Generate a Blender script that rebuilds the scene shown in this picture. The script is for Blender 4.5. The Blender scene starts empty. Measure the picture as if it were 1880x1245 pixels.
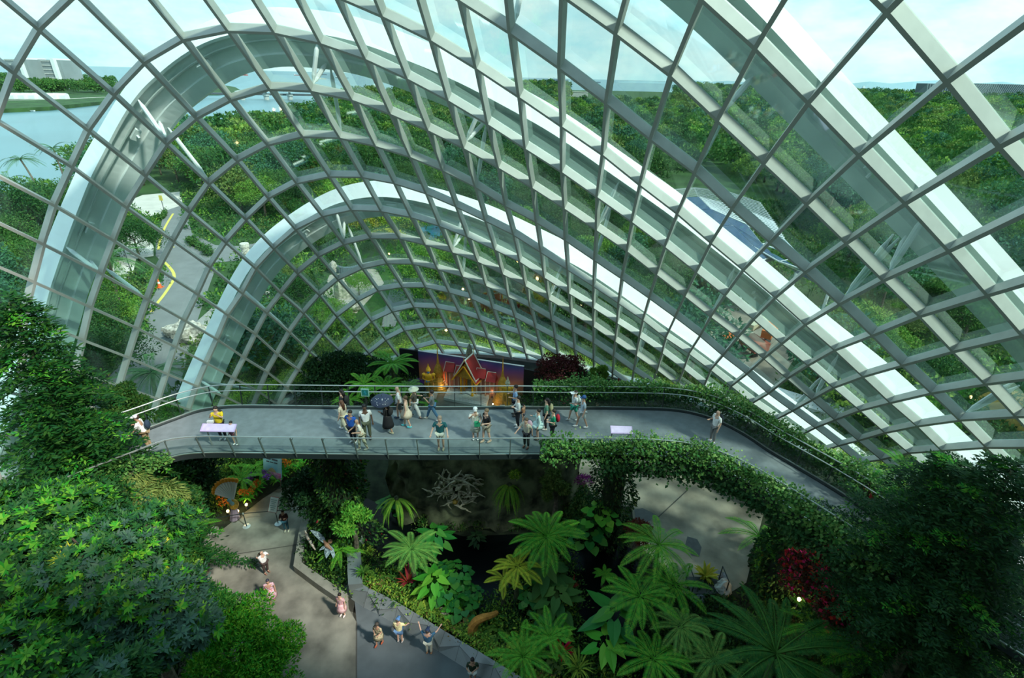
import bpy, math, random
import numpy as np
from mathutils import Vector, Matrix
from math import sin, cos, pi, radians

random.seed(7)
RNG = np.random.default_rng(7)
S = bpy.context.scene
COL = S.collection

# ---------------------------------------------------------------- camera
FPX, CX, CY = 950.0, 940.0, 622.5            # focal length and centre in the 1880 x 1245 frame
PITCH, ROLL = radians(26.9), radians(1.5)
EYE = Vector((0, 0, 23.5))
cam_d = bpy.data.cameras.new('camera'); cam = bpy.data.objects.new('camera', cam_d); COL.objects.link(cam)
cam_d.sensor_width = 36.0; cam_d.lens = 36.0 * FPX / 1880.0
cam_d.clip_start = 0.1; cam_d.clip_end = 30000
fwd = Vector((0, cos(PITCH), -sin(PITCH))); up0 = Vector((0, sin(PITCH), cos(PITCH))); rt0 = Vector((1, 0, 0))
cam_rt = rt0 * cos(ROLL) + up0 * sin(ROLL); cam_up = up0 * cos(ROLL) - rt0 * sin(ROLL)
M = Matrix((cam_rt, cam_up, -fwd)).transposed().to_4x4(); M.translation = EYE
cam.matrix_world = M
S.camera = cam

# ---------------------------------------------------------------- light
TO_SUN = Vector((0.62, -0.42, 0.74)).normalized()
sun_d = bpy.data.lights.new('sun', 'SUN'); sun_d.energy = 3.6; sun_d.angle = radians(4); sun_d.color = (1.0, 0.96, 0.88)
sun = bpy.data.objects.new('sun', sun_d); COL.objects.link(sun)
sun.rotation_euler = TO_SUN.to_track_quat('Z', 'Y').to_euler()
wd = bpy.data.worlds.new('sky'); S.world = wd; wd.use_nodes = True
wn = wd.node_tree; wn.nodes.clear()
def _n(t, **k):
    n = wn.nodes.new(t)
    for a, b in k.items(): setattr(n, a, b)
    return n
tc = _n('ShaderNodeTexCoord'); sep = _n('ShaderNodeSeparateXYZ'); wn.links.new(tc.outputs['Generated'], sep.inputs[0])
rmp = _n('ShaderNodeValToRGB'); wn.links.new(sep.outputs['Z'], rmp.inputs[0])
e = rmp.color_ramp.elements
e[0].position = 0.0; e[0].color = (0.56, 0.86, 0.95, 1); e[1].position = 0.75; e[1].color = (0.22, 0.50, 0.84, 1)
x = e.new(0.12); x.color = (0.52, 0.84, 0.96, 1)
x = e.new(0.35); x.color = (0.36, 0.68, 0.93, 1)
mp = _n('ShaderNodeMapping'); mp.inputs['Scale'].default_value = (1.2, 1.2, 3.2); wn.links.new(tc.outputs['Generated'], mp.inputs[0])
nz = _n('ShaderNodeTexNoise'); nz.inputs['Scale'].default_value = 3.0; nz.inputs['Detail'].default_value = 7; nz.inputs['Roughness'].default_value = .62
wn.links.new(mp.outputs[0], nz.inputs['Vector'])
cr = _n('ShaderNodeValToRGB'); cr.color_ramp.elements[0].position = .40; cr.color_ramp.elements[1].position = .64
wn.links.new(nz.outputs[0], cr.inputs[0])
mx = _n('ShaderNodeMix', data_type='RGBA'); wn.links.new(cr.outputs[0], mx.inputs[0]); wn.links.new(rmp.outputs[0], mx.inputs[6])
mx.inputs[7].default_value = (0.98, 1.05, 1.06, 1)
bg = _n('ShaderNodeBackground'); bg.inputs[1].default_value = 1.0; wn.links.new(mx.outputs[2], bg.inputs[0])
wo = _n('ShaderNodeOutputWorld'); wn.links.new(bg.outputs[0], wo.inputs[0])
S.view_settings.view_transform = 'Standard'; S.view_settings.look = 'None'
S.view_settings.gamma = 1.0; S.view_settings.use_curve_mapping = False
S.view_settings.exposure = 0.55
S.cycles.max_bounces = 8; S.cycles.transparent_max_bounces = 16; S.cycles.diffuse_bounces = 3
S.cycles.glossy_bounces = 2; S.cycles.transmission_bounces = 4
S.cycles.caustics_reflective = False; S.cycles.caustics_refractive = False

# ---------------------------------------------------------------- photo geometry
def ray(u, v):
    return (cam_rt * ((u - CX) / FPX) - cam_up * ((v - CY) / FPX) + fwd)
def G(u, v, z=0.0):
    "the place at height z that the photograph shows at pixel u, v"
    d = ray(u, v); t = (z - EYE.z) / d.z
    return EYE + d * t
def GD(u, v, depth):
    d = ray(u, v); return EYE + d * depth

# ---------------------------------------------------------------- helpers
MATS = {}
def mat(name, color, rough=.7, metal=0.0, var=0.0, scale=4.0, spec=.4, emit=None, bump=0.0, color2=None, island=0.0, trans=0.0, coat=0.0, detail=4):
    "procedural material: noise-varied colour, optional per-leaf variation, bump"
    if name in MATS: return MATS[name]
    m = bpy.data.materials.new(name); m.use_nodes = True; nt = m.node_tree; nt.nodes.clear()
    N = lambda t: nt.nodes.new(t); L = nt.links.new
    out = N('ShaderNodeOutputMaterial'); b = N('ShaderNodeBsdfPrincipled')
    b.inputs['Roughness'].default_value = rough; b.inputs['Metallic'].default_value = metal
    b.inputs['Specular IOR Level'].default_value = spec
    c = (*color, 1)
    src = None
    if color2 is None: color2 = tuple(min(1, k * (1 + var)) for k in color); lo = tuple(k * (1 - var) for k in color)
    else: lo = color
    if var > 0 or color2 != color:
        t = N('ShaderNodeTexCoord'); n = N('ShaderNodeTexNoise'); n.inputs['Scale'].default_value = scale; n.inputs['Detail'].default_value = detail
        L(t.outputs['Object'], n.inputs['Vector'])
        r = N('ShaderNodeValToRGB'); r.color_ramp.elements[0].position = .35; r.color_ramp.elements[1].position = .65
        r.color_ramp.elements[0].color = (*lo, 1); r.color_ramp.elements[1].color = (*color2, 1)
        L(n.outputs[0], r.inputs[0]); src = r.outputs[0]
        if bump:
            bp = N('ShaderNodeBump'); bp.inputs['Strength'].default_value = bump; bp.inputs['Distance'].default_value = .03
            L(n.outputs[0], bp.inputs['Height']); L(bp.outputs[0], b.inputs['Normal'])
    if island:
        g = N('ShaderNodeNewGeometry'); oi = N('ShaderNodeObjectInfo')
        ad = N('ShaderNodeMath'); ad.operation = 'MULTIPLY_ADD'; ad.inputs[1].default_value = .6
        L(g.outputs['Random Per Island'], ad.inputs[0])
        mu = N('ShaderNodeMath'); mu.operation = 'MULTIPLY'; mu.inputs[1].default_value = .4; L(oi.outputs['Random'], mu.inputs[0]); L(mu.outputs[0], ad.inputs[2])
        hs = N('ShaderNodeHueSaturation')
        mr = N('ShaderNodeMapRange'); mr.inputs[3].default_value = 1 - island; mr.inputs[4].default_value = 1 + island; L(ad.outputs[0], mr.inputs[0])
        L(mr.outputs[0], hs.inputs['Value'])
        mh = N('ShaderNodeMapRange'); mh.inputs[3].default_value = .5 + .035; mh.inputs[4].default_value = .5 - .03; L(g.outputs['Random Per Island'], mh.inputs[0]); L(mh.outputs[0], hs.inputs['Hue'])
        if src: L(src, hs.inputs['Color'])
        else: hs.inputs['Color'].default_value = c
        src = hs.outputs[0]
    if src: L(src, b.inputs['Base Color'])
    else: b.inputs['Base Color'].default_value = c
    if emit: b.inputs['Emission Color'].default_value = (*emit[:3], 1); b.inputs['Emission Strength'].default_value = emit[3]
    sh = b.outputs[0]
    if trans:
        tr = N('ShaderNodeBsdfTranslucent'); ms = N('ShaderNodeMixShader'); ms.inputs[0].default_value = trans
        if src: L(src, tr.inputs[0])
        else: tr.inputs[0].default_value = c
        L(sh, ms.inputs[1]); L(tr.outputs[0], ms.inputs[2]); sh = ms.outputs[0]
    L(sh, out.inputs[0]); MATS[name] = m
    return m

def arr_mesh(name, V, F):
    "mesh from numpy vertices and one or several face arrays of equal length rows"
    V = np.asarray(V, dtype=np.float32)
    if isinstance(F, np.ndarray): F = [F]
    F = [np.asarray(f, dtype=np.int32) for f in F if len(f)]
    me = bpy.data.meshes.new(name); me.vertices.add(len(V)); me.vertices.foreach_set('co', V.ravel())
    tot = np.concatenate([np.full(len(f), f.shape[1], np.int32) for f in F]); lv = np.concatenate([f.ravel() for f in F])
    me.loops.add(len(lv)); me.loops.foreach_set('vertex_index', lv)
    me.polygons.add(len(tot)); st = np.concatenate([[0], np.cumsum(tot)[:-1]]).astype(np.int32)
    me.polygons.foreach_set('loop_start', st); me.polygons.foreach_set('loop_total', tot)
    me.update(calc_edges=True)
    return me

class MB:
    "collects shapes for one mesh"
    def __init__(s): s.v = []; s.f = []; s.m = []; s.mats = []; s.cur = 0
    def use(s, m):
        if m not in s.mats: s.mats.append(m)
        s.cur = s.mats.index(m); return s
    def add(s, vs, fs):
        b = len(s.v); s.v += [tuple(x) for x in vs]; s.f += [tuple(b + i for i in q) for q in fs]; s.m += [s.cur] * len(fs)
    def frame_box(s, c, X, Y, Z):
        c = Vector(c); vs = [c + X * a + Y * b + Z * d for d in (-1, 1) for b in (-1, 1) for a in (-1, 1)]
        s.add(vs, [(0, 2, 3, 1), (4, 5, 7, 6), (0, 1, 5, 4), (2, 6, 7, 3), (0, 4, 6, 2), (1, 3, 7, 5)])
    def box(s, x0, x1, y0, y1, z0, z1):
        s.frame_box(((x0 + x1) / 2, (y0 + y1) / 2, (z0 + z1) / 2), Vector(((x1 - x0) / 2, 0, 0)), Vector((0, (y1 - y0) / 2, 0)), Vector((0, 0, (z1 - z0) / 2)))
    def bar(s, a, b, w, d, nrm, off=0.0):
        "box beam from a to b, width w across, depth d along nrm starting at off"
        a = Vector(a); b = Vector(b); t = b - a
        if t.length < 1e-5: return
        n = (nrm - t * (nrm.dot(t) / t.length_squared)).normalized(); x = t.normalized().cross(n)
        s.frame_box((a + b) / 2 + n * (off + d / 2), t / 2, x * w / 2, n * d / 2)
    def sweep(s, pts, sec, frames, cap=True, close=False):
        "sec: list of (x, y); frames: list of (X, Y) vectors"
        n = len(sec); vs = []
        for p, (X, Y) in zip(pts, frames): vs += [Vector(p) + X * q[0] + Y * q[1] for q in sec]
        fs = []
        m = len(pts)
        for i in range(m if close else m - 1):
            j = (i + 1) % m
            for k in range(n): fs.append((i * n + k, i * n + (k + 1) % n, j * n + (k + 1) % n, j * n + k))
        if cap and not close: fs.append(tuple(range(n))[::-1]); fs.append(tuple((m - 1) * n + k for k in range(n)))
        s.add(vs, fs)
    def tube(s, pts, r, n=8, cap=True, close=False):
        pts = [Vector(p) for p in pts]; m = len(pts)
        rs = r if isinstance(r, (list, tuple)) else [r] * m
        fr = []; prev = None
        for i in range(m):
            t = (pts[min(i + 1, m - 1)] - pts[max(i - 1, 0)])
            if t.length < 1e-7: t = Vector((0, 0, 1))
            t.normalize()
            if prev is None: prev = t.orthogonal().normalized()
            X = (prev - t * prev.dot(t))
            X = X.normalized() if X.length > 1e-6 else t.orthogonal().normalized(); prev = X
            fr.append((X * rs[i], t.cross(X) * rs[i]))
        s.sweep(pts, [(cos(2 * pi * k / n), sin(2 * pi * k / n)) for k in range(n)], fr, cap, close)
    def lathe(s, prof, n=16, c=(0, 0, 0)):
        vs = []; c = Vector(c); m = len(prof)
        for r, z in prof: vs += [c + Vector((r * cos(2 * pi * k / n), r * sin(2 * pi * k / n), z)) for k in range(n)]
        fs = [(i * n + k, i * n + (k + 1) % n, (i + 1) * n + (k + 1) % n, (i + 1) * n + k) for i in range(m - 1) for k in range(n)]
        fs.append(tuple(range(n))[::-1]); fs.append(tuple((m - 1) * n + k for k in range(n)))
        s.add(vs, fs)
    def poly(s, pts, th=0.0):
        pts = [Vector(p) for p in pts]; n = len(pts)
        if th == 0: s.add(pts, [tuple(range(n))]); return
        lo = [p - Vector((0, 0, th)) for p in pts]
        s.add(pts + lo, [tuple(range(n)), tuple(range(n, 2 * n))[::-1]] + [(k, n + k, n + (k + 1) % n, (k + 1) % n) for k in range(n)])
    def ball(s, c, r, n=10, m=7, sc=(1, 1, 1)):
        pr = [(sin(pi * i / m) * r, -cos(pi * i / m) * r) for i in range(1, m)]
        vs = []; c = Vector(c)
        for q, z in pr: vs += [c + Vector((q * cos(2 * pi * k / n) * sc[0], q * sin(2 * pi * k / n) * sc[1], z * sc[2])) for k in range(n)]
        fs = [(i * n + k, i * n + (k + 1) % n, (i + 1) * n + (k + 1) % n, (i + 1) * n + k) for i in range(m - 2) for k in range(n)]
        b = len(vs); vs += [c - Vector((0, 0, r * sc[2])), c + Vector((0, 0, r * sc[2]))]
        fs += [(b, (k + 1) % n, k) for k in range(n)] + [(b + 1, (m - 2) * n + k, (m - 2) * n + (k + 1) % n) for k in range(n)]
        s.add(vs, fs)
    def build(s, name, m=None, parent=None, smooth=False, **kw):
        me = bpy.data.meshes.new(name); me.from_pydata(s.v, [], s.f)
        ms = s.mats if s.mats else [m]
        for q in ms: me.materials.append(q)
        if len(ms) > 1: me.polygons.foreach_set('material_index', s.m)
        if smooth: me.polygons.foreach_set('use_smooth', [True] * len(s.f))
        me.update()
        return obj(name, me, None, parent, **kw)

def obj(name, me, m=None, parent=None, loc=None, rz=0, label=None, cat=None, group=None, kind=None, scale=None):
    o = bpy.data.objects.new(name, me); COL.objects.link(o)
    if m is not None and me is not None: me.materials.append(m)
    if parent: o.parent = parent
    if loc is not None: o.location = loc
    if rz: o.rotation_euler = (0, 0, rz)
    if scale is not None: o.scale = (scale,) * 3 if isinstance(scale, (int, float)) else scale
    if label: o['label'] = label
    if cat: o['category'] = cat
    if group: o['group'] = group
    if kind: o['kind'] = kind
    return o
def empty(name, loc=(0, 0, 0), rz=0, **k):
    o = obj(name, None, None, None, loc, rz, **k); o.empty_display_size = .2; return o
KIDS = {}
def dup(o, loc=None, rz=None, scale=None, label=None, group=None, parent=None):
    c = o.copy(); COL.objects.link(c)
    if parent is not None: c.parent = parent
    if loc is not None: c.location = loc
    if rz is not None: c.rotation_euler = (0, 0, rz)
    if scale is not None: c.scale = (scale,) * 3 if isinstance(scale, (int, float)) else scale
    if label: c['label'] = label
    if group: c['group'] = group
    if o.name not in KIDS: KIDS[o.name] = [k.name for k in bpy.data.objects if k.parent == o]
    for k in KIDS[o.name]: dup(bpy.data.objects[k], parent=c)
    return c

ROWS = {
 -5: [(18,[(1646,-2),(1756,127),(1852,247),(1945,350)])],
 -4: [(16,[(1300,-22),(1399,69),(1497,170),(1590,267),(1675,356),(1755,444),(1826,526),(1890,600)])],
 -3: [(14,[(1040,-27),(1140,45),(1240,122),(1327,205),(1412,285),(1491,360),(1564,432),(1632,501),(1699,567),(1760,632),(1820,692),(1876,752)])],
 -2: [(12,[(850,-15),(943,45),(1034,110),(1120,175),(1202,242),(1283,304),(1352,370),(1422,432),(1487,487),(1550,546),(1610,604),(1665,659),(1719,710),(1771,760),(1820,810),(1868,855)])],
 -1: [(1,[(-12,215),(21,125),(69,44),(138,-22)]),(9,[(620,-22),(707,16),(796,60),(880,112),(959,165),(1037,219),(1112,271),(1181,327),(1250,380),(1312,434),(1372,484),(1431,535),(1486,585),(1540,632),(1592,681),(1642,729),(1692,772),(1737,817),(1785,857)])],
 0: [(-3,[(38,577),(54,514),(72,444),(94,372),(127,300),(159,232),(207,165),(264,105),(337,62),(421,45),(507,48),(592,67),(675,96),(752,132),(827,172),(900,216),(969,261),(1036,304),(1101,350),(1165,396),(1226,442),(1284,489),(1337,532),(1390,576),(1442,621),(1490,661),(1537,702),(1586,744),(1632,785),(1676,822),(1719,862)])],
 1: [(-4,[(133,682),(146,622),(160,561),(181,499),(204,437),(228,375),(264,316),(304,256),(360,208),(424,174),(497,153),(574,156),(649,172),(720,198),(789,228),(855,261),(919,297),(981,334),(1040,372),(1099,412),(1156,451),(1210,494),(1262,534),(1310,572),(1360,610),(1408,649),(1451,686),(1497,725),(1539,762),(1582,800),(1624,835),(1664,870)])],
 2: [(-5,[(204,755),(214,706),(230,654),(247,600),(266,546),(287,490),(315,437),(345,383),(382,330),(435,287),(492,257),(557,241),(626,243),(692,258),(756,278),(816,303),(876,333),(931,368),(988,398),(1041,431),(1095,468),(1145,502),(1196,538),(1244,573),(1290,608),(1332,644),(1376,678),(1416,714),(1460,746),(1502,777),(1545,810),(1582,841),(1620,874)])],
 3: [(-5,[(272,775),(286,731),(301,684),(317,634),(335,585),(359,536),(382,485),(412,439),(450,396),(492,356),(545,328),(606,315),(667,316),(726,327),(785,346),(840,370),(894,396),(946,422),(996,454),(1045,486),(1093,517),(1139,548),(1184,579),(1226,612),(1269,641),(1309,671),(1347,701),(1386,732),(1430,762),(1469,794),(1504,824),(1550,852)])],
 4: [(-4,[(342,750),(357,707),(375,664),(395,620),(414,574),(442,534),(467,487),(501,450),(542,414),(592,389),(646,377),(701,379),(756,390),(809,406),(860,426),(911,450),(957,472),(1002,501),(1047,530),(1092,557),(1136,585),(1177,611),(1219,640),(1259,670),(1297,700),(1332,727),(1370,755),(1400,781)])],
 5: [(-3,[(409,726),(426,692),(445,654),(466,610),(487,570),(514,534),(545,496),(584,464),(631,441),(681,429),(735,430),(782,441),(832,455),(879,472),(925,495),(967,517),(1010,542),(1051,567),(1092,592),(1132,619),(1171,645),(1210,672),(1247,700),(1284,724)])],
 6: [(-2,[(472,717),(487,680),(506,647),(529,606),(555,570),(585,536),(620,507),(665,486),(711,476),(759,477),(805,487),(851,500),(894,517),(935,537),(976,557),(1015,580),(1054,601),(1092,622),(1129,647),(1166,674),(1201,698)])],
 7: [(-2,[(508,742),(524,709),(545,675),(565,641),(590,609),(617,576),(655,547),(694,527),(739,520),(782,520),(826,530),(867,541),(906,559),(947,575),(985,595),(1021,614),(1057,634),(1092,654),(1127,679),(1161,702)])],
 8: [(-1,[(554,738),(575,700),(596,667),(621,640),(649,612),(681,584),(720,566),(760,557),(804,559),(844,567),(882,580),(919,595),(956,607),(992,625),(1026,646),(1060,665),(1092,682)])],
 9: [(2,[(645,665),(676,644),(707,619),(742,601),(782,594),(821,595),(860,602),(896,614),(930,626),(966,642),(999,657),(1029,670)])],
 10: [(4,[(732,652),(764,634),(801,624),(841,629),(874,635),(909,644),(940,651)])],
}

# ---------------------------------------------------------------- the glass shell (surface recovered from the lattice in the photo)
EC = np.array([34.05526, 23.93968, -68.04464]); EA = np.array([47.52205, 28.51718, 118.48533])
_c, _s = cos(2.11879), sin(2.11879); _Rz = np.array([[_c, _s, 0], [-_s, _c, 0], [0, 0, 1]])
_c, _s = cos(-0.47322), sin(-0.47322); _Rx = np.array([[1, 0, 0], [0, _c, _s], [0, -_s, _c]])
EM = _Rx @ _Rz
def shell(u, v, off=0.0):
    d = np.array(ray(u, v)); a = EA + off
    D = (EM @ d) / a; O = (EM @ (np.array(EYE) - EC)) / a
    A = D @ D; B = D @ O; Cc = O @ O - 1; q = max(B * B - A * Cc, 1e-6)
    return Vector(np.array(EYE) + d * ((-B + math.sqrt(q)) / A))
def snormal(P):
    q = EM @ (np.array(P) - EC); return Vector(EM.T @ (q / EA ** 2)).normalized()
def sproject(P, off=0.0):
    q = EM @ (np.array(P) - EC); k = math.sqrt(((q / (EA + off)) ** 2).sum()); return Vector(EC + EM.T @ (q / k))
NODE = {}
for i, segs in ROWS.items():
    for j0, pts in segs:
        for k, p in enumerate(pts): NODE[(i, j0 + k)] = shell(*p)
IR, JR = range(-8, 14), range(-9, 32)
for it in range(8):
    new = {}
    for i in IR:
        for j in JR:
            if (i, j) in NODE: continue
            c = []
            for di, dj in ((1, 0), (-1, 0), (0, 1), (0, -1)):
                q = [NODE.get((i + di * k, j + dj * k)) for k in (1, 2, 3)]
                if all(x is not None for x in q): c.append(q[0] * 2.25 - q[1] * 1.5 + q[2] * .25)
                elif q[0] is not None and q[1] is not None: c.append(q[0] * 2 - q[1])
            if len(c) >= (1 if it < 3 else 2):
                P = sum(c, Vector()) / len(c)
                if P.z > -3 and P.z < 36 and P.y > -6: new[(i, j)] = sproject(P)
    NODE.update(new)
NRM = {k: snormal(P) for k, P in NODE.items()}
def zbase(P): return min(2.0, max(0.5, 2.0 + (P.x + 8) * 0.15))
def fb(P): return P.z - zbase(P)
steel = mat('shell_steel', (0.46, 0.48, 0.43), rough=.45, var=.06, scale=2.0, spec=.5)
WID, DEP = 0.115, 0.36
ceiling = empty('ceiling', (0, 20, 0), kind='structure')
def strut(mb, ka, kb):
    a, b = NODE[ka], NODE[kb]; fa, fb_ = fb(a), fb(b)
    if fa < 0 and fb_ < 0: return
    if fa < 0: a = b + (a - b) * (fb_ / (fb_ - fa))
    elif fb_ < 0: b = a + (b - a) * (fa / (fa - fb_))
    n = (NRM[ka] + NRM[kb]).normalized(); a = Vector(a); b = Vector(b); t = (b - a)
    l = ORG
    mb.bar(a - l, b - l, WID, DEP, -n, 0.0)
    mb.bar(a - l, b - l, WID * .45, .07, n, 0.0)
ORG = Vector((0, 20, 0))
for i in IR:
    mb = MB()
    for j in JR:
        if (i, j) in NODE and (i, j + 1) in NODE: strut(mb, (i, j), (i, j + 1))
    if mb.v: mb.build('hoop_rib', steel, ceiling)
for j in JR:
    mb = MB()
    for i in IR:
        if (i, j) in NODE and (i + 1, j) in NODE: strut(mb, (i, j), (i + 1, j))
    if mb.v: mb.build('meridian_rib', steel, ceiling)
# glass
gm = bpy.data.materials.new('shell_glass'); gm.use_nodes = True; nt = gm.node_tree; nt.nodes.clear()
_tr = nt.nodes.new('ShaderNodeBsdfTransparent'); _tr.inputs[0].default_value = (0.72, 0.93, 0.87, 1)
_gl = nt.nodes.new('ShaderNodeBsdfGlossy'); _gl.inputs['Roughness'].default_value = .04; _gl.inputs[0].default_value = (.8, 1, .95, 1)
_fr = nt.nodes.new('ShaderNodeLayerWeight'); _fr.inputs[0].default_value = .25
_mr = nt.nodes.new('ShaderNodeMapRange'); _mr.inputs[3].default_value = .02; _mr.inputs[4].default_value = .35
_dn = nt.nodes.new('ShaderNodeBsdfDiffuse'); _dn.inputs[0].default_value = (.7, .95, .88, 1)
_tc = nt.nodes.new('ShaderNodeTexCoord'); _mp = nt.nodes.new('ShaderNodeMapping'); _mp.inputs['Scale'].default_value = (1.4, 1.4, .25)
_ns = nt.nodes.new('ShaderNodeTexNoise'); _ns.inputs['Scale'].default_value = .9; _ns.inputs['Detail'].default_value = 3
_m2 = nt.nodes.new('ShaderNodeMapRange'); _m2.inputs[1].default_value = .42; _m2.inputs[2].default_value = .8; _m2.inputs[3].default_value = .008; _m2.inputs[4].default_value = .09  # reflected haze smears painted into the panes as pale diffuse streaks
_s1 = nt.nodes.new('ShaderNodeMixShader'); _s2 = nt.nodes.new('ShaderNodeMixShader'); _o = nt.nodes.new('ShaderNodeOutputMaterial')
L = nt.links.new
L(_fr.outputs['Fresnel'], _mr.inputs[0]); L(_mr.outputs[0], _s1.inputs[0]); L(_tr.outputs[0], _s1.inputs[1]); L(_gl.outputs[0], _s1.inputs[2])
L(_tc.outputs['Object'], _mp.inputs[0]); L(_mp.outputs[0], _ns.inputs[0]); L(_ns.outputs[0], _m2.inputs[0]); L(_m2.outputs[0], _s2.inputs[0])
L(_s1.outputs[0], _s2.inputs[1]); L(_dn.outputs[0], _s2.inputs[2]); L(_s2.outputs[0], _o.inputs[0])
def clip(poly):
    out = []
    for k in range(len(poly)):
        a, b = poly[k], poly[(k + 1) % len(poly)]; fa, f2 = fb(a), fb(b)
        if fa >= 0: out.append(a)
        if (fa >= 0) != (f2 >= 0): out.append(a + (b - a) * (fa / (fa - f2)))
    return out
panes = []
for i in IR:
    for j in JR:
        q = [(i, j), (i, j + 1), (i + 1, j + 1), (i + 1, j)]
        if all(k in NODE for k in q):
            P = clip([NODE[k] for k in q])
            if len(P) >= 3:
                n = NRM[q[0]]; P = [p + n * .03 - ORG for p in P]
                c = sum(P, Vector()) / len(P) + ORG; d = (c - EYE); w = d.dot(fwd)
                uu = d.dot(cam_rt) / w * FPX + CX if w > 0 else -999; vv = CY - d.dot(cam_up) / w * FPX if w > 0 else -999
                vis = 0 < uu < 1880 and 0 < vv < 900
                panes.append((d.length if vis else 1e3 + d.length, P))
panes.sort(key=lambda t: t[0])
rest = MB()
for k, (dd, P) in enumerate(panes):
    if k < 100:
        m1 = MB(); m1.add(P, [tuple(range(len(P)))]); m1.build('pane', gm, ceiling)
    else: rest.add(P, [tuple(range(len(P)))])
rest.build('glazing', gm, ceiling, kind='stuff')
# ring beam along the foot of the shell, with the curb wall under it
ring = []
for k in range(97):
    a = radians(-25) + radians(230) * k / 96
    o = Vector((2, 12, 0)); dd = Vector((cos(a), sin(a), 0)); lo, hi = 1.0, 80.0
    for _ in range(40):
        mid = (lo + hi) / 2; P = o + dd * mid; P.z = zbase(P)
        q = EM @ (np.array(P) - EC)
        if ((q / EA) ** 2).sum() < 1: lo = mid
        else: hi = mid
    P = o + dd * lo; P.z = zbase(P)
    if P.y > -4: ring.append(P)
_fr2 = []
for k in range(len(ring)):
    t = (ring[min(k + 1, len(ring) - 1)] - ring[max(k - 1, 0)]); t.z = 0; t.normalize()
    _fr2.append((Vector((t.y, -t.x, 0)), Vector((0, 0, 1))))
mb = MB(); mb.sweep(ring, [(-.35, -.22), (.45, -.22), (.45, .06), (-.35, .06)], _fr2); mb.build('trim_1', mat('ring_steel', (.36, .40, .38), rough=.5, var=.08), kind='structure')
cw = MB(); lowp = [Vector((p.x, p.y, 0)) for p in ring]
vs = []
for p, (X, Y) in zip(ring, _fr2): vs += [p + X * -.28 - Y * .2, Vector((p.x, p.y, -.3)) + X * -.28, Vector((p.x, p.y, -.3)) + X * .3, p + X * .3 - Y * .2]
cw.add(vs, [(4 * k + a, 4 * k + (a + 1) % 4, 4 * k + 4 + (a + 1) % 4, 4 * k + 4 + a) for k in range(len(ring) - 1) for a in range(4)])
cw.build('wall_curb', mat('curb_paint', (.10, .15, .14), rough=.6, var=.15, scale=1.5), kind='structure')

# ---------------------------------------------------------------- outer arches
white = mat('arch_white', (0.86, 0.87, 0.86), rough=.4, var=.02, scale=.8)
shade = mat('arch_grey', (0.48, 0.52, 0.50), rough=.5, var=.05, scale=.6)
def spline(P, m):
    out = []; n = len(P)
    for i in range(n - 1):
        p0, p1, p2, p3 = P[max(i - 1, 0)], P[i], P[i + 1], P[min(i + 2, n - 1)]
        for k in range(m):
            t = k / m
            out.append((p1 * 2 + (p2 - p0) * t + (p0 * 2 - p1 * 5 + p2 * 4 - p3) * t * t + (p1 * 3 - p0 - p2 * 3 + p3) * t ** 3) * .5)
    out.append(P[-1]); return out
ARCHES = {
 'inner': [(331, 790), (352, 728), (378, 665), (406, 600), (434, 535), (460, 490), (495, 450), (542, 415), (592, 383), (632, 369), (670, 362), (700, 361), (742, 364), (792, 375), (842, 390), (892, 407), (940, 430), (992, 455), (1040, 478), (1090, 506), (1137, 539), (1182, 572), (1230, 605), (1275, 637), (1315, 667), (1355, 697), (1402, 732), (1440, 760)],
 'middle': [(62, 640), (80, 587), (85, 550), (100, 505), (115, 460), (132, 412), (150, 367), (167, 322), (180, 300), (205, 250), (232, 200), (262, 160), (287, 140), (317, 112), (360, 85), (400, 67), (470, 54), (507, 54), (597, 62), (670, 80), (745, 110), (820, 140), (880, 170), (940, 203), (975, 222), (1032, 255), (1115, 315), (1172, 354), (1240, 401), (1300, 450), (1357, 495), (1410, 537), (1467, 590), (1515, 630), (1577, 678), (1628, 720), (1675, 765), (1722, 808), (1762, 845)],
 'outer': [(1085, -250), (1180, -170), (1290, -75), (1398, 28), (1503, 148), (1593, 243), (1672, 328), (1765, 430), (1842, 515), (1900, 580), (1970, 660), (2040, 745)],
}
BR = {'inner': [(0.20, (620, 441)), (0.20, (665, 486)), (0.56, (834, 455)), (0.56, (855, 500)), (0.70, (1012, 542)), (0.70, (1020, 575)), (0.86, (1171, 645)), (0.86, (1180, 690))],
      'middle': [], 'outer': []}
ARCH_OBJ = {}
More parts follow.
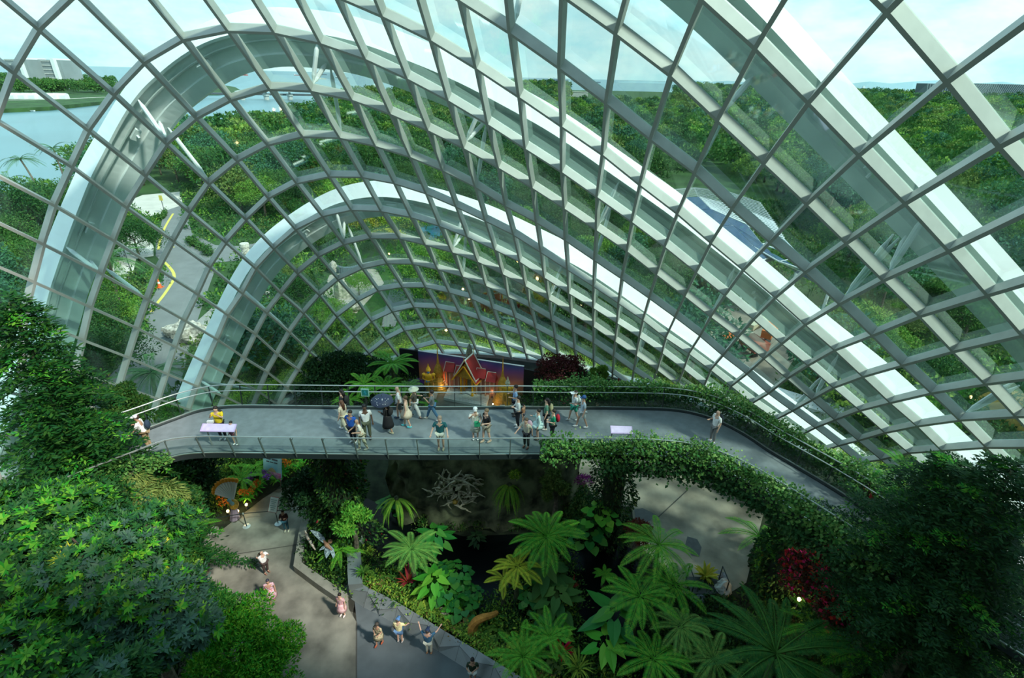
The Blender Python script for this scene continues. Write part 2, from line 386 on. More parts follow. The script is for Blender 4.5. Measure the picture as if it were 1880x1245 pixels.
def arch(key, off, label, hg=1.25):
    P = spline([shell(u, v, off) for u, v in ARCHES[key]], 3)
    # clean the path: smooth a little
    for _ in range(6): P = [P[0]] + [(P[k - 1] + P[k] * 2 + P[k + 1]) / 4 for k in range(1, len(P) - 1)] + [P[-1]]
    for end in (0, -1):                                   # run the legs down to the ground
        a, b = (P[0], P[1]) if end == 0 else (P[-1], P[-2]); d = (a - b).normalized(); ex = []
        if a.z < 12 and d.z < -.15:
            q = a
            while q.z > -.2: q = q + d * 1.0; ex.append(q)
        P = ex[::-1] + P if end == 0 else P + ex
    fr = []
    for k in range(len(P)):
        t = (P[min(k + 1, len(P) - 1)] - P[max(k - 1, 0)]).normalized(); n = snormal(P[k])
        n = (n - t * n.dot(t)).normalized(); b = n.cross(t)
        if b.dot(Vector((.2, 1, -.3))) < 0: b = -b
        fr.append((n, b))                                  # n: outward, b: away from the viewer's end
    o = P[len(P) // 2]; root = empty('outer_arch', (o.x, o.y, 0), label=label, cat='arch')
    O = Vector((o.x, o.y, 0)); Q = [p - O for p in P]
    mb = MB(); mb.sweep(Q, [(0, 0), (0, .12), (.14, .12), (.14, 1.15), (0, 1.15), (-.02, 1.75), (.45, 2.1), (hg, 2.1), (hg, 0)], fr)
    # near web in white, soffit in grey: two materials of one painted box girder
    mb.build('box_girder', white, root)
    # flange lip, cable clips and a service pipe inside the recess
    lo, hi = int(len(P) * .12), int(len(P) * .92)
    pm = MB(); pm.tube([Q[k] + fr[k][0] * .05 + fr[k][1] * .5 for k in range(lo, hi)], .05, 6); pm.build('service_pipe', mat('pipe_grey', (.55, .58, .55), rough=.5), root)
    for k in range(lo, hi, 13):
        fm = MB(); c = Q[k] + fr[k][0] * .02 + fr[k][1] * .75
        fm.frame_box(c, fr[k][1] * .12, fr[k][0] * .10, fr[k][0].cross(fr[k][1]) * .28); fm.tube([c, c - fr[k][0] * .22 + fr[k][1] * .12], .05, 6)
        fm.build('flood_light', mat('fixture_white', (.8, .82, .8), rough=.4), root)
    ARCH_OBJ[key] = (P, fr, root, O)
    return root
arch('inner', 1.5, 'smallest white steel arch outside the glass, nearest the golden pavilion')
arch('middle', 1.5, 'largest white steel arch outside the glass, standing by the river bank')
arch('outer', 1.5, 'thick white steel arch outside the glass, sloping down beside the distant fin-clad building', .7)
def brace(key, px, nd):
    "white tubular strut from the arch (seen at pixel px) to a shell node"
    P, fr, root, O = ARCH_OBJ[key]
    N = NODE.get(nd)
    if N is None: return
    A = shell(px[0], px[1], 1.55) - O; B = N + NRM[nd] * .05 - O; d = B - A; m1 = MB()
    m1.tube([A, A + d * .1, A + d * .2, A + d * .8, A + d * .9, B], [.03, .05, .095, .095, .05, .03], 8); m1.build('brace', white, root)
for px, nd in (((617, 387), (5, 5)), ((632, 405), (5, 5)), ((637, 410), (6, 5)), ((442, 528), (5, 1)), ((446, 532), (6, 1)), ((848, 400), (5, 9)), ((852, 427), (5, 9)), ((855, 428), (6, 9)), ((1033, 483), (5, 13)), ((1026, 518), (5, 13)), ((1030, 520), (6, 13)), ((1190, 592), (5, 17)), ((1189, 610), (5, 17)), ((1188, 612), (6, 17)), ((366, 697), (5, -3)), ((370, 700), (6, -2))): brace('inner', px, nd)
for px, nd in (((252, 181), (1, 3)), ((292, 222), (1, 3)), ((305, 230), (2, 3)), ((120, 452), (1, -1)), ((165, 478), (1, -1)), ((190, 490), (2, -1)), ((583, 75), (1, 7)), ((600, 115), (1, 7)), ((606, 120), (2, 7)), ((889, 183), (1, 11)), ((892, 222), (1, 11)), ((893, 226), (2, 11)), ((1137, 332), (1, 15)), ((1127, 372), (1, 15)), ((1122, 380), (2, 15)), ((1350, 490), (1, 19)), ((1334, 525), (2, 19)), ((1540, 650), (1, 23)), ((1517, 685), (1, 23)), ((1510, 690), (2, 23))): brace('middle', px, nd)
for px, nd in (((1385, 138), (-3, 17)), ((1340, 190), (-2, 17)), ((1700, 393), (-3, 21)), ((1665, 430), (-3, 21)), ((1640, 430), (-2, 21)), ((1650, 437), (-2, 21)), ((962, -40), (-2, 13)), ((1862, 700), (-2, 25)), ((1872, 708), (-2, 25))): brace('outer', px, nd)

# ---------------------------------------------------------------- foliage builders
def unit(a): return a / np.maximum(np.linalg.norm(a, axis=-1, keepdims=True), 1e-9)
def leafset(P, D, W, ln, wd, fold=0.12, rng=RNG):
    "N leaves: base P, direction D, width axis W -> verts, quads (two quads per leaf, folded along the rib)"
    n = len(P); ln = np.broadcast_to(np.asarray(ln, float), (n,))[:, None]; wd = np.broadcast_to(np.asarray(wd, float), (n,))[:, None]
    D = unit(D); W = unit(W - D * (W * D).sum(1, keepdims=True)); Nn = np.cross(D, W)
    b = P; t = P + D * ln; m1 = P + D * ln * .45 + W * wd * .5 + Nn * wd * fold; m2 = P + D * ln * .45 - W * wd * .5 + Nn * wd * fold
    V = np.stack([b, m1, t, m2], 1).reshape(-1, 3)
    F = (np.arange(n) * 4)[:, None] + np.array([[0, 1, 2, 3]])
    return V, F
def rnd_dir(n, rng): return unit(rng.normal(size=(n, 3)))
def crown_mesh(name, R, H, nclump, nleaf, leaf, seed, droop=.0, flat=.9, lw=.45, hollow=.55, clump=.36):
    rng = np.random.default_rng(seed)
    # clumps over the upper part of an ellipsoid
    a = rng.uniform(0, 2 * pi, nclump); z = rng.uniform(-.25, 1, nclump); q = np.sqrt(np.maximum(0, 1 - z * z)); rr = rng.uniform(hollow, 1.0, nclump)
    C = np.stack([np.cos(a) * q * rr * R, np.sin(a) * q * rr * R, z * rr * H], 1)
    cr = R * clump * rng.uniform(.7, 1.25, nclump)
    idx = rng.integers(0, nclump, nleaf); d = rnd_dir(nleaf, rng); d[:, 2] = np.abs(d[:, 2]) * rng.choice([1, 1, 1, -.6], nleaf)
    P = C[idx] + d * cr[idx][:, None] * np.array([1, 1, .72]) * rng.uniform(.82, 1.05, (nleaf, 1))
    D = d * .7 + rnd_dir(nleaf, rng) * .8; D[:, 2] -= droop
    W = np.cross(D, d + rnd_dir(nleaf, rng) * .5)
    s = leaf * rng.uniform(.7, 1.3, nleaf)
    V, F = leafset(P, D, W, s, s * lw)
    return arr_mesh(name, V, F)
def leafmat(name, c, island=.4, trans=.22, rough=.6, spec=.2): return mat(name, c, rough=rough, island=island, trans=trans, spec=spec)
G_DARK = leafmat('leaf_dark', (.030, .105, .022)); G_MID = leafmat('leaf_mid', (.058, .150, .028)); G_BRIGHT = leafmat('leaf_bright', (.13, .27, .035))
G_OLIVE = leafmat('leaf_olive', (.13, .20, .045)); G_LIME = leafmat('leaf_lime', (.30, .44, .05)); G_YEL = leafmat('leaf_yellow', (.42, .42, .04))
G_BLUE = leafmat('leaf_bluegreen', (.05, .16, .08)); G_FERN = leafmat('fern_green', (.12, .38, .03), island=.2); G_FERN2 = leafmat('fern_yellow', (.44, .50, .035), island=.2)
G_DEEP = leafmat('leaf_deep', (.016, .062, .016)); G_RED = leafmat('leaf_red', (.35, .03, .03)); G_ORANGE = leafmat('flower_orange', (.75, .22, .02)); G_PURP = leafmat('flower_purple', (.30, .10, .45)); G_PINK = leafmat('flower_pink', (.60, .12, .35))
BARK = mat('bark', (.14, .11, .08), rough=.9, var=.4, scale=6, bump=.6); BARKG = mat('bark_mossy', (.07, .08, .04), rough=.9, var=.5, scale=5, bump=.5)

def trunk_mb(h, r, seed=0, lean=.1, branches=4, R=3.0):
    rng = random.Random(seed); mb = MB(); a = rng.uniform(0, 6.28)
    pts = [Vector((cos(a) * lean * h * t * t, sin(a) * lean * h * t * t, h * t)) for t in (0, .25, .5, .75, 1)]
    mb.tube(pts, [r * 1.3, r, r * .85, r * .7, r * .55], 8)
    for k in range(branches):
        b = 2 * pi * k / branches + rng.uniform(-.4, .4); s = pts[3 if k % 2 else 4]
        e = s + Vector((cos(b) * R * .55, sin(b) * R * .55, h * .22)); mb.tube([s, s + (e - s) * .5 + Vector((0, 0, -.1 * h * .2)), e], [r * .4, r * .28, r * .12], 6)
    return mb
def frond_mesh(name, L=1.6, W=.5, arch=.55, npin=22, seed=0, leaflet=.16, rise=.45):
    "a fern frond along +X: midrib and paired pinnae carrying small leaflets"
    rng = np.random.default_rng(seed); P = []; D = []; Wd = []; ln = []; wd = []
    T = np.linspace(.08, 1, npin)
    def at(t): return np.array([L * (t - .12 * arch * t * t), 0, L * (rise * t - arch * t * t * .9)])
    comb = leaflet < 0
    for t in T:
        p = at(t); tg = unit(at(min(1, t + .02)) - at(t - .02)); w = W * (sin(pi * min(1, t * .92 + .1)) ** .7) * .5
        for sgn in (-1, 1):
            pd = unit(np.array([.35, sgn * 1.0, -.12]) + tg * .25)
            if comb:
                d = unit(pd + tg * .15); P.append(p); D.append(d); Wd.append(np.cross(d, [0, 0, 1.]) + rng.normal(size=3) * .08); ln.append(w * 1.05); wd.append(L / npin * -leaflet); continue
            k = max(3, int(w / (leaflet * .42)))
            for q in range(k):
                b = p + pd * w * (q / k); sz = leaflet * (1 - .55 * q / k) * (0.5 + .6 * sin(pi * min(1, t * .9 + .08)))
                for s2 in (-1, 1):
                    d = unit(pd * .75 + tg * s2 * .9 + np.array([0, 0, -.06])); P.append(b); D.append(d); Wd.append(np.cross(d, [0, 0, 1.]) + rng.normal(size=3) * .05); ln.append(sz); wd.append(sz * .42)
    V, F = leafset(np.array(P), np.array(D), np.array(Wd), np.array(ln), np.array(wd), fold=.05)
    mb = MB(); mb.tube([Vector(at(t)) for t in np.linspace(0, 1, 8)], [.02 * L / 1.6 * (1.1 - t) for t in np.linspace(0, 1, 8)], 4)
    V2 = np.array(mb.v); b = len(V)
    F4 = np.array([[b + i for i in q] for q in mb.f if len(q) == 4])
    return arr_mesh(name, np.concatenate([V, V2]), np.concatenate([F, F4]))
FROND = {}
def frond(kind):
    if kind not in FROND:
        L, W, ar, n, lf, m, rise = {'tree': (2.0, .66, .62, 34, -.62, G_FERN, .5), 'treebig': (3.0, .62, .55, 60, -.55, leafmat('fern_dark', (.03, .13, .018), island=.2), .42), 'treeyel': (1.5, .55, .6, 22, -.8, G_FERN2, .5), 'treepale': (1.7, .6, .66, 34, -.62, leafmat('fern_pale', (.18, .38, .07), island=.2), .5),
            'bright': (1.9, .52, .7, 34, -.6, leafmat('fern_bright', (.20, .52, .05), island=.2), .55), 'hang': (1.3, .2, 1.15, 30, -.8, leafmat('fern_hanging', (.20, .40, .04), island=.25), .3), 'small': (.8, .3, .6, 12, .10, G_FERN, .5), 'cycad': (1.5, .4, .5, 26, .2, G_MID, .6)}[kind]
        me = frond_mesh('frond_' + kind, L, W, ar, n, 3, lf, rise); me.materials.append(m); FROND[kind] = me
    return FROND[kind]
def tree_fern(P, h, kind, n=14, label=None, group=None, scale=1.0, tilt=0.0, seed=0, name='tree_fern', up=None, trunk=True, cat='fern'):
    "trunk at P (ground), crown at height h"
    rng = random.Random(seed); r = .11 * scale
    mb = MB(); mb.tube([(0, 0, -.05), (.02, 0, h * .5), (0, 0, h)], [r * 1.5, r, r * .9], 8)
    root = mb.build(name, BARKG, None, label=label, cat=cat, group=group); root.location = P
    root.rotation_euler = (0, 0, rng.uniform(0, 6.28))
    n = int(n * 1.15)
    for k in range(n):
        f = obj('frond', frond(kind), None, root, (0, 0, h), scale=scale * rng.uniform(.85, 1.1))
        f.rotation_euler = (rng.uniform(-.15, .15), rng.uniform(-.3, .3) + tilt, 2 * pi * k / n + rng.uniform(-.12, .12))
    return root
def conifer_mesh(name, H, R, nbr, seed, needle=.16, dens=1.0, droop=.35, twig=.9, z0=.12):
    "branches in layers, each a flat spray of twigs set with needles"
    rng = np.random.default_rng(seed); Ps = []; Ds = []; Ws = []; ln = []
    for b in range(nbr):
        t = (b + rng.uniform(0, 1)) / nbr; z = H * (z0 + (.98 - z0) * t); L = R * (1 - t) ** .75 * rng.uniform(.75, 1.1) + .25
        a = b * 2.399 + rng.uniform(-.3, .3); u = np.array([cos(a), sin(a), 0.]); w = np.array([-sin(a), cos(a), 0.])
        ns = max(5, int(L * 5.5 * dens))
        for k in range(ns):
            s = (k + .5) / ns; pb = np.array([0, 0, z]) + u * L * s + np.array([0, 0, L * (.28 * s - droop * s * s * 1.5)])
            for sg in (-1, 1):
                tl = twig * (1.1 - s * .75) * rng.uniform(.6, 1.1); td = unit(u * .75 + w * sg * rng.uniform(.5, 1.1) + np.array([0, 0, rng.uniform(-.35, .25)]))
                nn = max(4, int(tl / needle * 3.2)); q = np.linspace(.05, 1, nn)[:, None]
                pp = pb + td * tl * q + np.array([0, 0, -1]) * (q ** 2) * tl * .25
                for s2 in (-1, 1):
                    side = np.cross(td, [0, 0, 1.]); dd = td * .7 + side * s2 * .8 + rng.normal(size=(nn, 3)) * .22
                    Ps.append(pp); Ds.append(dd); Ws.append(np.cross(dd, rng.normal(size=(nn, 3)) * .4 + np.array([0, 0, 1.]))); ln.append(np.full(nn, needle) * rng.uniform(.8, 1.2, nn))
    P = np.concatenate(Ps); ln = np.concatenate(ln)
    V, F = leafset(P, np.concatenate(Ds), np.concatenate(Ws), ln, ln * .34, fold=.02)
    return arr_mesh(name, V, F)
def rosette_mesh(name, n, L, W, seed, rise=.6, curl=.5, seg=4):
    "strap leaved rosette"
    rng = np.random.default_rng(seed); mb = MB()
    for k in range(n):
        a = k * 2.399 + rng.uniform(-.2, .2); r = rise * rng.uniform(.4, 1.5); l = L * rng.uniform(.75, 1.1); d = Vector((cos(a), sin(a), 0)); w = Vector((-sin(a), cos(a), 0)); vs = []
        for s in range(seg + 1):
            t = s / seg; p = d * l * t * .9 + Vector((0, 0, l * (r * t - curl * t * t))); ww = W * (sin(pi * (t * .85 + .12))) * .5
            vs += [p - w * ww + Vector((0, 0, ww * .3)), p, p + w * ww + Vector((0, 0, ww * .3))]
        mb.add(vs, [q for s in range(seg) for q in ((3 * s, 3 * s + 1, 3 * s + 4, 3 * s + 3), (3 * s + 1, 3 * s + 2, 3 * s + 5, 3 * s + 4))])
    me = bpy.data.meshes.new(name); me.from_pydata(mb.v, [], mb.f); return me
def bigleaf_mesh(name, n, L, W, H, seed, spread=.7):
    "long stalked broad leaves (philodendron, anthurium, elephant ear)"
    rng = np.random.default_rng(seed); mb = MB()
    for k in range(n):
        a = k * 2.399 + rng.uniform(-.3, .3); rad = spread * math.sqrt((k + .5) / n); h = H * (1.05 - .5 * (k / n)) * rng.uniform(.85, 1.1)
        d = Vector((cos(a), sin(a), 0)); w = Vector((-sin(a), cos(a), 0)); b = d * rad + Vector((0, 0, h)); mb.tube([(0, 0, 0), b * .55 + Vector((0, 0, h * .15)), b], .012, 4, cap=False)
        dd = (d + Vector((0, 0, rng.uniform(-.65, -.15)))).normalized(); nn = w.cross(dd); l = L * rng.uniform(.75, 1.1)
        out = [(-.22, .30), (.05, .50), (.35, .46), (.7, .25), (1, 0)]; c = [b + dd * l * x for x in (-.05, .15, .4, .7)]
        R_ = [b + dd * l * x + w * W * y + nn * -.04 * l for x, y in out]; L_ = [b + dd * l * x - w * W * y + nn * -.04 * l for x, y in out[:4]]
        vs = c + R_ + L_
        mb.add(vs, [(0, 4, 5, 1), (1, 5, 6, 2), (2, 6, 7, 3), (3, 7, 8), (0, 1, 10, 9), (1, 2, 11, 10), (2, 3, 12, 11), (3, 8, 12)])
    me = bpy.data.meshes.new(name); me.from_pydata(mb.v, [], mb.f); return me
def strip_leaves(name, pts, fr, wid, hgt, per_m, leaf, m, seed, parent=None, lw=.75, hang=0.0, top_bias=.5, **kw):
    "creeper foliage over a band: pts path, fr[k] = (across, up); leaves spread over width wid and height hgt"
    rng = np.random.default_rng(seed); Ps = []; Ds = []
    for k in range(len(pts) - 1):
        a, b = np.array(pts[k]), np.array(pts[k + 1]); l = np.linalg.norm(b - a); n = int(per_m * l) + 1
        X, Z = np.array(fr[k][0]), np.array(fr[k][1]); t = rng.uniform(0, 1, (n, 1)); x = rng.normal(0, .36, (n, 1)); z = rng.uniform(0, 1, (n, 1))
        bulge = .75 + .5 * np.sin((k + t) * 1.9 + seed) * np.sin((k + t) * .73)
        Ps.append(a + (b - a) * t + X * x * wid * bulge + Z * (z * hgt - hang * (rng.uniform(0, 1, (n, 1)) ** 3)) * np.where(z > .6, bulge, 1))
        Ds.append(X * np.sign(x) * .8 + Z * .1 + rnd_dir(n, rng) * .9)
    P = np.concatenate(Ps); D = np.concatenate(Ds); D[:, 2] -= .25; s = leaf * rng.uniform(.6, 1.3, len(P))
    V, F = leafset(P, D, np.cross(D, rnd_dir(len(P), rng) * .6 + np.array([0, 0, 1.])), s, s * lw)
    return obj(name, arr_mesh(name, V, F), m, parent, **kw)
def blob_leaves(P0, R, n, leaf, seed, lw=.5, up=.6):
    "leaves over a rough dome; returns V, F"
    rng = np.random.default_rng(seed); d = rnd_dir(n, rng); d[:, 2] = np.abs(d[:, 2])
    P = np.array(P0) + d * np.array(R) * rng.uniform(.7, 1.08, (n, 1)); D = d * .6 + rnd_dir(n, rng) * .8; D[:, 2] += up * .3
    s = leaf * rng.uniform(.6, 1.3, n); return leafset(P, D, np.cross(D, d + rnd_dir(n, rng) * .6), s, s * lw)
def join_sets(sets):
    V = []; F = []; b = 0
    for v, f in sets: V.append(v); F.append(f + b); b += len(v)
    return np.concatenate(V), np.concatenate(F)

# ---------------------------------------------------------------- outside: sea, land, road
def region(name, px, z, m, kind='structure', th=0.0, extra=(), **k):
    mb = MB(); mb.poly([G(u, v, z) for u, v in px] + [Vector(e_) for e_ in extra], th); return mb.build(name, m, None, kind=kind, **k)
water = mat('sea_water', (.13, .25, .29), rough=.3, spec=.3, var=.12, scale=.02)
sea = MB(); sea.add([(-16000, -200, -2.2), (16000, -200, -2.2), (16000, 22000, -2.2), (-16000, 22000, -2.2)], [(0, 1, 2, 3)]); sea.build('sea', water, kind='structure')
grass_g = mat('ground_grass', (.035, .085, .02), rough=.95, var=.4, scale=.12, detail=8)
land_px = [(-500, 640), (-60, 480), (40, 446), (95, 405), (150, 362), (215, 318), (280, 292), (330, 262), (420, 250), (520, 232), (590, 204), (640, 188), (720, 174), (800, 168), (950, 165), (1100, 166), (1300, 171), (1500, 180), (1700, 192), (2300, 215)]
ld = MB(); ld.poly([G(u, v, -.02) for u, v in land_px] + [Vector((500, -30, -.02)), Vector((-80, -30, -.02))], 2.5); ld.build('land', grass_g, kind='structure')
fl = MB(); fl.poly([G(u, v, -.02) for u, v in [(-900, 190), (-300, 196), (0, 200), (90, 196), (190, 186), (232, 166), (240, 155), (150, 150), (0, 148), (-400, 146), (-900, 146)]], 2.3); fl.build('land', grass_g, kind='structure')
isl = MB(); isl.poly([G(u, v, -.5) for u, v in [(352, 172), (400, 172), (446, 168), (432, 160), (405, 155), (375, 160)]], 1.5); isl.build('land', grass_g, kind='structure')
asph = mat('asphalt', (.20, .205, .20), rough=.9, var=.08, scale=.6); pale = mat('paving_pale', (.62, .57, .50), rough=.85, var=.08, scale=.4); yel = mat('road_yellow', (.72, .58, .12), rough=.7)
region('road', [(300, 388), (330, 378), (345, 400), (352, 428), (395, 450), (440, 452), (500, 440), (500, 462), (440, 478), (400, 482), (386, 520), (372, 560), (352, 620), (335, 690), (318, 760), (300, 850), (120, 860), (130, 770), (180, 712), (230, 660), (262, 600), (278, 550), (300, 510), (306, 490), (286, 470), (286, 440), (296, 412)], .02, asph)
region('pavement', [(228, 372), (262, 358), (330, 352), (336, 376), (300, 392), (272, 398)], .015, pale); region('pavement', [(210, 470), (212, 425), (246, 420), (282, 450), (282, 470), (250, 475), (240, 520), (205, 500)], .015, pale)
region('pavement', [(605, 505), (690, 492), (705, 520), (655, 575), (610, 575), (590, 540)], .01, mat('gravel_path', (.42, .37, .30), rough=.95, var=.15, scale=1.5)); region('pavement', [(725, 505), (790, 500), (800, 512), (740, 560), (725, 600), (700, 600), (712, 545)], .012, asph)
region('pavement', [(350, 600), (395, 560), (440, 545), (470, 520), (480, 530), (440, 580), (400, 600), (360, 640)], .012, mat('path_grey', (.33, .32, .29), rough=.9, var=.1, scale=1.2))
region('pavement', [(455, 548), (500, 530), (520, 550), (478, 570)], .02, MATS['gravel_path'])
region('pavement', [(1290, 560), (1420, 560), (1470, 640), (1420, 720), (1330, 690), (1270, 620)], .01, mat('dirt_yard', (.30, .26, .20), rough=.95, var=.2, scale=.5))
region('pavement', [(1680, 655), (1760, 640), (1800, 680), (1740, 700)], .01, MATS['path_grey'])
def ribbon(name, px, w, m, z=.035):
    P = [G(u, v, z) for u, v in px]; P = spline(P, 5); vs = []
    for k in range(len(P)):
        t = P[min(k + 1, len(P) - 1)] - P[max(k - 1, 0)]; t.normalize(); n = Vector((-t.y, t.x, 0)) * w / 2; vs += [P[k] + n, P[k] - n]
    mb = MB(); mb.add(vs, [(2 * k, 2 * k + 1, 2 * k + 3, 2 * k + 2) for k in range(len(P) - 1)]); return mb.build(name, m, kind='structure')
ribbon('road_marking', [(318, 392), (304, 415), (294, 440), (291, 458)], .35, yel); ribbon('road_marking', [(299, 479), (308, 487), (318, 500), (319, 512), (310, 528), (298, 545), (286, 560), (278, 573)], .35, yel)
ribbon('road_marking', [(200, 686), (180, 709), (158, 733)], .3, yel); ribbon('road_marking', [(314, 452), (320, 454)], .25, yel)

# ---------------------------------------------------------------- outside trees
TK = []
def treekind(kname, R, H, th, leafsz, m, seed, nl=3000, label='', nclump=30, **k):
    me = crown_mesh('crown_' + kname, R, H, nclump, nl, leafsz, seed, **k); me.materials.append(m)
    tb = trunk_mb(th, .22 * R / 4, seed, .06, 4, R); r = tb.build('broadleaf_tree', BARK, None, smooth=True, label=label, cat='tree')
    c = obj('crown', me, None, r, (0, 0, th)); TK.append(r); return r
LAB = {0: 'dark green round-crowned tree in the woods beyond the glass', 1: 'mid green spreading tree in the woods beyond the glass', 2: 'bright green tree in the woods beyond the glass', 3: 'olive green tree in the woods beyond the glass', 4: 'tall blue-green tree in the woods beyond the glass', 5: 'lime green tree in the woods beyond the glass'}
treekind('a', 4.6, 4.2, 4.2, .55, G_DARK, 1, label=LAB[0]); treekind('b', 5.4, 3.6, 4.6, .5, G_MID, 2, label=LAB[1]); treekind('c', 4.2, 3.6, 3.6, .5, G_BRIGHT, 3, label=LAB[2])
treekind('d', 4.4, 3.4, 3.8, .45, G_OLIVE, 4, label=LAB[3]); treekind('e', 4.0, 5.0, 5.2, .5, G_BLUE, 5, label=LAB[4]); treekind('f', 4.0, 3.2, 3.2, .45, leafmat('leaf_limewood', (.20, .34, .05)), 6, label=LAB[5])
treekind('g', 4.4, 4.0, 4.0, .26, G_DARK, 11, 13000, LAB[0], 44); treekind('h', 4.2, 3.6, 3.6, .25, G_MID, 12, 13000, LAB[1], 40); treekind('i', 4.0, 3.4, 3.4, .24, G_BRIGHT, 13, 12000, LAB[2], 40); treekind('j', 4.0, 3.2, 3.4, .22, G_OLIVE, 14, 12000, LAB[3], 36)
LAB.update({6: LAB[0], 7: LAB[1], 8: LAB[2], 9: LAB[3]})
used = set(); NT = [0]; SPOTS = []
def inpoly(u, v, poly):
    c = False; n = len(poly)
    for k in range(n):
        (x1, y1), (x2, y2) = poly[k], poly[(k + 1) % n]
        if (y1 > v) != (y2 > v) and u < (x2 - x1) * (v - y1) / (y2 - y1) + x1: c = not c
    return c
def to_px(P):
    d = Vector(P) - EYE; w = d.dot(fwd)
    return (d.dot(cam_rt) / w * FPX + CX, CY - d.dot(cam_up) / w * FPX) if w > .1 else (-9999, -9999)
CLEAR = [  # ground areas (pixels) kept free of trees
 [(280, 345), (345, 350), (470, 430), (520, 430), (520, 480), (480, 520), (400, 640), (340, 860), (60, 900), (120, 760), (230, 640), (250, 560), (200, 520), (200, 410), (225, 360)],
 [(590, 420), (800, 395), (830, 470), (760, 560), (700, 600), (590, 590)], [(430, 440), (520, 500), (540, 580), (440, 590), (390, 640), (330, 620)],
 [(1160, 330), (1330, 320), (1500, 420), (1560, 540), (1480, 560), (1260, 470)], [(1270, 540), (1440, 540), (1490, 640), (1420, 730), (1260, 640)], [(1660, 630), (1900, 630), (1900, 800), (1780, 790), (1640, 690)],
 [(800, 285), (880, 285), (880, 335), (800, 335)], [(1040, 165), (1240, 165), (1240, 200), (1040, 200)], [(1380, 130), (1520, 150), (1530, 215), (1400, 215)], [(700, 158), (780, 156), (780, 180), (700, 182)],
 [(-100, 0), (150, 0), (150, 385), (60, 430), (-100, 470)], [(590, 560), (900, 560), (1100, 660), (1400, 780), (1300, 860), (600, 800)]]
def put_tree(P, k, sc=1.0, label=None, group='trees in the woods beyond the glass'):
    src = TK[k]
    if k not in used: used.add(k); o = src; o.location = P; o.scale = (sc,) * 3; o.rotation_euler = (0, 0, random.uniform(0, 6.28)); o['group'] = group + ', ' + LAB[k].split(' tree')[0]
    else: o = dup(src, P, random.uniform(0, 6.28), (sc, sc, sc * random.uniform(.85, 1.2)))
    o['label'] = label or LAB[k]; o['group'] = group + ', ' + LAB[k].split(' tree')[0]
    if label: del o['group']
    NT[0] += 1; return o
cand = []
rr = random.Random(5)
gy = 30.0
while gy < 1500:
    step = 5.6 + gy * .016
    gx = -gy * 1.2 - 30
    while gx < gy * 1.25 + 30:
        P = Vector((gx + rr.uniform(-.38, .38) * step, gy + rr.uniform(-.38, .38) * step, 0)); gx += step
        u, v = to_px(P)
        if not (-60 < u < 1960) or v > 905: continue
        if not inpoly(u, v, land_px + [(2600, 1400), (-700, 1400)]): continue
        q = EM @ (np.array(P + Vector((0, 0, 3))) - EC)
        if ((q / (EA + 5.2)) ** 2).sum() < 1 and P.y < 60: continue
        if any(inpoly(u, v, c) for c in CLEAR): continue
        cand.append((P.length, P, u, v))
    gy += step
cand.sort(key=lambda t: t[0])
far_sets = []
for n, (d, P, u, v) in enumerate(cand):
    k = rr.choices([0, 1, 2, 3, 4, 5], [4, 4, 3, 2, 2, 1])[0]; sc = rr.uniform(.72, 1.12)
    if d < 75: sc *= .8
    if d > 350: sc *= 1.0 + (d - 350) / 900
    if v < 200: sc *= 1.15
    if n < 282: put_tree(P, {0: 6, 1: 7, 2: 8, 3: 9}.get(k, k) if d < 105 else k, sc)
    else: far_sets.append((P, k, sc))

# the rest of the woods, too many and too far to count
FM = [G_DARK, G_MID, G_BRIGHT, G_OLIVE, G_BLUE, MATS['leaf_limewood']]
for k in range(6):
    proto = []
    for q in range(3):
        rngq = np.random.default_rng(50 + q + k * 7); me = crown_mesh('tmp', 4.8, 4.0, 16, 620, 1.0, 60 + q + k * 5, lw=.7)
        v = np.empty(len(me.vertices) * 3, np.float32); me.vertices.foreach_get('co', v); proto.append(v.reshape(-1, 3)); bpy.data.meshes.remove(me)
    Vs = []
    for n, (P, kk, sc) in enumerate(far_sets):
        if kk != k: continue
        a = rr.uniform(0, 6.28); c, s = cos(a), sin(a); v = proto[n % 3] @ np.array([[c, s, 0], [-s, c, 0], [0, 0, 1]]) * sc + np.array([P.x, P.y, 4.2 * sc]); Vs.append(v)
    if Vs:
        V = np.concatenate(Vs); obj('woods', arr_mesh('woods', V, np.arange(len(V)).reshape(-1, 4)), FM[k], label='distant woodland canopy below the sea horizon, ' + ['darkest', 'mid green', 'bright green', 'olive', 'blue-green', 'lime'][k] + ' crowns', cat='woods', kind='stuff')
# far shore woods on the left
Vs = []; pr = crown_mesh('tmp', 6, 5.5, 18, 900, 1.1, 99, lw=.7); v = np.empty(len(pr.vertices) * 3, np.float32); pr.vertices.foreach_get('co', v); v = v.reshape(-1, 3)
for n in range(150):
    u = rr.uniform(-250, 205); vv = rr.uniform(152, 173); P = G(u, vv, 0); sc = rr.uniform(.9, 1.5) * (1.2 if vv < 160 else 1); a = rr.uniform(0, 6.28); c, s = cos(a), sin(a)
    Vs.append(v @ np.array([[c, s, 0], [-s, c, 0], [0, 0, 1]]) * sc + np.array([P.x, P.y, 4.5]))
V = np.concatenate(Vs); obj('woods', arr_mesh('woods', V, np.arange(len(V)).reshape(-1, 4)), G_MID, label='belt of trees on the far river bank under the two slab towers', cat='woods', kind='stuff')

# ---------------------------------------------------------------- outside: built things
conc = mat('concrete_pale', (.50, .50, .47), rough=.85, var=.1, scale=.5); dkgrey = mat('dark_grey', (.08, .09, .10), rough=.6); wht = mat('paint_white', (.80, .81, .80), rough=.5)
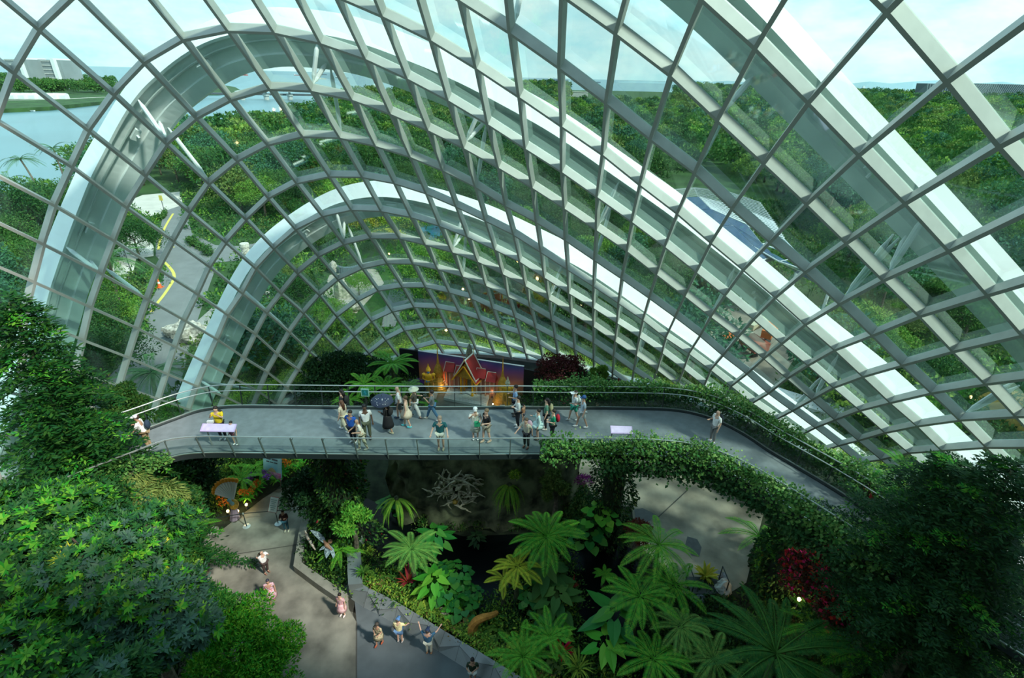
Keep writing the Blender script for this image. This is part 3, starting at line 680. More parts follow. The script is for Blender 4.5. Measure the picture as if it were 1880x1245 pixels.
# two slab towers on the far bank
def tower(u0, u1, vtop, vbase, label):
    b = G((u0 + u1) / 2, 163, 0); t = 0
    d = ray((u0 + u1) / 2, vtop); k = b.y / d.y; H = EYE.z + d.z * k; w = (ray(u1, 150) * (b.y / ray(u1, 150).y) - ray(u0, 150) * (b.y / ray(u0, 150).y)).length
    r = empty('slab_tower', b, label=label, cat='building')
    m = MB(); m.box(-w / 2, w * .22, 0, 30, 0, H); m.build('facade', mat('tower_grey', (.26, .29, .30), rough=.7, var=.1, scale=.05), r)
    m = MB(); m.box(w * .22, w * .36, -2, 32, 0, H + 1.5); m.build('stair_core', wht, r)
    m = MB(); m.box(w * .36, w * .5, 2, 28, 0, H); m.build('side_wing', MATS['tower_grey'], r)
    for z in range(6, int(H), 4):
        m = MB(); m.box(-w / 2 - .2, w * .22, -.4, 0, z, z + 1.1); m.build('balcony_band', conc, r)
tower(27, 63, 109, 130, 'hazy slab tower on the far bank, nearer the left edge of the two'); tower(80, 124, 110, 128, 'hazy slab tower on the far bank, the more inland of the two')
# low white pavilion row and embankment path on the far bank
r = empty('market_pavilion', G(50, 181, 0), label='long low building with white arched roof bays on the far bank', cat='building')
o = G(50, 181, 0)
for k in range(6):
    p = G(6 + k * 19, 181.5, 0) - o; m = MB(); L_ = 9.5
    m.sweep([p, p + Vector((L_, .6, 0))], [(2.2, 0), (2.2, 2.6), (1.6, 3.6), (0, 4.1), (-1.6, 3.6), (-2.2, 2.6), (-2.2, 0)], [(Vector((0, 1, 0)), Vector((0, 0, 1)))] * 2); m.build('roof_bay', wht, r)
ribbon('footpath', [(-200, 184), (0, 184), (100, 182), (200, 178)], 4, pale, .02)
# rowing boat wake / pontoon on the river
m = MB(); c = G(40, 204, -2.1); m.frame_box((0, 0, .3), Vector((7, .6, 0)), Vector((0, .9, 0)), Vector((0, 0, .3)))
m.poly([(-7.5, -1.6, .6), (7.5, -.6, .6), (7, .8, .6), (-7, 0, .6)], .15); o = m.build('floating_pontoon', wht, label='long white floating pontoon lying on the river', cat='pontoon'); o.location = c
# barrage bridge: deck, piers with canopies
r = empty('barrage_bridge', G(470, 183, -2), label='low grey barrage bridge across the river mouth with round white pier roofs', cat='bridge'); o = G(470, 183, -2)
A = G(330, 180, -2) - o; B = G(640, 184, -2) - o; A.z = B.z = 0
m = MB(); m.bar(A + Vector((0, 0, 3.5)), B + Vector((0, 0, 3.5)), 8, 1.6, Vector((0, 0, 1))); m.build('deck', dkgrey, r)
for px in (372, 450, 494, 537, 590):
    p = G(px, 183, -2) - o; p = Vector((p.x, p.y - 5, 0))
    m = MB(); m.lathe([(2.4, 0), (2.4, 3.2), (3.2, 3.6), (3.2, 5.0), (1.2, 5.2), (1.0, 7)], 10, p); pr = m.build('pier', conc, r)
    m = MB(); m.lathe([(5.6, 7.0), (5.6, 7.4), (.4, 8.2)], 12, p); m.build('pier_roof', wht, pr)
# ships at anchor
def ship(u, v, L_, label, col, cranes=2, house=1):
    hz = 127 if u < 500 else 128 + max(0, u - 500) * .0135 if u < 1180 else 137 + (u - 1180) * .058
    P = G(u, CY - FPX * math.tan(PITCH) + (u - CX) * math.tan(ROLL) + max(1.6, v - hz) , -2.2); r = empty('cargo_ship', P, label=label, cat='ship', group='ships anchored in the strait'); del r['group']
    h = L_ * .055; m = MB(); out = [(-.5, -.06), (.42, -.06), (.5, 0), (.42, .06), (-.5, .06)]
    m.add([(x * L_, y * L_ * 1.2, z) for z in (0, h) for x, y in out], [(0, 1, 2, 3, 4)[::-1], (5, 6, 7, 8, 9)] + [(k, (k + 1) % 5, 5 + (k + 1) % 5, 5 + k) for k in range(5)]); m.build('hull', col, r)
    m = MB(); m.box(-.47 * L_, -.36 * L_, -.05 * L_, .05 * L_, h, h * 2.4); m.box(-.45 * L_, -.40 * L_, -.03 * L_, .03 * L_, h * 2.4, h * 3.0); m.build('superstructure', wht, r)
    for k in range(cranes):
        x = (-.2 + .5 * k / max(1, cranes - 1)) * L_; m = MB(); m.box(x - L_ * .006, x + L_ * .006, -L_ * .006, L_ * .006, h, h * 2.4); m.bar((x, 0, h * 2.2), (x + L_ * .08, 0, h * 1.8), L_ * .008, L_ * .008, Vector((0, 0, 1))); m.build('deck_crane', conc, r)
hr = mat('hull_red', (.42, .12, .10), rough=.6); hb = mat('hull_blue', (.10, .13, .18), rough=.6)
ship(438, 138, 90, 'small ferry with a red and white hull near the islet', hr, 0); ship(548, 137, 55, 'red and white supply ship lying left of the V strut', hr, 1); ship(590, 135.6, 90, 'dark low cargo ship on the horizon above the supply ships', hb, 3)
ship(628, 141, 60, 'grey ship between two shell ribs over the bridge', hb, 2); ship(700, 139, 70, 'far grey freighter behind the shell ribs right of the bridge', hb, 2); ship(1024, 140.5, 200, 'long dark tanker on the horizon above the gardens', hb, 4); ship(1085, 143.5, 130, 'long low barge ship just right of the tanker', hb, 0)
ship(593, 143, 26, 'small orange-hulled boat below the V strut', mat('hull_orange', (.75, .45, .18), rough=.6), 0); ship(1600, 168.5, 150, 'dark freighter under the hazy hills, nearer the arch', hb, 3); ship(1668, 170, 170, 'longer dark freighter under the hazy hills, nearer the fin-clad building', hb, 2); ship(1292, 158, 60, 'white cruise boat at the harbour edge', wht, 1)
# hazy hills
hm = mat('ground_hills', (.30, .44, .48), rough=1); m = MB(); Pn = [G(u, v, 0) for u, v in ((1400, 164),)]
D0 = 5200
def hillrow(x0, x1, hts, name='hill'):
    n = len(hts); vs = []
    for k, h in enumerate(hts):
        x = x0 + (x1 - x0) * k / (n - 1); vs += [(x, D0, -3), (x, D0 + 300, h), (x, D0 + 900, -3)]
    m = MB(); m.add(vs, [q for k in range(n - 1) for q in ((3 * k, 3 * k + 3, 3 * k + 4, 3 * k + 1), (3 * k + 1, 3 * k + 4, 3 * k + 5, 3 * k + 2))]); m.build(name, hm, kind='structure')
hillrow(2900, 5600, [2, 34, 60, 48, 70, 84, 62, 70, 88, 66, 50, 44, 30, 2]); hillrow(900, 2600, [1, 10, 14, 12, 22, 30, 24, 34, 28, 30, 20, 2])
# pair of flared fin-clad buildings
def finned(u0, u1, label):
    P0 = G(u0, 196, 0); P1 = G(u1, 196, 0); w = (P1 - P0).length; c = (P0 + P1) / 2; k = c.y / ray((u0 + u1) / 2, 154).y; H = EYE.z + ray((u0 + u1) / 2, 154).z * k
    r = empty('fin_clad_building', c, label=label, cat='building'); fl = .3 * w
    m = MB(); m.add([(-w / 2, 0, 0), (w / 2, 0, 0), (w / 2, 25, 0), (-w / 2, 25, 0), (-w / 2 - fl * .2, 0, H), (w / 2 + fl, 0, H), (w / 2 + fl, 25, H), (-w / 2 - fl * .2, 25, H)], [(0, 1, 5, 4), (1, 2, 6, 5), (2, 3, 7, 6), (3, 0, 4, 7), (4, 5, 6, 7)]); m.build('body', mat('fin_body', (.12, .15, .17), rough=.5), r)
    m = MB(); n = 26
    for q in range(n + 1):
        t = q / n; m.bar(((-.5 + t) * w, -.3, 0), ((-.5 + t) * w + fl * (-.3 + 1.3 * t), -.3, H), .45, .7, Vector((0, -1, 0)))
    m.build('fin_screen', mat('fin_metal', (.30, .35, .37), rough=.5), r)
finned(1714, 1760, 'flared grey building clad in vertical fins beyond the trees, partly behind a rib'); finned(1806, 1844, 'smaller flared grey building clad in vertical fins, nearest the right edge')
# low roofs in the woods
for (u, v, w, d, h, lb) in ((1062, 178, 26, 10, 3, 'long low pale roof in the woods below the tanker'), (1325, 186, 18, 8, 4, 'low cream house roof in the woods left of the large arch'), (1445, 214, 14, 10, 3.5, 'cream boundary building beside the lawn'), (1690, 205, 16, 10, 4, 'low pinkish roof among the yellow-green trees')):
    P = G(u, v, 0); r = empty('low_building', P, label=lb, cat='building'); m = MB(); m.box(-w / 2, w / 2, 0, d, 0, h * 2); m.build('wall_block', conc, r); m = MB(); m.box(-w / 2 - .6, w / 2 + .6, -.6, d + .6, h * 2, h * 2 + .5); m.build('roof', mat('roof_cream', (.62, .58, .54), rough=.8, var=.05), r)
mb = MB(); mb.poly([G(u, v, .05) for u, v in ((1395, 195), (1440, 193), (1448, 206), (1400, 208))]); mb.build('lawn', mat('ground_lawn', (.35, .42, .10), rough=.95), kind='structure')
# flowering yellow hedge rows in the woods
def bush(name, P, R, n, leaf, m_, seed, label, cat='bush', lw=.6, group=None):
    V, F = blob_leaves((0, 0, 0), R, n, leaf, seed, lw); return obj(name, arr_mesh(name, V, F), m_, None, P, label=label, cat=cat, group=group)
bush('flowering_hedge', G(1200, 205, 2.5), (13, 4, 2.6), 2500, .6, G_YEL, 3, 'yellow flowering hedge in the woods below the horizon, right of a rib'); bush('flowering_hedge', G(1166, 205, 2.5), (6, 4, 2.6), 1400, .6, G_YEL, 4, 'shorter yellow flowering hedge in the woods, left of the rib')
# solar canopy
r = empty('solar_canopy', G(1350, 455, 0), label='white lattice canopy with blue solar panels rising among the trees', cat='canopy'); o = G(1350, 455, 0)
def Q(u, v, z): return G(u, v, z) - o
steelw = mat('lattice_white', (.75, .78, .78), rough=.4); sol = mat('solar_blue', (.05, .10, .19), rough=.55, var=.15, scale=2, spec=.12)
Z = 6.0
grid = [[(1215, 350), (1275, 345), (1335, 352), (1395, 372)], [(1238, 365), (1282, 362), (1348, 378), (1420, 408)], [(1262, 388), (1305, 385), (1372, 415), (1440, 440)], [(1300, 420), (1345, 415), (1398, 448), (1470, 472)], [(1345, 462), (1382, 452), (1430, 480), (1505, 505)], [(1398, 478), (1425, 470), (1475, 500), (1525, 525)]]
def zz(i, j): return Z + 1.4 * sin(i * .55 + .3) - .5 * j * .5
GP = [[Q(*grid[i][j], zz(i, j)) for j in range(4)] for i in range(6)]
for i in range(5):
    for j in range(3):
        a, b, c, d = GP[i][j], GP[i][j + 1], GP[i + 1][j + 1], GP[i + 1][j]
        solar = (j == 0 and i >= 1) or (j == 1 and i >= 2) or (j == 2 and i >= 4)
        m = MB(); cc = (a + b + c + d) / 4; qd = [cc + (x - cc) * .965 for x in (a, b, c, d)]
        if solar: m.poly([x + Vector((0, 0, .12)) for x in qd], .08); m.build('solar_panel', sol, r)
        elif i < 2 or (i == 2 and j == 1):
            for s in range(9):
                t = (s + .5) / 9; m.bar(a.lerp(d, t) + Vector((0, 0, .1)), b.lerp(c, t) + Vector((0, 0, .1)), .32 if j else .2, .06, Vector((0, 0, 1)))
            m.build('louvre_bay', steelw if i else mat('louvre_grey', (.30, .34, .33), rough=.5), r)
m = MB()
for i in range(6):
    for j in range(4):
        if j < 3: m.tube([GP[i][j], GP[i][j + 1]], .09, 5)
        if i < 5: m.tube([GP[i][j], GP[i + 1][j]], .09, 5)
        if i < 5 and j < 3: m.tube([GP[i][j + 1], GP[i + 1][j]], .05, 4)
m.build('roof_lattice', steelw, r)
m = MB(); m.tube([GP[k][0] + Vector((0, 0, -.25)) for k in range(6)], .22, 8); m.tube([GP[5][k] + Vector((0, 0, -.25)) for k in range(4)], .22, 8); m.build('edge_beam', mat('edge_violet', (.12, .10, .22), rough=.4), r)
for i, j in ((0, 0), (0, 3), (2, 1), (3, 3), (5, 0), (5, 3), (4, 1)):
    p = GP[i][j]; m = MB(); m.tube([(p.x, p.y, -.1), (p.x, p.y, p.z - .1)], .16, 8); m.build('post', steelw, r)
# white oval canopy
P = G(842, 306, 2.2); r = empty('shade_canopy', (P.x, P.y, 0), label='small white shell-shaped shade canopy among the dark trees', cat='canopy')
m = MB(); n = 10; vs = []
for a in range(n + 1):
    for b in range(7):
        s = -1 + 2 * a / n; t = -1 + 2 * b / 6; vs.append((s * 2.3, t * 1.9 * math.sqrt(max(0, 1 - s * s * .96)), 3.2 - .9 * s * s - .35 * t * t))
m.add(vs, [(a * 7 + b, a * 7 + b + 1, a * 7 + b + 8, a * 7 + b + 7) for a in range(n) for b in range(6)]); m.build('membrane', wht, r, smooth=True)
m = MB(); m.tube([(0, 0, 0), (0, 0, 3.2)], .1, 6); m.build('mast', steelw, r)
# bright flower garden seen under the small arch
for k, (u, v, sx, m_, sd, lb) in enumerate(((700, 402, 3.4, G_LIME, 1, 'mound of bright lime shrubs under the small arch, in the middle'), (745, 412, 3.0, G_LIME, 2, 'mound of bright lime shrubs nearest the blue pool'), (655, 415, 2.6, G_YEL, 3, 'mound of yellow-green shrubs nearest the white V struts'), (712, 440, 2.0, G_YEL, 4, 'low yellow-green shrub patch below the lime mounds'), (600, 425, 2.4, G_BRIGHT, 5, 'bright green shrub at the left end of the lime mounds'))):
    bush('lime_shrub', G(u, v, 0), (sx * 1.5, sx * .9, 1.6), 2600, .28, m_, sd, lb)
m = MB(); m.poly([G(u, v, .08) for u, v in ((762, 402), (790, 398), (815, 412), (812, 432), (790, 440), (770, 425))], .3); m.build('ornamental_pool', mat('pool_blue', (.05, .28, .45), rough=.15, var=.3, scale=.6), label='small turquoise ornamental pool beside the lime shrubs', cat='pool')
# carved stone columns
def stone_col(P, H, label):
    r = empty('carved_column', P, label=label, cat='sculpture'); st = mat('carved_stone', (.58, .54, .46), rough=.9, var=.25, scale=5, bump=.8)
    m = MB(); m.lathe([(.62, 0), (.62, .25), (.5, .35)], 12); m.build('plinth', st, r)
    rg = random.Random(4); pr = [(.42 + rg.uniform(-.06, .06), .35 + (H - .9) * k / 18) for k in range(19)]; m = MB(); m.lathe(pr, 14)
    for q in range(3): m.tube([(.44 * cos(t * .5 + q * 2.1), .44 * sin(t * .5 + q * 2.1), .4 + (H - 1) * t / 20) for t in range(21)], .10, 6)
    m.build('carved_shaft', st, r); m = MB(); m.lathe([(.5, H - .55), (.54, H - .4), (.54, H - .05), (.5, H)], 14); m.build('capital', st, r)
stone_col(G(462, 512, 0), 4.6, 'tall carved cream stone column left of the small arch'); stone_col(G(482, 568, 0), 2.2, 'short carved stone column inside the small arch')
def rock(P, sc, seed, label, col=(.42, .38, .32)):
    rg = np.random.default_rng(seed); m = MB(); m.ball((0, 0, 0), 1, 16, 12)
    V = np.array(m.v); d = unit(V); f = sum(np.sin(d @ rg.normal(size=3) * k + rg.uniform(0, 6)) * (.34 / k ** .5) for k in (2.5, 4, 6, 9, 13)); V = d * (1 + f[:, None] * .45) * np.array(sc) + np.array([0, 0, sc[2] * .8])
    m.v = [tuple(x) for x in V]; o = m.build('rock_sculpture', mat('weathered_rock', (.44, .40, .34), rough=.95, var=.45, scale=4, bump=1.0), label=label, cat='rock'); o.location = P; return o
rock(G(630, 560, 0), (.8, .7, 1.9), 2, 'pitted upright scholar rock standing by the gravel clearing'); rock(G(640, 570, 0), (1.6, .8, .7), 5, 'low pitted rock at the foot of the upright scholar rock'); rock(G(352, 628, 0), (2.3, 1.0, 1.2), 8, 'wide tangled brown root-like rock beside the road'); rock(G(318, 615, 0), (.8, .7, .6), 11, 'smaller grey rock at the left end of the root-like rock')
rock(G(613, 500, 0), (.6, .6, .8), 17, 'rounded pale boulder near the curved row of seats')
# curved row of dark railings/seats
r = empty('curved_bench', G(640, 500, 0), label='curved slatted dark bench around the gravel clearing', cat='bench'); o = G(640, 500, 0)
for k in range(26):
    u = 615 + k * 3.6; v = 498 + 5 * sin(k * .25); p = G(u, v, 0) - o; m = MB(); m.box(p.x - .12, p.x + .12, p.y - .25, p.y + .25, 0, .9); m.build('upright', mat('bench_slate', (.12, .16, .18), rough=.5), r)
# traffic cone
def cone(P, label):
    r = empty('traffic_cone', P, label=label, cat='cone'); og = mat('cone_orange', (.85, .16, .04), rough=.5); m = MB(); m.box(-.22, .22, -.22, .22, 0, .04); m.build('base', og, r)
    m = MB(); m.lathe([(.16, .04), (.10, .35)], 12); m.lathe([(.075, .5), (.03, .75)], 12); m.build('body', og, r); m = MB(); m.lathe([(.10, .35), (.075, .5)], 12); m.build('reflective_band', wht, r); r.scale = (1.5,) * 3
cone(G(294, 528, 0), 'orange traffic cone on the kerb of the road'); cone(G(1212, 758, 0), 'orange traffic cone behind the curb outside the glass at the hedge')
# road sign poles
def pole(P, H, label, board=None):
    r = empty('sign_pole', P, label=label, cat='pole'); m = MB(); m.tube([(0, 0, 0), (0, 0, H)], .06, 6); m.build('post', dkgrey, r)
    if board: m = MB(); m.box(-.3, .3, -.05, .0, H - .9, H); m.build('sign_plate', board, r)
pole(G(303, 392, 0), 3.2, 'tall pole with a yellow plate beside the bend of the road', yel); pole(G(243, 506, 0), 3.6, 'thin dark lamp pole at the edge of the pale pavement')
# clipped hedges by the road
def hedge(px, w, h, n, m_, seed, label):
    P = spline([G(u, v, 0) for u, v in px], 3); o0 = P[0].copy(); P = [p - o0 for p in P]; fr = [(Vector((0, 1, 0)), Vector((0, 0, 1)))] * len(P)
    o = strip_leaves('clipped_hedge', P, fr, w, h, n, .22, m_, seed, label=label, cat='hedge'); o.location = o0
hedge([(345, 442), (362, 452), (378, 462), (388, 470)], 1.4, 1.0, 420, G_MID, 4, 'clipped green hedge island in the middle of the road'); hedge([(285, 405), (300, 402), (303, 392)], 1.2, 1.0, 420, G_MID, 5, 'small clipped hedge on the corner of the pale pavement'); hedge([(238, 530), (262, 520), (285, 505), (272, 540), (250, 560)], 2.6, .8, 600, G_BRIGHT, 6, 'bright low hedge filling the verge beside the traffic cone')
# boom lift in the yard
r = empty('boom_lift', G(1372, 650, 0), label='orange and cream boom lift parked in the dirt yard behind the glass', cat='vehicle'); o = G(1372, 650, 0)
og = mat('machine_orange', (.80, .22, .06), rough=.5); cr_ = mat('machine_cream', (.66, .62, .42), rough=.5)
def W(u, v, z): return G(u, v, z) - o
m = MB(); m.bar(W(1368, 628, .9), W(1398, 648, .9), 1.6, .9, Vector((0, 0, 1))); m.build('chassis', mat('machine_red', (.40, .12, .08), rough=.6), r)
m = MB(); m.bar(W(1376, 606, 2.2), W(1415, 588, 2.4), .7, .6, Vector((0, 0, 1))); m.build('counterweight', cr_, r)
m = MB(); m.bar(W(1405, 622, 2.2), W(1421, 600, 2.6), .9, .8, Vector((0, 0, 1))); m.build('turret_cover', og, r)
for dz in (0, 7): m = MB(); m.bar(W(1328, 619 + dz, 2), W(1352, 608 + dz, 2), .22, .22, Vector((0, 0, 1))); m.build('boom', og, r)
m = MB(); m.tube([W(1300, 606, 2.6), W(1318, 598, 2.6), W(1330, 604, 2.4), W(1312, 614, 2.2), W(1300, 606, 2.6)], .05, 5); m.build('basket_rail', cr_, r)
for u, v in ((1366, 640), (1384, 655), (1398, 640), (1408, 628)):
    p = W(u, v, 0); m = MB(); m.frame_box(p + Vector((0, 0, .35)), Vector((.3, .1, 0)), Vector((-.05, .15, 0)), Vector((0, 0, .35))); m.build('wheel', dkgrey, r)
# golden domed huts beyond the lower right shell
for u, v, R_, lb in ((1855, 772, 2.6, 'ochre dome outside the glass at the right edge, partly behind the other'), (1880, 790, 2.2, 'second ochre dome outside the glass, touching the frame edge')):
    m = MB(); m.lathe([(R_, 0), (R_ * .98, R_ * .25), (R_ * .85, R_ * .5), (R_ * .55, R_ * .75), (R_ * .1, R_ * .86)], 20); o = m.build('ochre_dome', mat('dome_ochre', (.55, .33, .06), rough=.5, var=.2, scale=2), label=lb, cat='dome', smooth=True); o.location = G(u, v, 0)
# palms by the river and near the road
pf = frond_mesh('palm_frond', 3.6, 1.25, .75, 44, 8, -.5, .42); pf.materials.append(leafmat('palm_green', (.09, .20, .06)))
def palm(P, H, lean, label, n=15, sc=1.0, seed=0):
    rg = random.Random(seed); m = MB(); pts = [Vector((lean[0] * t * t, lean[1] * t * t, H * t)) for t in (0, .3, .6, .85, 1)]; m.tube(pts, [.24, .17, .15, .14, .13], 8)
    r = m.build('palm_tree', BARK, label=label, cat='palm'); r.location = P
    for k in range(n):
        f = obj('frond', pf, None, r, pts[-1], scale=sc * rg.uniform(.85, 1.1)); f.rotation_euler = (rg.uniform(-.3, .3), rg.uniform(-.5, .45), 2 * pi * k / n + rg.uniform(-.2, .2))
palm(G(74, 432, 0), 8, (-3.0, 1.6), 'leaning coconut palm over the river, lower of the two', seed=1); palm(G(95, 398, 0), 9, (-4, 2.6), 'leaning coconut palm over the river, upper of the two', seed=2); palm(G(130, 360, 0), 9, (-1.0, 1), 'palm on the bank just left of the large white arch', seed=3)
palm(G(225, 575, 0), 6, (.4, .2), 'palm with wide fronds beside the pale pavement', seed=5); palm(G(292, 745, 0), 3.0, (.3, 0), 'fountain-shaped palm with drooping fronds in front of the small arch foot', 24, .85, 6)
# named trees along the road
put_tree(G(258, 478, 0), 6, .75, 'dark green tree on the verge between the pale pavement and the road'); put_tree(G(196, 700, 0), 6, .82, 'large dark tree beside the road, behind the big conifer'); put_tree(G(165, 640, 0), 7, .8, 'broad tree between the large arch and the road')
put_tree(G(200, 560, 0), 8, .5, 'small bright tree on the verge below the thin lamp pole')
for k, (u, v, kk, s, lb) in enumerate(((520, 650, 1, .55, 'bushy tree close to the glass above the walkway bend'), (560, 600, 0, .6, 'dark tree close to the glass below the small arch'), (470, 640, 2, .5, 'bright bushy tree inside the small arch foot'), (610, 612, 2, .5, 'bright bush tree near the glass under the scholar rock'), (420, 690, 3, .45, 'olive shrub tree close to the glass by the walkway bend'), (880, 480, 3, .6, 'olive tree below the small arch crown'), (660, 545, 2, .4, 'bright young tree on the gravel clearing'), (760, 560, 0, .5, 'dark low tree behind the centre of the lattice'), (575, 470, 1, .7, 'rounded tree inside the small arch crown'), (820, 505, 1, .55, 'mid green tree by the path bend behind the lattice'), (940, 560, 0, .6, 'dark shade tree behind the lattice above the mural'), (1050, 600, 0, .6, 'dark shade tree behind the lattice right of the mural'), (1130, 640, 1, .55, 'green tree behind the lattice above the hedge'), (700, 470, 0, .5, 'dark tree just under the lime shrub mounds'))): put_tree(G(u, v, 0), kk + 6, s, lb)
# garden lights outside: small warm lamps
wl = mat('lamp_glow', (1, .8, .5), emit=(1, .55, .18, 14)); LAMPS = [(850, 531), (862, 549), (875, 491), (899, 467), (914, 485), (950, 480), (1006, 545), (1022, 532), (1040, 532), (1067, 560), (1644, 670), (1689, 685), (1783, 729), (714, 466)]
for k, (u, v) in enumerate(LAMPS):
    m = MB(); P = G(u, v + 6, 0); P2 = GD(u, v, (P - EYE).dot(fwd) * .985); m.tube([(0, 0, 0), (0, 0, P2.z - .12)], .03, 5); r = m.build('garden_lamp', dkgrey, label='small warm garden lamp glowing outside behind the lattice', cat='lamp', group='garden lamps outside the glass'); r.location = (P2.x, P2.y, 0)
    m = MB(); m.ball((0, 0, P2.z), .13, 8, 6); m.build('glow_bulb', wl, r)
# lime groundcover strip along the outside foot of the shell
out = [p + f[0] * 1.9 for p, f in zip(ring, _fr2)]; sel = [k for k in range(len(ring)) if -22 < ring[k].x < 24 and ring[k].y > 14]
P = [Vector((out[k].x, out[k].y, 1.1)) for k in sel]; fr = [(_fr2[k][0], Vector((0, 0, 1))) for k in sel]
strip_leaves('edging_plants', P, fr, 2.0, .7, 900, .16, G_LIME, 21, label='strip of yellow-green edging plants outside the foot of the glass', cat='edging plants', kind='stuff', lw=.3)
P = [Vector((p.x + f[0].x * 2.6, p.y + f[0].y * 2.6, .2)) for p, f in zip(P, fr)]; strip_leaves('grasses', P, fr, 3.4, 1.4, 900, .35, G_OLIVE, 22, label='tall olive grasses outside behind the yellow-green edging', cat='grass', kind='stuff', lw=.12)
mb = MB(); vs = []
for k in sel: f = _fr2[k][0]; vs += [Vector((ring[k].x, ring[k].y, 1.05)) + f * .2, Vector((ring[k].x, ring[k].y, 1.0)) + f * 3.6, Vector((ring[k].x, ring[k].y, -.1)) + f * 5.6]
mb.add(vs, [q for k in range(len(sel) - 1) for q in ((3 * k, 3 * k + 3, 3 * k + 4, 3 * k + 1), (3 * k + 1, 3 * k + 4, 3 * k + 5, 3 * k + 2))]); mb.build('ground_bank', grass_g, kind='structure')
# white construction material by the arch foot
m = MB(); m.frame_box((0, 0, .5), Vector((3.2, -2.3, 0)), Vector((.5, .7, 0)), Vector((0, 0, .5))); o = m.build('white_barrier', wht, label='white covered barrier lying outside by the small arch foot', cat='barrier'); o.location = G(1440, 745, 0)

# shrubs filling the ground between the outside trees
rg = np.random.default_rng(77); pts_ = []
ROADS = [[(300, 388), (345, 385), (352, 428), (395, 450), (440, 450), (500, 440), (500, 465), (400, 485), (372, 560), (340, 690), (300, 860), (60, 870), (120, 770), (180, 712), (262, 600), (278, 550), (300, 505), (284, 470), (286, 430)], [(225, 355), (340, 350), (340, 395), (270, 405), (228, 380)], [(203, 500), (212, 422), (250, 420), (285, 450), (285, 475), (240, 525)], [(588, 492), (705, 488), (715, 540), (655, 590), (590, 580)], [(715, 500), (800, 495), (805, 515), (740, 565), (725, 605), (695, 605), (705, 540)], [(345, 600), (440, 540), (470, 515), (530, 528), (520, 552), (440, 590), (350, 650)], [(1285, 570), (1420, 555), (1475, 640), (1420, 725), (1300, 690)], [(755, 398), (815, 398), (815, 445), (760, 430)]]
while len(pts_) < 2600:
    x_, y_ = rg.uniform(-75, 75), rg.uniform(5, 115); P_ = Vector((x_, y_, 0)); u, v = to_px(P_)
    if not (-80 < u < 1960 and v < 905): continue
    q = EM @ (np.array((x_, y_, 1.5)) - EC)
    if ((q / (EA + 4.5)) ** 2).sum() < 1: continue
    if not inpoly(u, v, land_px + [(2600, 1400), (-700, 1400)]) or any(inpoly(u, v, c) for c in ROADS): continue
    pts_.append((x_, y_))
for kk, (mm, f, nm) in enumerate(((G_DARK, .34, 'dark green'), (G_MID, .34, 'mid green'), (G_BRIGHT, .16, 'bright green'), (G_OLIVE, .16, 'olive green'))):
    a_ = int(len(pts_) * sum((0, .34, .34, .16)[:kk + 1])); b_ = a_ + int(len(pts_) * f); sets = []
    for x_, y_ in pts_[a_:b_]: s_ = rg.uniform(.7, 1.5); sets.append(blob_leaves((x_, y_, 0), (s_ * 1.3, s_ * 1.3, s_ * rg.uniform(.8, 1.6)), 80, .42, int(rg.integers(1e6)), .5))
    V, F = join_sets(sets); c_ = V.mean(0); obj('shrubbery', arr_mesh('shrubbery', V - c_, F), mm, None, tuple(c_), label=nm + ' shrubbery filling the garden ground outside the glass', cat='shrubbery', kind='stuff')

# ---------------------------------------------------------------- inside: floors and masses
soil = mat('ground_soil', (.022, .030, .014), rough=1, var=.5, scale=1.5)
conF = mat('floor_concrete', (.20, .195, .155), rough=.8, var=.42, scale=.7, detail=9, bump=.15); conR = mat('floor_concrete_warm', (.30, .27, .205), rough=.8, var=.42, scale=.5, detail=9)
dkF = mat('floor_dark', (.10, .12, .125), rough=.7, var=.12, scale=1.2)
mb = MB(); base = [Vector((p.x, p.y, -.01)) for p in ring]; mb.poly([Vector((b.x * .985, b.y * .985, -.01)) for b in base] + [Vector((-60, -12, -.01)), Vector((60, -12, -.01))], .3); mb.build('ground_soil', soil, kind='structure')
region('floor', [(640, 700), (1010, 700), (1010, 760), (900, 800), (640, 800), (600, 842), (585, 862), (555, 872), (520, 893), (483, 915), (455, 940), (430, 962), (398, 980), (374, 1015), (358, 1060), (345, 1110), (330, 1200), (322, 1300), (653, 1300), (655, 1143), (640, 1118), (618, 1100), (546, 1050), (556, 985), (566, 950), (560, 905), (585, 872), (625, 842)], .015, conF)
region('floor', [(653, 1300), (655, 1143), (628, 1080), (680, 1090), (800, 1150), (960, 1260), (1040, 1320)], .012, dkF)
region('floor', [(1000, 760), (1015, 838), (1040, 868), (1075, 888), (1100, 930), (1160, 930), (1165, 985), (1190, 1020), (1240, 1060), (1255, 1090), (1330, 1095), (1370, 1070), (1385, 1010), (1400, 950), (1405, 938), (1300, 880), (1225, 838), (1230, 780)], .015, conR)
# inlaid grooves and stains on the floors
gro = mat('groove_dark', (.07, .07, .06), rough=.9); pat = mat('floor_patch', (.10, .105, .105), rough=.7, var=.1)
ribbon('floor_joint', [(372, 1026), (400, 1023), (480, 1010), (545, 1000), (556, 996)], .05, gro, .03); ribbon('floor_joint', [(1208, 950), (1235, 925), (1262, 900)], .07, gro, .03); ribbon('floor_joint', [(655, 1143), (654, 1300)], .05, gro, .03)
region('floor_patch', [(1164, 935), (1180, 933), (1205, 945), (1195, 955), (1180, 962), (1168, 962)], .03, pat); region('floor_patch', [(1262, 985), (1280, 990), (1288, 1005), (1284, 1022), (1270, 1020), (1258, 1000)], .03, pat)
mud = mat('floor_stain', (.11, .095, .065), rough=.9, var=.2, scale=2)
region('floor_stain', [(500, 903), (530, 890), (556, 876), (575, 862), (560, 872), (540, 890), (512, 905)], .028, mud); region('floor_stain', [(380, 1022), (386, 1024), (384, 1050), (376, 1062), (374, 1050)], .028, mud)
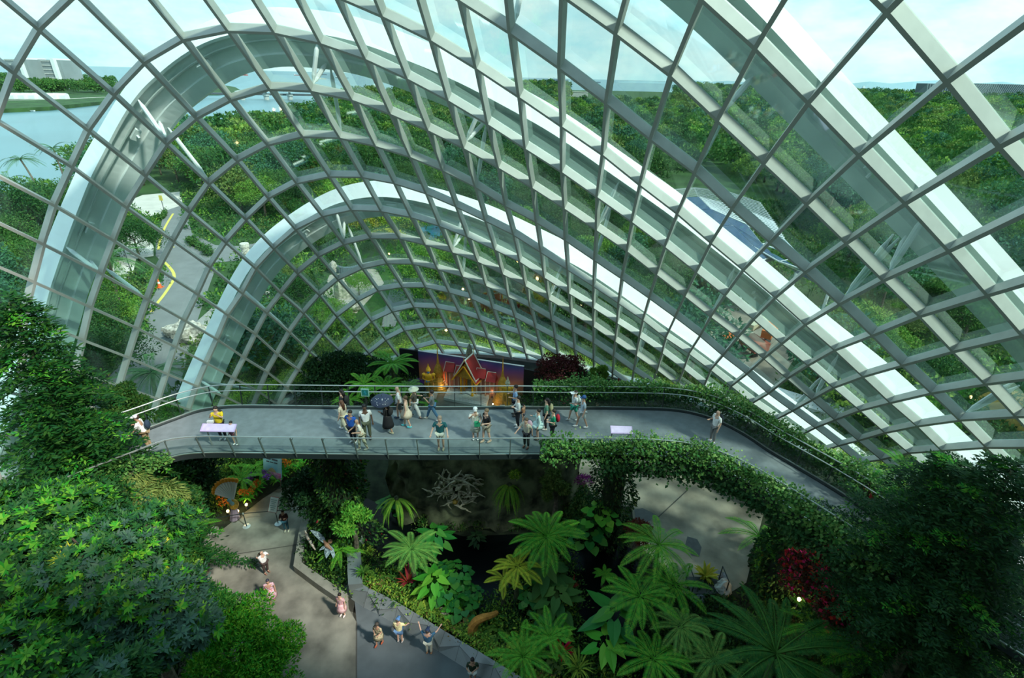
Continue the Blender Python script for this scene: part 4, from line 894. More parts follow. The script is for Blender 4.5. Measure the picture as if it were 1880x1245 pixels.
blackw = mat('pool_water', (.003, .005, .005), rough=.22, spec=.12)
region('pool_water', [(655, 905), (755, 955), (850, 985), (1080, 975), (1165, 1010), (1185, 1100), (1195, 1310), (1080, 1310), (1030, 1210), (1000, 1150), (900, 1150), (862, 1180), (800, 1100), (725, 1060), (668, 990), (650, 940)], .02, blackw)
# the mountain whose ledge the viewer stands on
mt = MB(); prof = []
for k in range(13):
    a = pi + pi * k / 12; prof.append((cos(a), sin(a)))
vs = []; Zs = [0, 6, 12, 18, 21.6, 24, 30, 36]; Rr = [1.0, .97, .92, .86, .80, .74, .66, .5]
for z, r_ in zip(Zs, Rr): vs += [(x * 24 * r_ + 5, -2.6 - (1 - r_) * 3 + (y * 15 * r_ if y < -1e-6 else 0), z) for x, y in prof]
mt.add(vs, [(i * 13 + k, i * 13 + k + 1, (i + 1) * 13 + k + 1, (i + 1) * 13 + k) for i in range(7) for k in range(12)] + [(i * 13, (i + 1) * 13, (i + 1) * 13 + 12, i * 13 + 12) for i in range(7)] + [tuple(7 * 13 + k for k in range(13))])
mt.build('wall_mountain', mat('mountain_green', (.02, .05, .018), rough=1, var=.5, scale=.8), kind='structure')

mt = MB(); mt.add([(x, y, z) for z, k_ in ((0, 1), (14, .96), (20, .92), (28, .84)) for x, y in ((15.5 / k_, -6), (16.5 / k_, 5 * k_), (20, 8.5 * k_), (24.5, 5 * k_), (27, -6))], [(5 * i + k, 5 * i + (k + 1) % 5, 5 * i + 5 + (k + 1) % 5, 5 * i + 5 + k) for i in range(3) for k in range(5)] + [(15, 16, 17, 18, 19)]); mt.build('wall_shade_mass', MATS['mountain_green'], kind='structure')  # unseen mass added right of frame to keep sun and sky off the planting
# ---------------------------------------------------------------- aerial walkway
DZ = 8.8
BACK = [(150, 822), (230, 807), (282, 787), (322, 772), (362, 758), (404, 751), (450, 749), (540, 750), (630, 751), (750, 752), (850, 752), (940, 751), (1020, 752), (1100, 752), (1180, 753), (1232, 755), (1275, 762), (1318, 776), (1365, 800), (1410, 830), (1459, 859), (1537, 906), (1600, 948), (1680, 1002), (1760, 1058), (1860, 1130), (1960, 1202)]
FRONT = [(100, 925), (190, 888), (240, 868), (285, 849), (318, 838), (352, 832), (400, 830), (470, 831), (560, 832), (640, 833), (750, 834), (850, 834), (940, 833), (1020, 833), (1100, 833), (1170, 834), (1225, 838), (1275, 846), (1322, 861), (1380, 888), (1440, 925), (1520, 977), (1587, 1021), (1640, 1052), (1700, 1093), (1803, 1155), (1920, 1228)]
def resample(P, step):
    P = spline(P, 6); L_ = [0]
    for a, b in zip(P, P[1:]): L_.append(L_[-1] + (b - a).length)
    n = max(2, int(L_[-1] / step)); out = []; k = 0
    for q in range(n + 1):
        s = L_[-1] * q / n
        while k < len(P) - 2 and L_[k + 1] < s: k += 1
        out.append(P[k].lerp(P[k + 1], (s - L_[k]) / max(1e-6, L_[k + 1] - L_[k])))
    return out
bk = [G(u, v, DZ) for u, v in BACK]; ft = [G(u, v, DZ) for u, v in FRONT]
bs = spline(bk, 6); fs_ = spline(ft, 6)
wk = empty('aerial_walkway', (ft[10].x, ft[10].y, 0), label='curving grey elevated walkway crossing the whole garden hall', cat='walkway'); WO = Vector((ft[10].x, ft[10].y, 0))
deckm = mat('deck_grey', (.19, .215, .22), rough=.75, var=.10, scale=3, spec=.4); rail_dk = mat('rail_dark', (.025, .035, .035), rough=.5); rail_st = mat('rail_steel', (.46, .50, .46), rough=.3, metal=.6)
m = MB(); n = len(bs); vs = [x - WO for p in zip(bs, fs_) for x in p]; lo = [Vector((x.x, x.y, x.z - .18)) for x in vs]; N2 = len(vs)
m.add(vs + lo, [(2 * k, 2 * k + 1, 2 * k + 3, 2 * k + 2) for k in range(n - 1)] + [(N2 + 2 * k, N2 + 2 * k + 2, N2 + 2 * k + 3, N2 + 2 * k + 1) for k in range(n - 1)]); m.build('deck', deckm, wk)
def side_dirs(P, sgn):
    out = []
    for k in range(len(P)):
        t = P[min(k + 1, len(P) - 1)] - P[max(k - 1, 0)]; t.z = 0; t.normalize(); out.append(Vector((-t.y, t.x, 0)) * sgn)
    return out
for P, sg in ((bs, 1), (fs_, -1)):
    D = side_dirs(P, sg); fr = [(d, Vector((0, 0, 1))) for d in D]
    m = MB(); m.sweep([p - WO for p in P], [(-.02, -.2), (.14, -.2), (.14, .05), (-.02, .05)], fr); m.build('edge_beam', rail_dk, wk)
    m = MB(); m.sweep([p - WO + Vector((0, 0, .08)) + d * .12 for p, d in zip(P, D)], [(-.025, -.02), (.025, -.02), (.025, .02), (-.025, .02)], fr); m.build('edge_trim', rail_st, wk)
mesh_m = bpy.data.materials.new('rail_glass'); mesh_m.use_nodes = True; nt = mesh_m.node_tree; nt.nodes.clear()
a_ = nt.nodes.new('ShaderNodeBsdfTransparent'); a_.inputs[0].default_value = (.80, .88, .84, 1); b_ = nt.nodes.new('ShaderNodeBsdfGlossy'); b_.inputs['Roughness'].default_value = .1; c_ = nt.nodes.new('ShaderNodeMixShader'); c_.inputs[0].default_value = .05; d_ = nt.nodes.new('ShaderNodeOutputMaterial')
nt.links.new(a_.outputs[0], c_.inputs[1]); nt.links.new(b_.outputs[0], c_.inputs[2]); nt.links.new(c_.outputs[0], d_.inputs[0])
RAILPATH = {}
def railing(P0, sg, name, label, post_m, y_from=0):
    P = resample(P0, 1.28); D = side_dirs(P, sg); O = P[len(P) // 2].copy(); r = empty('railing', O, label=label, cat='railing')
    up = Vector((0, 0, 1)); top = [p + d * .36 + up * 1.12 - O for p, d in zip(P, D)]; hand = [p + d * .12 + up * .93 - O for p, d in zip(P, D)]
    RAILPATH[name] = (P, D)
    m = MB(); m.tube(spline(top, 3), .028, 6); m.build('top_rail', rail_st, r); m = MB(); m.tube(spline(hand, 3), .026, 6); m.build('handrail', rail_st, r)
    for k, (p, d) in enumerate(zip(P, D)):
        b = p + d * .10 - O; t = top[k]; tt = Vector((-d.y, d.x, 0)); m = MB(); m.bar(b - up * .1, t, .035, .07, d); m.bar(b + (t - b) * .8, hand[k], .02, .03, up); m.build('post', post_m, r)
    m = MB(); vs = []
    for k, (p, d) in enumerate(zip(P, D)): vs += [p + d * .13 + up * .1 - O, top[k] - up * .06]
    m.add(vs, [(2 * k, 2 * k + 1, 2 * k + 3, 2 * k + 2) for k in range(len(P) - 1)]); m.build('glass_infill', mesh_m, r)
    return r
railing(bk, 1, 'back', 'steel railing along the far side of the walkway', rail_dk); railing(ft, -1, 'front', 'steel railing along the near side of the walkway', mat('rail_post_grey', (.10, .125, .11), rough=.5))
# black wall slab along the right floor edge
def wall_seg(name, a, b, H, th, m_, z0=0, **k):
    a = Vector(a); b = Vector(b); m = MB(); m.bar(Vector((a.x, a.y, z0)), Vector((b.x, b.y, z0)), th, H, Vector((0, 0, 1))); return m.build(name, m_, **k)
blk = mat('wall_black', (.008, .010, .012), rough=.7)
wall_seg('wall_black_slab', G(1222, 834, 0), G(1420, 948, 0), 3.4, .3, blk, kind='structure')
# ---------------------------------------------------------------- rock wall with the driftwood nest
P = [G(720, 940, 0), G(760, 962, 0), G(860, 972, 0), G(960, 968, 0), G(1035, 950, 0), G(1060, 920, 0)]; P = spline(P, 5); rg = np.random.default_rng(3); vs = []; nz_ = 11
for k, p in enumerate(P):
    for q in range(nz_):
        z = 5.6 * q / (nz_ - 1) - .1; f = .35 * sin(k * 1.3 + q * .9) + .25 * sin(k * 2.7 - q * 1.7) + rg.uniform(-.12, .12); vs.append((p.x + f * .3, p.y + f * .6 + z * .10, z))
for k, p in enumerate(P): vs.append((p.x, p.y + 3.5, 5.2))
for k, p in enumerate(P): vs.append((p.x, p.y + 3.5, -.1))
n = len(P); m = MB(); b0 = n * nz_
m.add(vs, [(k * nz_ + q, (k + 1) * nz_ + q, (k + 1) * nz_ + q + 1, k * nz_ + q + 1) for k in range(n - 1) for q in range(nz_ - 1)] + [(k * nz_ + nz_ - 1, (k + 1) * nz_ + nz_ - 1, b0 + k + 1, b0 + k) for k in range(n - 1)] + [(b0 + k, b0 + k + 1, b0 + n + k + 1, b0 + n + k) for k in range(n - 1)])
m.build('rock_wall', mat('rock_mossy', (.030, .034, .020), rough=.95, color2=(.26, .27, .15), scale=1.1, detail=9, bump=.8), label='dark mossy rock wall behind the pool under the walkway', cat='rock wall', smooth=True)
c = G(838, 893, 3.1); c = Vector((c.x, c.y - .05, c.z)); r = empty('driftwood_nest', c, label='tangled nest of pale driftwood branches fixed on the dark rock wall', cat='sculpture'); rg = random.Random(11); wood = mat('driftwood', (.48, .43, .31), rough=.9, var=.35, scale=5)
for k in range(98):
    a = rg.uniform(0, 6.28); q = rg.uniform(.1, 1); p0 = Vector((cos(a) * q * 1.35, rg.uniform(-.5, .15), sin(a) * q * 1.0)); a2 = a + rg.choice([-1, 1]) * rg.uniform(.7, 1.6); L_ = rg.uniform(.45, 1.0); pts = [p0]
    for s in range(4): pts.append(pts[-1] + Vector((cos(a2) * L_ / 4, rg.uniform(-.12, .12), sin(a2) * L_ / 4 * .8))); a2 += rg.uniform(-.6, .6)
    m = MB(); m.tube(pts, [.065, .06, .05, .035, .015], 5); m.build('branch', wood, r)
m = MB(); m.ball((-.05, -.35, -.75), .16, 10, 8); m.build('gourd', mat('gourd_ochre', (.50, .32, .06), rough=.6), r)

# ---------------------------------------------------------------- faceted metal parapet by the lower walkway
bp = resample([G(u, v, 0) for u, v in ((634, 1050), (631, 1080), (650, 1106), (676, 1120), (712, 1138), (760, 1168), (810, 1200), (868, 1236), (930, 1275), (1000, 1320))], .85); D = side_dirs(bp, 1)
if D[3].y < 0: D = [-d for d in D]
met = mat('facet_metal', (.24, .27, .265), rough=.5, metal=.15, var=.08, scale=1.2); seamm = mat('facet_seam', (.10, .10, .10), rough=.6)
r = empty('faceted_parapet', bp[3], label='grey faceted metal parapet with a sloped top beside the lower walkway', cat='parapet'); O = bp[3]
rg = random.Random(8); A = [p - O for p in bp]; Mi = []; T = []; T2 = []
for k, (p, d) in enumerate(zip(A, D)):
    z = [.3, .68, .48, .72][k % 4]; q = [.05, .36, .18, .38][k % 4]; Mi.append(p + d * q + Vector((0, 0, z))); T.append(p + d * .52 + Vector((0, 0, .82))); T2.append(p + d * .56 + Vector((0, 0, 0)))
for k in range(len(A) - 1):
    m = MB(); g = lambda *q: m.add(q, [(0, 1, 2)])
    if k % 2: g(A[k], A[k + 1], Mi[k]); g(A[k + 1], Mi[k + 1], Mi[k])
    else: g(A[k], A[k + 1], Mi[k + 1]); g(A[k], Mi[k + 1], Mi[k])
    m.build('front_facet', met, r)
    m = MB(); m.add([Mi[k], Mi[k + 1], T[k + 1], T[k]], [(0, 1, 2), (0, 2, 3)] if k % 2 else [(0, 1, 3), (1, 2, 3)]); m.add([T[k], T[k + 1], T2[k + 1], T2[k]], [(0, 1, 2, 3)]); m.build('top_facet', met, r)
    m = MB(); m.tube([A[k], Mi[k], T[k]], .009, 4); m.tube([Mi[k], Mi[k + 1]], .009, 4); m.build('seam', seamm, r)
m = MB(); m.bar(G(648, 985, 0) - O, G(652, 1016, 0) - O, 1.0, .55, Vector((0, 0, 1))); m.build('end_block', mat('block_concrete', (.26, .28, .25), rough=.8, var=.1), r)
m = MB(); P2 = [G(652, 1016, .8) - O, G(653, 1050, .85) - O, G(655, 1074, .9) - O]; m.sweep([P2[0], P2[1], P2[2]], [(-.42, -.9), (.3, -.9), (.3, .12), (-.42, 0)], [(Vector((1, 0, 0)), Vector((0, 0, 1)))] * 3); m.build('end_cap', met, r)
# planter kerbs
kerb = mat('kerb_concrete', (.27, .26, .21), rough=.85, var=.15, scale=2)
def kerbline(px, w, h, label):
    P = [G(u, v, 0) for u, v in px]; O = P[0].copy(); m = MB(); fr = [(d, Vector((0, 0, 1))) for d in side_dirs(P, 1)]; m.sweep([p - O for p in P], [(-w / 2, -.02), (w / 2, -.02), (w / 2, h), (-w / 2, h)], fr); o = m.build('planter_kerb', kerb, label=label, cat='kerb'); o.location = O
kerbline([(566, 950), (558, 990), (549, 1048), (590, 1078), (634, 1108)], .42, .5, 'angled concrete planter kerb around the bed with the winged sculpture'); kerbline([(398, 975), (372, 1015), (356, 1060), (345, 1105), (335, 1160)], .32, .35, 'long curved concrete kerb between the plaza and the trees on the left')

# ---------------------------------------------------------------- temple display
gold = mat('gold_paint', (.85, .44, .02), rough=.4, metal=.1, var=.15, scale=8); gold2 = mat('gold_dark', (.55, .30, .04), rough=.45, metal=.1, var=.2, scale=8)
MA, MBp = G(742, 694, 0), G(960, 729, 0); MBp.z = 0
# printed backdrop: sky from deep blue through violet to orange
mu = bpy.data.materials.new('mural_print'); mu.use_nodes = True; nt = mu.node_tree; bs_ = nt.nodes['Principled BSDF']; tcn = nt.nodes.new('ShaderNodeTexCoord'); sp = nt.nodes.new('ShaderNodeSeparateXYZ'); ra = nt.nodes.new('ShaderNodeValToRGB'); nn = nt.nodes.new('ShaderNodeTexNoise'); nn.inputs['Scale'].default_value = .5; ad = nt.nodes.new('ShaderNodeMath'); ad.operation = 'MULTIPLY_ADD'; ad.inputs[1].default_value = .9
nt.links.new(tcn.outputs['Object'], sp.inputs[0]); nt.links.new(tcn.outputs['Object'], nn.inputs[0]); nt.links.new(nn.outputs[0], ad.inputs[0]); nt.links.new(sp.outputs['Z'], ad.inputs[2]); dv = nt.nodes.new('ShaderNodeMath'); dv.operation = 'DIVIDE'; dv.inputs[1].default_value = 3.6; nt.links.new(ad.outputs[0], dv.inputs[0]); nt.links.new(dv.outputs[0], ra.inputs[0])
el = ra.color_ramp.elements; el[0].position = .12; el[0].color = (.75, .34, .16, 1); el[1].position = 1; el[1].color = (.03, .09, .22, 1)
for p_, c_ in ((.42, (.85, .30, .16)), (.62, (.55, .18, .24)), (.78, (.26, .10, .34)), (.90, (.08, .10, .32))): q = el.new(p_); q.color = (*c_, 1)
nt.links.new(ra.outputs[0], bs_.inputs['Base Color']); bs_.inputs['Roughness'].default_value = .5
r = empty('painted_backdrop', MA, label='sunset coloured printed backdrop wall behind the golden pavilion', cat='backdrop'); dv_ = MBp - MA; tt = dv_.normalized(); nn_ = Vector((tt.y, -tt.x, 0))
a, b = MA.lerp(MBp, .14) - MA, MBp - MA; m = MB(); m.bar(a + Vector((0, 0, .0)), b, .12, 2.9, Vector((0, 0, 1))); m.build('printed_panel', mu, r)
m = MB(); m.bar(-tt * .2, a, .16, 2.9, Vector((0, 0, 1))); m.build('black_panel', blk, r); m = MB(); m.bar(b + tt * .05, b + tt * 5.2 + Vector((0, -.6, 0)), .16, 2.7, Vector((0, 0, 1))); m.build('black_panel', blk, r)
m = MB(); m.bar(a + Vector((0, 0, 2.9)), b + Vector((0, 0, 2.9)), .14, .04, Vector((0, 0, 1))); m.build('top_edge', wht, r)
def stupa(P, H, R, name, label, m_=gold2, group=None):
    r = empty(name, P, label=label, cat='stupa'); m = MB(); pr = []
    for k in range(7): z = H * .34 * k / 7; q = R * (1 - .10 * k); pr += [(q, z), (q, z + H * .02), (q * .93, z + H * .03)]
    m.lathe(pr, 12); m.build('tiered_base', m_, r); m = MB(); m.lathe([(R * .5, H * .33), (R * .48, H * .42), (R * .3, H * .52), (R * .14, H * .58)], 14); m.build('bell', m_, r); m = MB(); m.lathe([(R * .16, H * .57), (R * .08, H * .7), (R * .05, H * .85), (.01, H)], 8); m.build('spire', m_, r)
stupa(G(806, 714, 0), 4.2, .8, 'gold_stupa', 'gold tiered stupa spire left of the pavilion, beside the taller guardian'); stupa(G(922, 738, 0), 4.2, .8, 'gold_stupa', 'gold tiered stupa spire right of the pavilion behind the second guardian')
P = G(863, 712, 0); r = empty('stone_prang', P, label='grey-green bullet-shaped tower model rising behind the pavilion roof', cat='tower model'); m = MB(); m.lathe([(.8, 0), (.75, 1.2), (.62, 2.2), (.55, 3.3), (.42, 4.2), (.25, 4.7), (.05, 5.0)], 12); m.v = [(x * .6, y * .6, z * .84) for x, y, z in m.v]; m.build('tower_body', mat('prang_stone', (.26, .28, .20), rough=.8, var=.35, scale=9, bump=.5), r)
red = mat('roof_red', (.45, .035, .03), rough=.5, var=.15, scale=20)
def hall(P, w, label, H=2.2):
    r = empty('temple_hall', P, label=label, cat='hall model')
    for k in range(2):
        x0, x1 = (-w / 2, 0) if k == 0 else (.05, w / 2); h = H + .25 * (1 - k); m = MB(); m.add([(x0, -.7, h), (x1, -.7, h), (x1 - .1, 0, h + .85), (x0 + .1, 0, h + .85), (x0, .5, h), (x1, .5, h)], [(0, 1, 2, 3), (3, 2, 5, 4), (0, 3, 4), (1, 5, 2)]); m.build('roof', red, r); m = MB(); m.tube([(x0, -.72, h), (x0 + .1, 0, h + .87), (x0, .5, h)], .04, 5); m.tube([(x0 + .1, 0, h + .87), (x1 - .1, 0, h + .87)], .035, 5); m.build('roof_ridge', mat('ridge_white', (.75, .72, .6), rough=.5), r)
    for k in range(5): m = MB(); x = -w / 2 + .2 + (w - .4) * k / 4; m.box(x - .07, x + .07, -.55, -.42, 0, H); m.build('column', mat('hall_column', (.55, .40, .28), rough=.7), r)
    m = MB(); m.box(-w / 2 + .2, w / 2 - .2, -.1, .1, 0, H); m.build('hall_wall', mat('hall_wall_pink', (.40, .20, .15), rough=.8), r)
    r.rotation_euler = (0, 0, -.25); r.scale = (.62, .62, .78)
hall(G(837, 716, 0), 2.8, 'small red-roofed temple hall model left of the pavilion'); hall(G(893, 728, 0), 2.8, 'small red-roofed temple hall model right of the pavilion')
# stage of grey slats
r = empty('slatted_stage', G(862, 725, 0), label='grey slatted timber stage under the golden pavilion', cat='stage'); O = G(862, 725, 0); c4 = [G(829, 704, 0) - O, G(903, 716, 0) - O, G(893, 750, 0) - O, G(815, 735, 0) - O]; sl = mat('slat_grey', (.74, .78, .74), rough=.7, var=.06)
m = MB(); m.poly([p + Vector((0, 0, .22)) for p in c4], .24); m.build('platform', sl, r)
for k in range(11):
    t = .45 + .55 * k / 10; a = c4[0].lerp(c4[3], t); b = c4[1].lerp(c4[2], t); m = MB(); m.bar(a + Vector((0, 0, .22)), b + Vector((0, 0, .22)), .09, .05, Vector((0, 0, 1))); m.build('slat', sl, r)
# pavilion
PB = G(862, 724, 0); r = empty('golden_pavilion', PB, label='open golden pavilion with a steep red roof edged in white', cat='pavilion'); z0 = .22; H = 2.55; r.rotation_euler = (0, 0, radians(-24)); r.scale = (.64, .62, .80)
cols = [(-.8, -.75), (.8, -.75), (-.8, 0), (.8, 0), (-.8, .75), (.8, .75)]
for x, y in cols: m = MB(); m.lathe([(.19, z0), (.19, z0 + .25), (.13, z0 + .35), (.13, H - .2), (.17, H)], 10, (x, y, 0)); m.build('column', gold, r)
for k, (w, zb, zt, y0, y1) in enumerate(((1.45, H - .25, H + 1.75, -1.15, 1.15), (1.65, H - .55, H + 1.15, -1.45, 1.45))):
    for sg in (-1, 1): m = MB(); m.bar((sg * w, 0, zb), (0, 0, zt), y1 - y0, .06, Vector((sg * 1, 0, .8)).normalized()); m.build('roof_slope', red, r)
    for y in (y0, y1):
        for sg in (-1, 1): m = MB(); m.bar((sg * (w + .06), y, zb - .08), (0, y, zt + .1), .10, .13, Vector((sg, 0, .8)).normalized()); m.build('bargeboard', mat('barge_white', (.86, .84, .72), rough=.4) if k == 0 else gold, r)
    for sg in (-1, 1): m = MB(); m.bar((sg * (w + .02), y0, zb - .02), (sg * (w + .02), y1, zb - .02), .12, .10, Vector((0, 0, 1))); m.build('eave', MATS['barge_white'] if k == 0 else gold, r)
m = MB(); m.bar((0, -1.2, H + 1.78), (0, 1.2, H + 1.78), .12, .12, Vector((0, 0, 1))); m.build('ridge', MATS['barge_white'], r)
for y in (-1.05, 1.05): m = MB(); m.add([(-1.3, y, H - .2), (1.3, y, H - .2), (0, y, H + 1.5), (-1.3, y + .08, H - .2), (1.3, y + .08, H - .2), (0, y + .08, H + 1.5)], [(0, 1, 2), (5, 4, 3), (0, 3, 4, 1), (1, 4, 5, 2), (2, 5, 3, 0)]); m.build('gable', gold2, r)
for y in (-1.2, 1.2): m = MB(); m.tube([(0, y, H + 1.8), (0, y * 1.1, H + 2.15), (0, y * 1.25, H + 2.4)], [.06, .04, .01], 6); m.build('finial', gold, r)
# spot lamps on the stage
for u, v, lb in ((822, 706, 'small warm spotlight on the ground left of the stage'), (815, 699, 'second warm spotlight behind the left end of the stage'), (905, 743, 'small warm spotlight on the ground right of the stage'), (904, 725, 'warm spotlight between the stage and the second guardian'), (812, 715, 'tiny warm lamp at the foot of the left stupa')):
    P = G(u, v, .25); m = MB(); m.lathe([(.10, -.25), (.10, -.12), (.07, 0)], 8); o = m.build('spotlight', dkgrey, label=lb, cat='lamp'); o.location = P; m = MB(); m.ball((0, 0, .06), .06, 8, 6); m.build('glowing_lens', mat('spot_glow', (1, .8, .5), emit=(1, .6, .25, 12)), o)
    ld_ = bpy.data.lights.new('spot_light', 'POINT'); ld_.energy = 6; ld_.color = (1, .6, .3); ld_.shadow_soft_size = .15; lo_ = bpy.data.objects.new('spot_light', ld_); COL.objects.link(lo_); lo_.location = P + Vector((0, -.1, .35))

# ---------------------------------------------------------------- signs
def textobj(s, size, m_, parent, loc, rot, name='lettering', ext=.002):
    cu = bpy.data.curves.new(name, 'FONT'); cu.body = s; cu.size = size; cu.align_x = 'CENTER'; cu.align_y = 'CENTER'; cu.extrude = ext; cu.materials.append(m_); o = bpy.data.objects.new(name, cu); COL.objects.link(o); o.parent = parent; o.location = loc; o.rotation_euler = rot; return o
# exhibition poster board in the flower bed
P = G(501, 892, 0); r = empty('poster_board', P, label='upright poster board with blue sky and purple flowers in the flower bed', cat='sign'); r.rotation_euler = (radians(-14), 0, radians(-16)); w, h = .66, 2.25
m = MB(); m.box(-w, w, -.04, .04, .55, h); m.build('board', mat('poster_sky', (.20, .52, .66), rough=.4, color2=(.40, .66, .66), scale=1.3), r)
m = MB(); m.box(-w, w, -.05, -.041, .55, 1.0); m.build('flower_print', mat('poster_flowers', (.42, .07, .38), rough=.5, color2=(.75, .45, .62), scale=6), r)
m = MB(); m.add([(-.35, -.052, 1.0), (.3, -.052, 1.0), (.2, -.052, 1.18), (0, -.052, 1.3), (-.2, -.052, 1.18)], [(0, 1, 2, 3, 4)]); m.build('pavilion_print', mat('poster_tan', (.50, .42, .22), rough=.5), r)
m = MB()
for q, (x0, x1) in enumerate(((-.42, -.08), (-.02, .42))): m.box(x0, x1, -.056, -.05, 1.80, 1.91)
for q, (x0, x1) in enumerate(((-.42, -.2), (-.15, .1), (.15, .4))): m.box(x0, x1, -.056, -.05, 1.62, 1.69)
m.build('text_lines', dkgrey, r)
m = MB(); m.bar((-w - .3, -.2, h + .14), (w - .25, -.2, h + .24), .12, .06, Vector((0, 0, 1))); m.build('light_bar', mat('light_bar', (.9, .95, .85), emit=(.9, 1, .85, 1.2)), r)
for x in (-.6, .6): m = MB(); m.box(x - .03, x + .03, -.03, .03, -.02, .6); m.build('leg', dkgrey, r)
# notice board on a stand by the rope barrier
P = G(511, 962, 0); r = empty('notice_stand', P, label='white notice on a stand at the rope barrier with rows of small text', cat='sign'); r.rotation_euler = (0, 0, radians(-10)); m = MB(); m.lathe([(.20, 0), (.20, .03), (.03, .06)], 20); m.build('base', mat('stanchion_base', (.62, .68, .66), rough=.3, metal=.4), r); m = MB(); m.tube([(0, 0, .05), (0, 0, 1.15)], .022, 8); m.build('post', rail_dk, r)
m = MB(); m.frame_box((0, 0, 1.5), Vector((.27, 0, 0)), Vector((0, .012, -.008)), Vector((0, .24, .36))); m.build('frame', mat('notice_red', (.35, .08, .06), rough=.5), r); m = MB(); m.frame_box((.012, -.022, 1.515), Vector((.25, 0, 0)), Vector((0, .008, -.005)), Vector((0, .225, .337))); m.build('notice_sheet', mat('notice_white', (.85, .88, .80), rough=.5), r)
m = MB()
for k in range(6): z = 1.74 - k * .09; m.frame_box((0, -.036 + (z - 1.515) * .667, z), Vector((.18 - .04 * (k % 3), 0, 0)), Vector((0, .004, -.003)), Vector((0, .008, .012)))
m.build('text_lines', mat('text_green', (.15, .30, .25), rough=.6), r)
def stanchion(P, label, top=True):
    r = empty('stanchion', P, label=label, cat='barrier post'); m = MB(); m.lathe([(.21, 0), (.21, .03), (.03, .06)], 20); m.build('base', MATS['stanchion_base'], r); m = MB(); m.tube([(0, 0, .05), (0, 0, .98)], .028, 8); m.build('post', rail_dk, r); m = MB(); m.lathe([(.045, .95), (.045, 1.05), (.02, 1.08)], 10); m.build('cap', rail_st, r); return P + Vector((0, 0, 1))
sp_ = [stanchion(G(u, v, 0), lb) for u, v, lb in ((390, 978, 'barrier post at the kerb end of the rope line, beside the trees'), (453, 967, 'barrier post standing alone in the middle of the rope line'), (567, 959, 'barrier post at the dark bush end of the rope line'))]
sp_.insert(2, G(511, 962, 0) + Vector((0, 0, 1)))
for a, b, lb in ((sp_[0], sp_[1], 'black belt from the kerb post to the middle post'), (sp_[1], sp_[2], 'black belt from the middle post to the notice stand'), (sp_[2], sp_[3], 'black belt from the notice stand to the post by the bush')): m = MB(); m.bar(a, b, .012, .05, Vector((0, 0, 1))); m.build('barrier_belt', rail_dk, label=lb, cat='belt')
# walkway info panels
def lectern(P, w, rz, label, H=1.0, legs=True):
    r = empty('info_panel', P, rz, label=label, cat='sign'); pm = mat('panel_lilac', (.56, .42, .66), rough=.45); m = MB(); m.frame_box((0, 0, H), Vector((w / 2, 0, 0)), Vector((0, .16, .09)), Vector((0, -.012, .025))); m.build('panel', pm, r)
    for x in (-w * .4, w * .4): m = MB(); m.bar((x, .1, 0), (x, .05, H - .05), .04, .05, Vector((0, 1, 0))); m.build('leg', rail_st, r)
    m = MB(); m.frame_box((0, 0, H + .03), Vector((w * .46, 0, 0)), Vector((0, .13, .073)), Vector((0, -.002, .004))); m.build('printed_sheet', mat('panel_print', (.66, .54, .74), rough=.4, var=.08, scale=5), r)
P_, D_ = RAILPATH['front']; lectern(G(411, 820, DZ), 1.45, .02, 'lilac information panel in front of the person in the yellow shirt'); lectern(G(1136, 823, DZ), .95, 0, 'small lilac information panel rising from the ivy on the near railing')
P = G(671, 727, DZ + .9); r = empty('rail_sign', P, label='small square teal sign clipped to the far railing above the dark umbrella', cat='sign'); m = MB(); m.box(-.19, .19, -.02, .02, -.02, .40); m.build('border', mat('sign_pale', (.35, .62, .48), rough=.5), r); m = MB(); m.box(-.15, .15, -.026, -.02, .03, .35); m.build('face', mat('sign_teal', (.02, .20, .18), rough=.5), r)
m = MB(); m.ball((.0, -.03, .27), .035, 8, 6, (1, .3, 1)); m.bar((-.02, -.03, .24), (.05, -.03, .14), .05, .01, Vector((0, -1, 0))); m.bar((.05, -.03, .14), (.0, -.03, .06), .02, .01, Vector((0, -1, 0))); m.bar((.02, -.03, .16), (-.07, -.03, .10), .02, .01, Vector((0, -1, 0))); m.bar((-.02, -.03, .22), (-.09, -.03, .19), .015, .01, Vector((0, -1, 0))); m.build('figure_emblem', mat('sign_blue', (.04, .34, .42), rough=.5), r); m = MB(); m.tube([(0, 0, -.9), (0, 0, 0)], .018, 6); m.build('stem', rail_dk, r)

# winged sculpture
P = G(597, 1035, 0); r = empty('winged_sculpture', P, label='grey patterned winged insect sculpture on a rod above the planter', cat='sculpture'); wm = mat('wing_grey', (.12, .15, .17), rough=.5, color2=(.50, .58, .60), scale=14, detail=2)
def W2(u, v, z): return G(u, v, z) - P
m = MB(); m.tube([(0, 0, 0), W2(598, 1003, 1.5)], .025, 6); m.build('rod', rail_dk, r)
m = MB(); m.tube([W2(594, 992, 1.7), W2(600, 1001, 1.65), W2(609, 1010, 1.55)], [.03, .12, .03], 8); m.ball(W2(606, 994, 1.75), .12, 8, 6); m.build('body', mat('insect_body', (.40, .20, .12), rough=.6), r)
def wing(pts, zs, nm='wing'):
    Q = [W2(u, v, z) for (u, v), z in zip(pts, zs)]; m = MB(); m.poly(Q, .03); m.build(nm, wm, r); m = MB(); m.tube(Q + [Q[0]], .018, 4); m.build('wing_edge', mat('wing_edge', (.35, .42, .48), rough=.5), r)
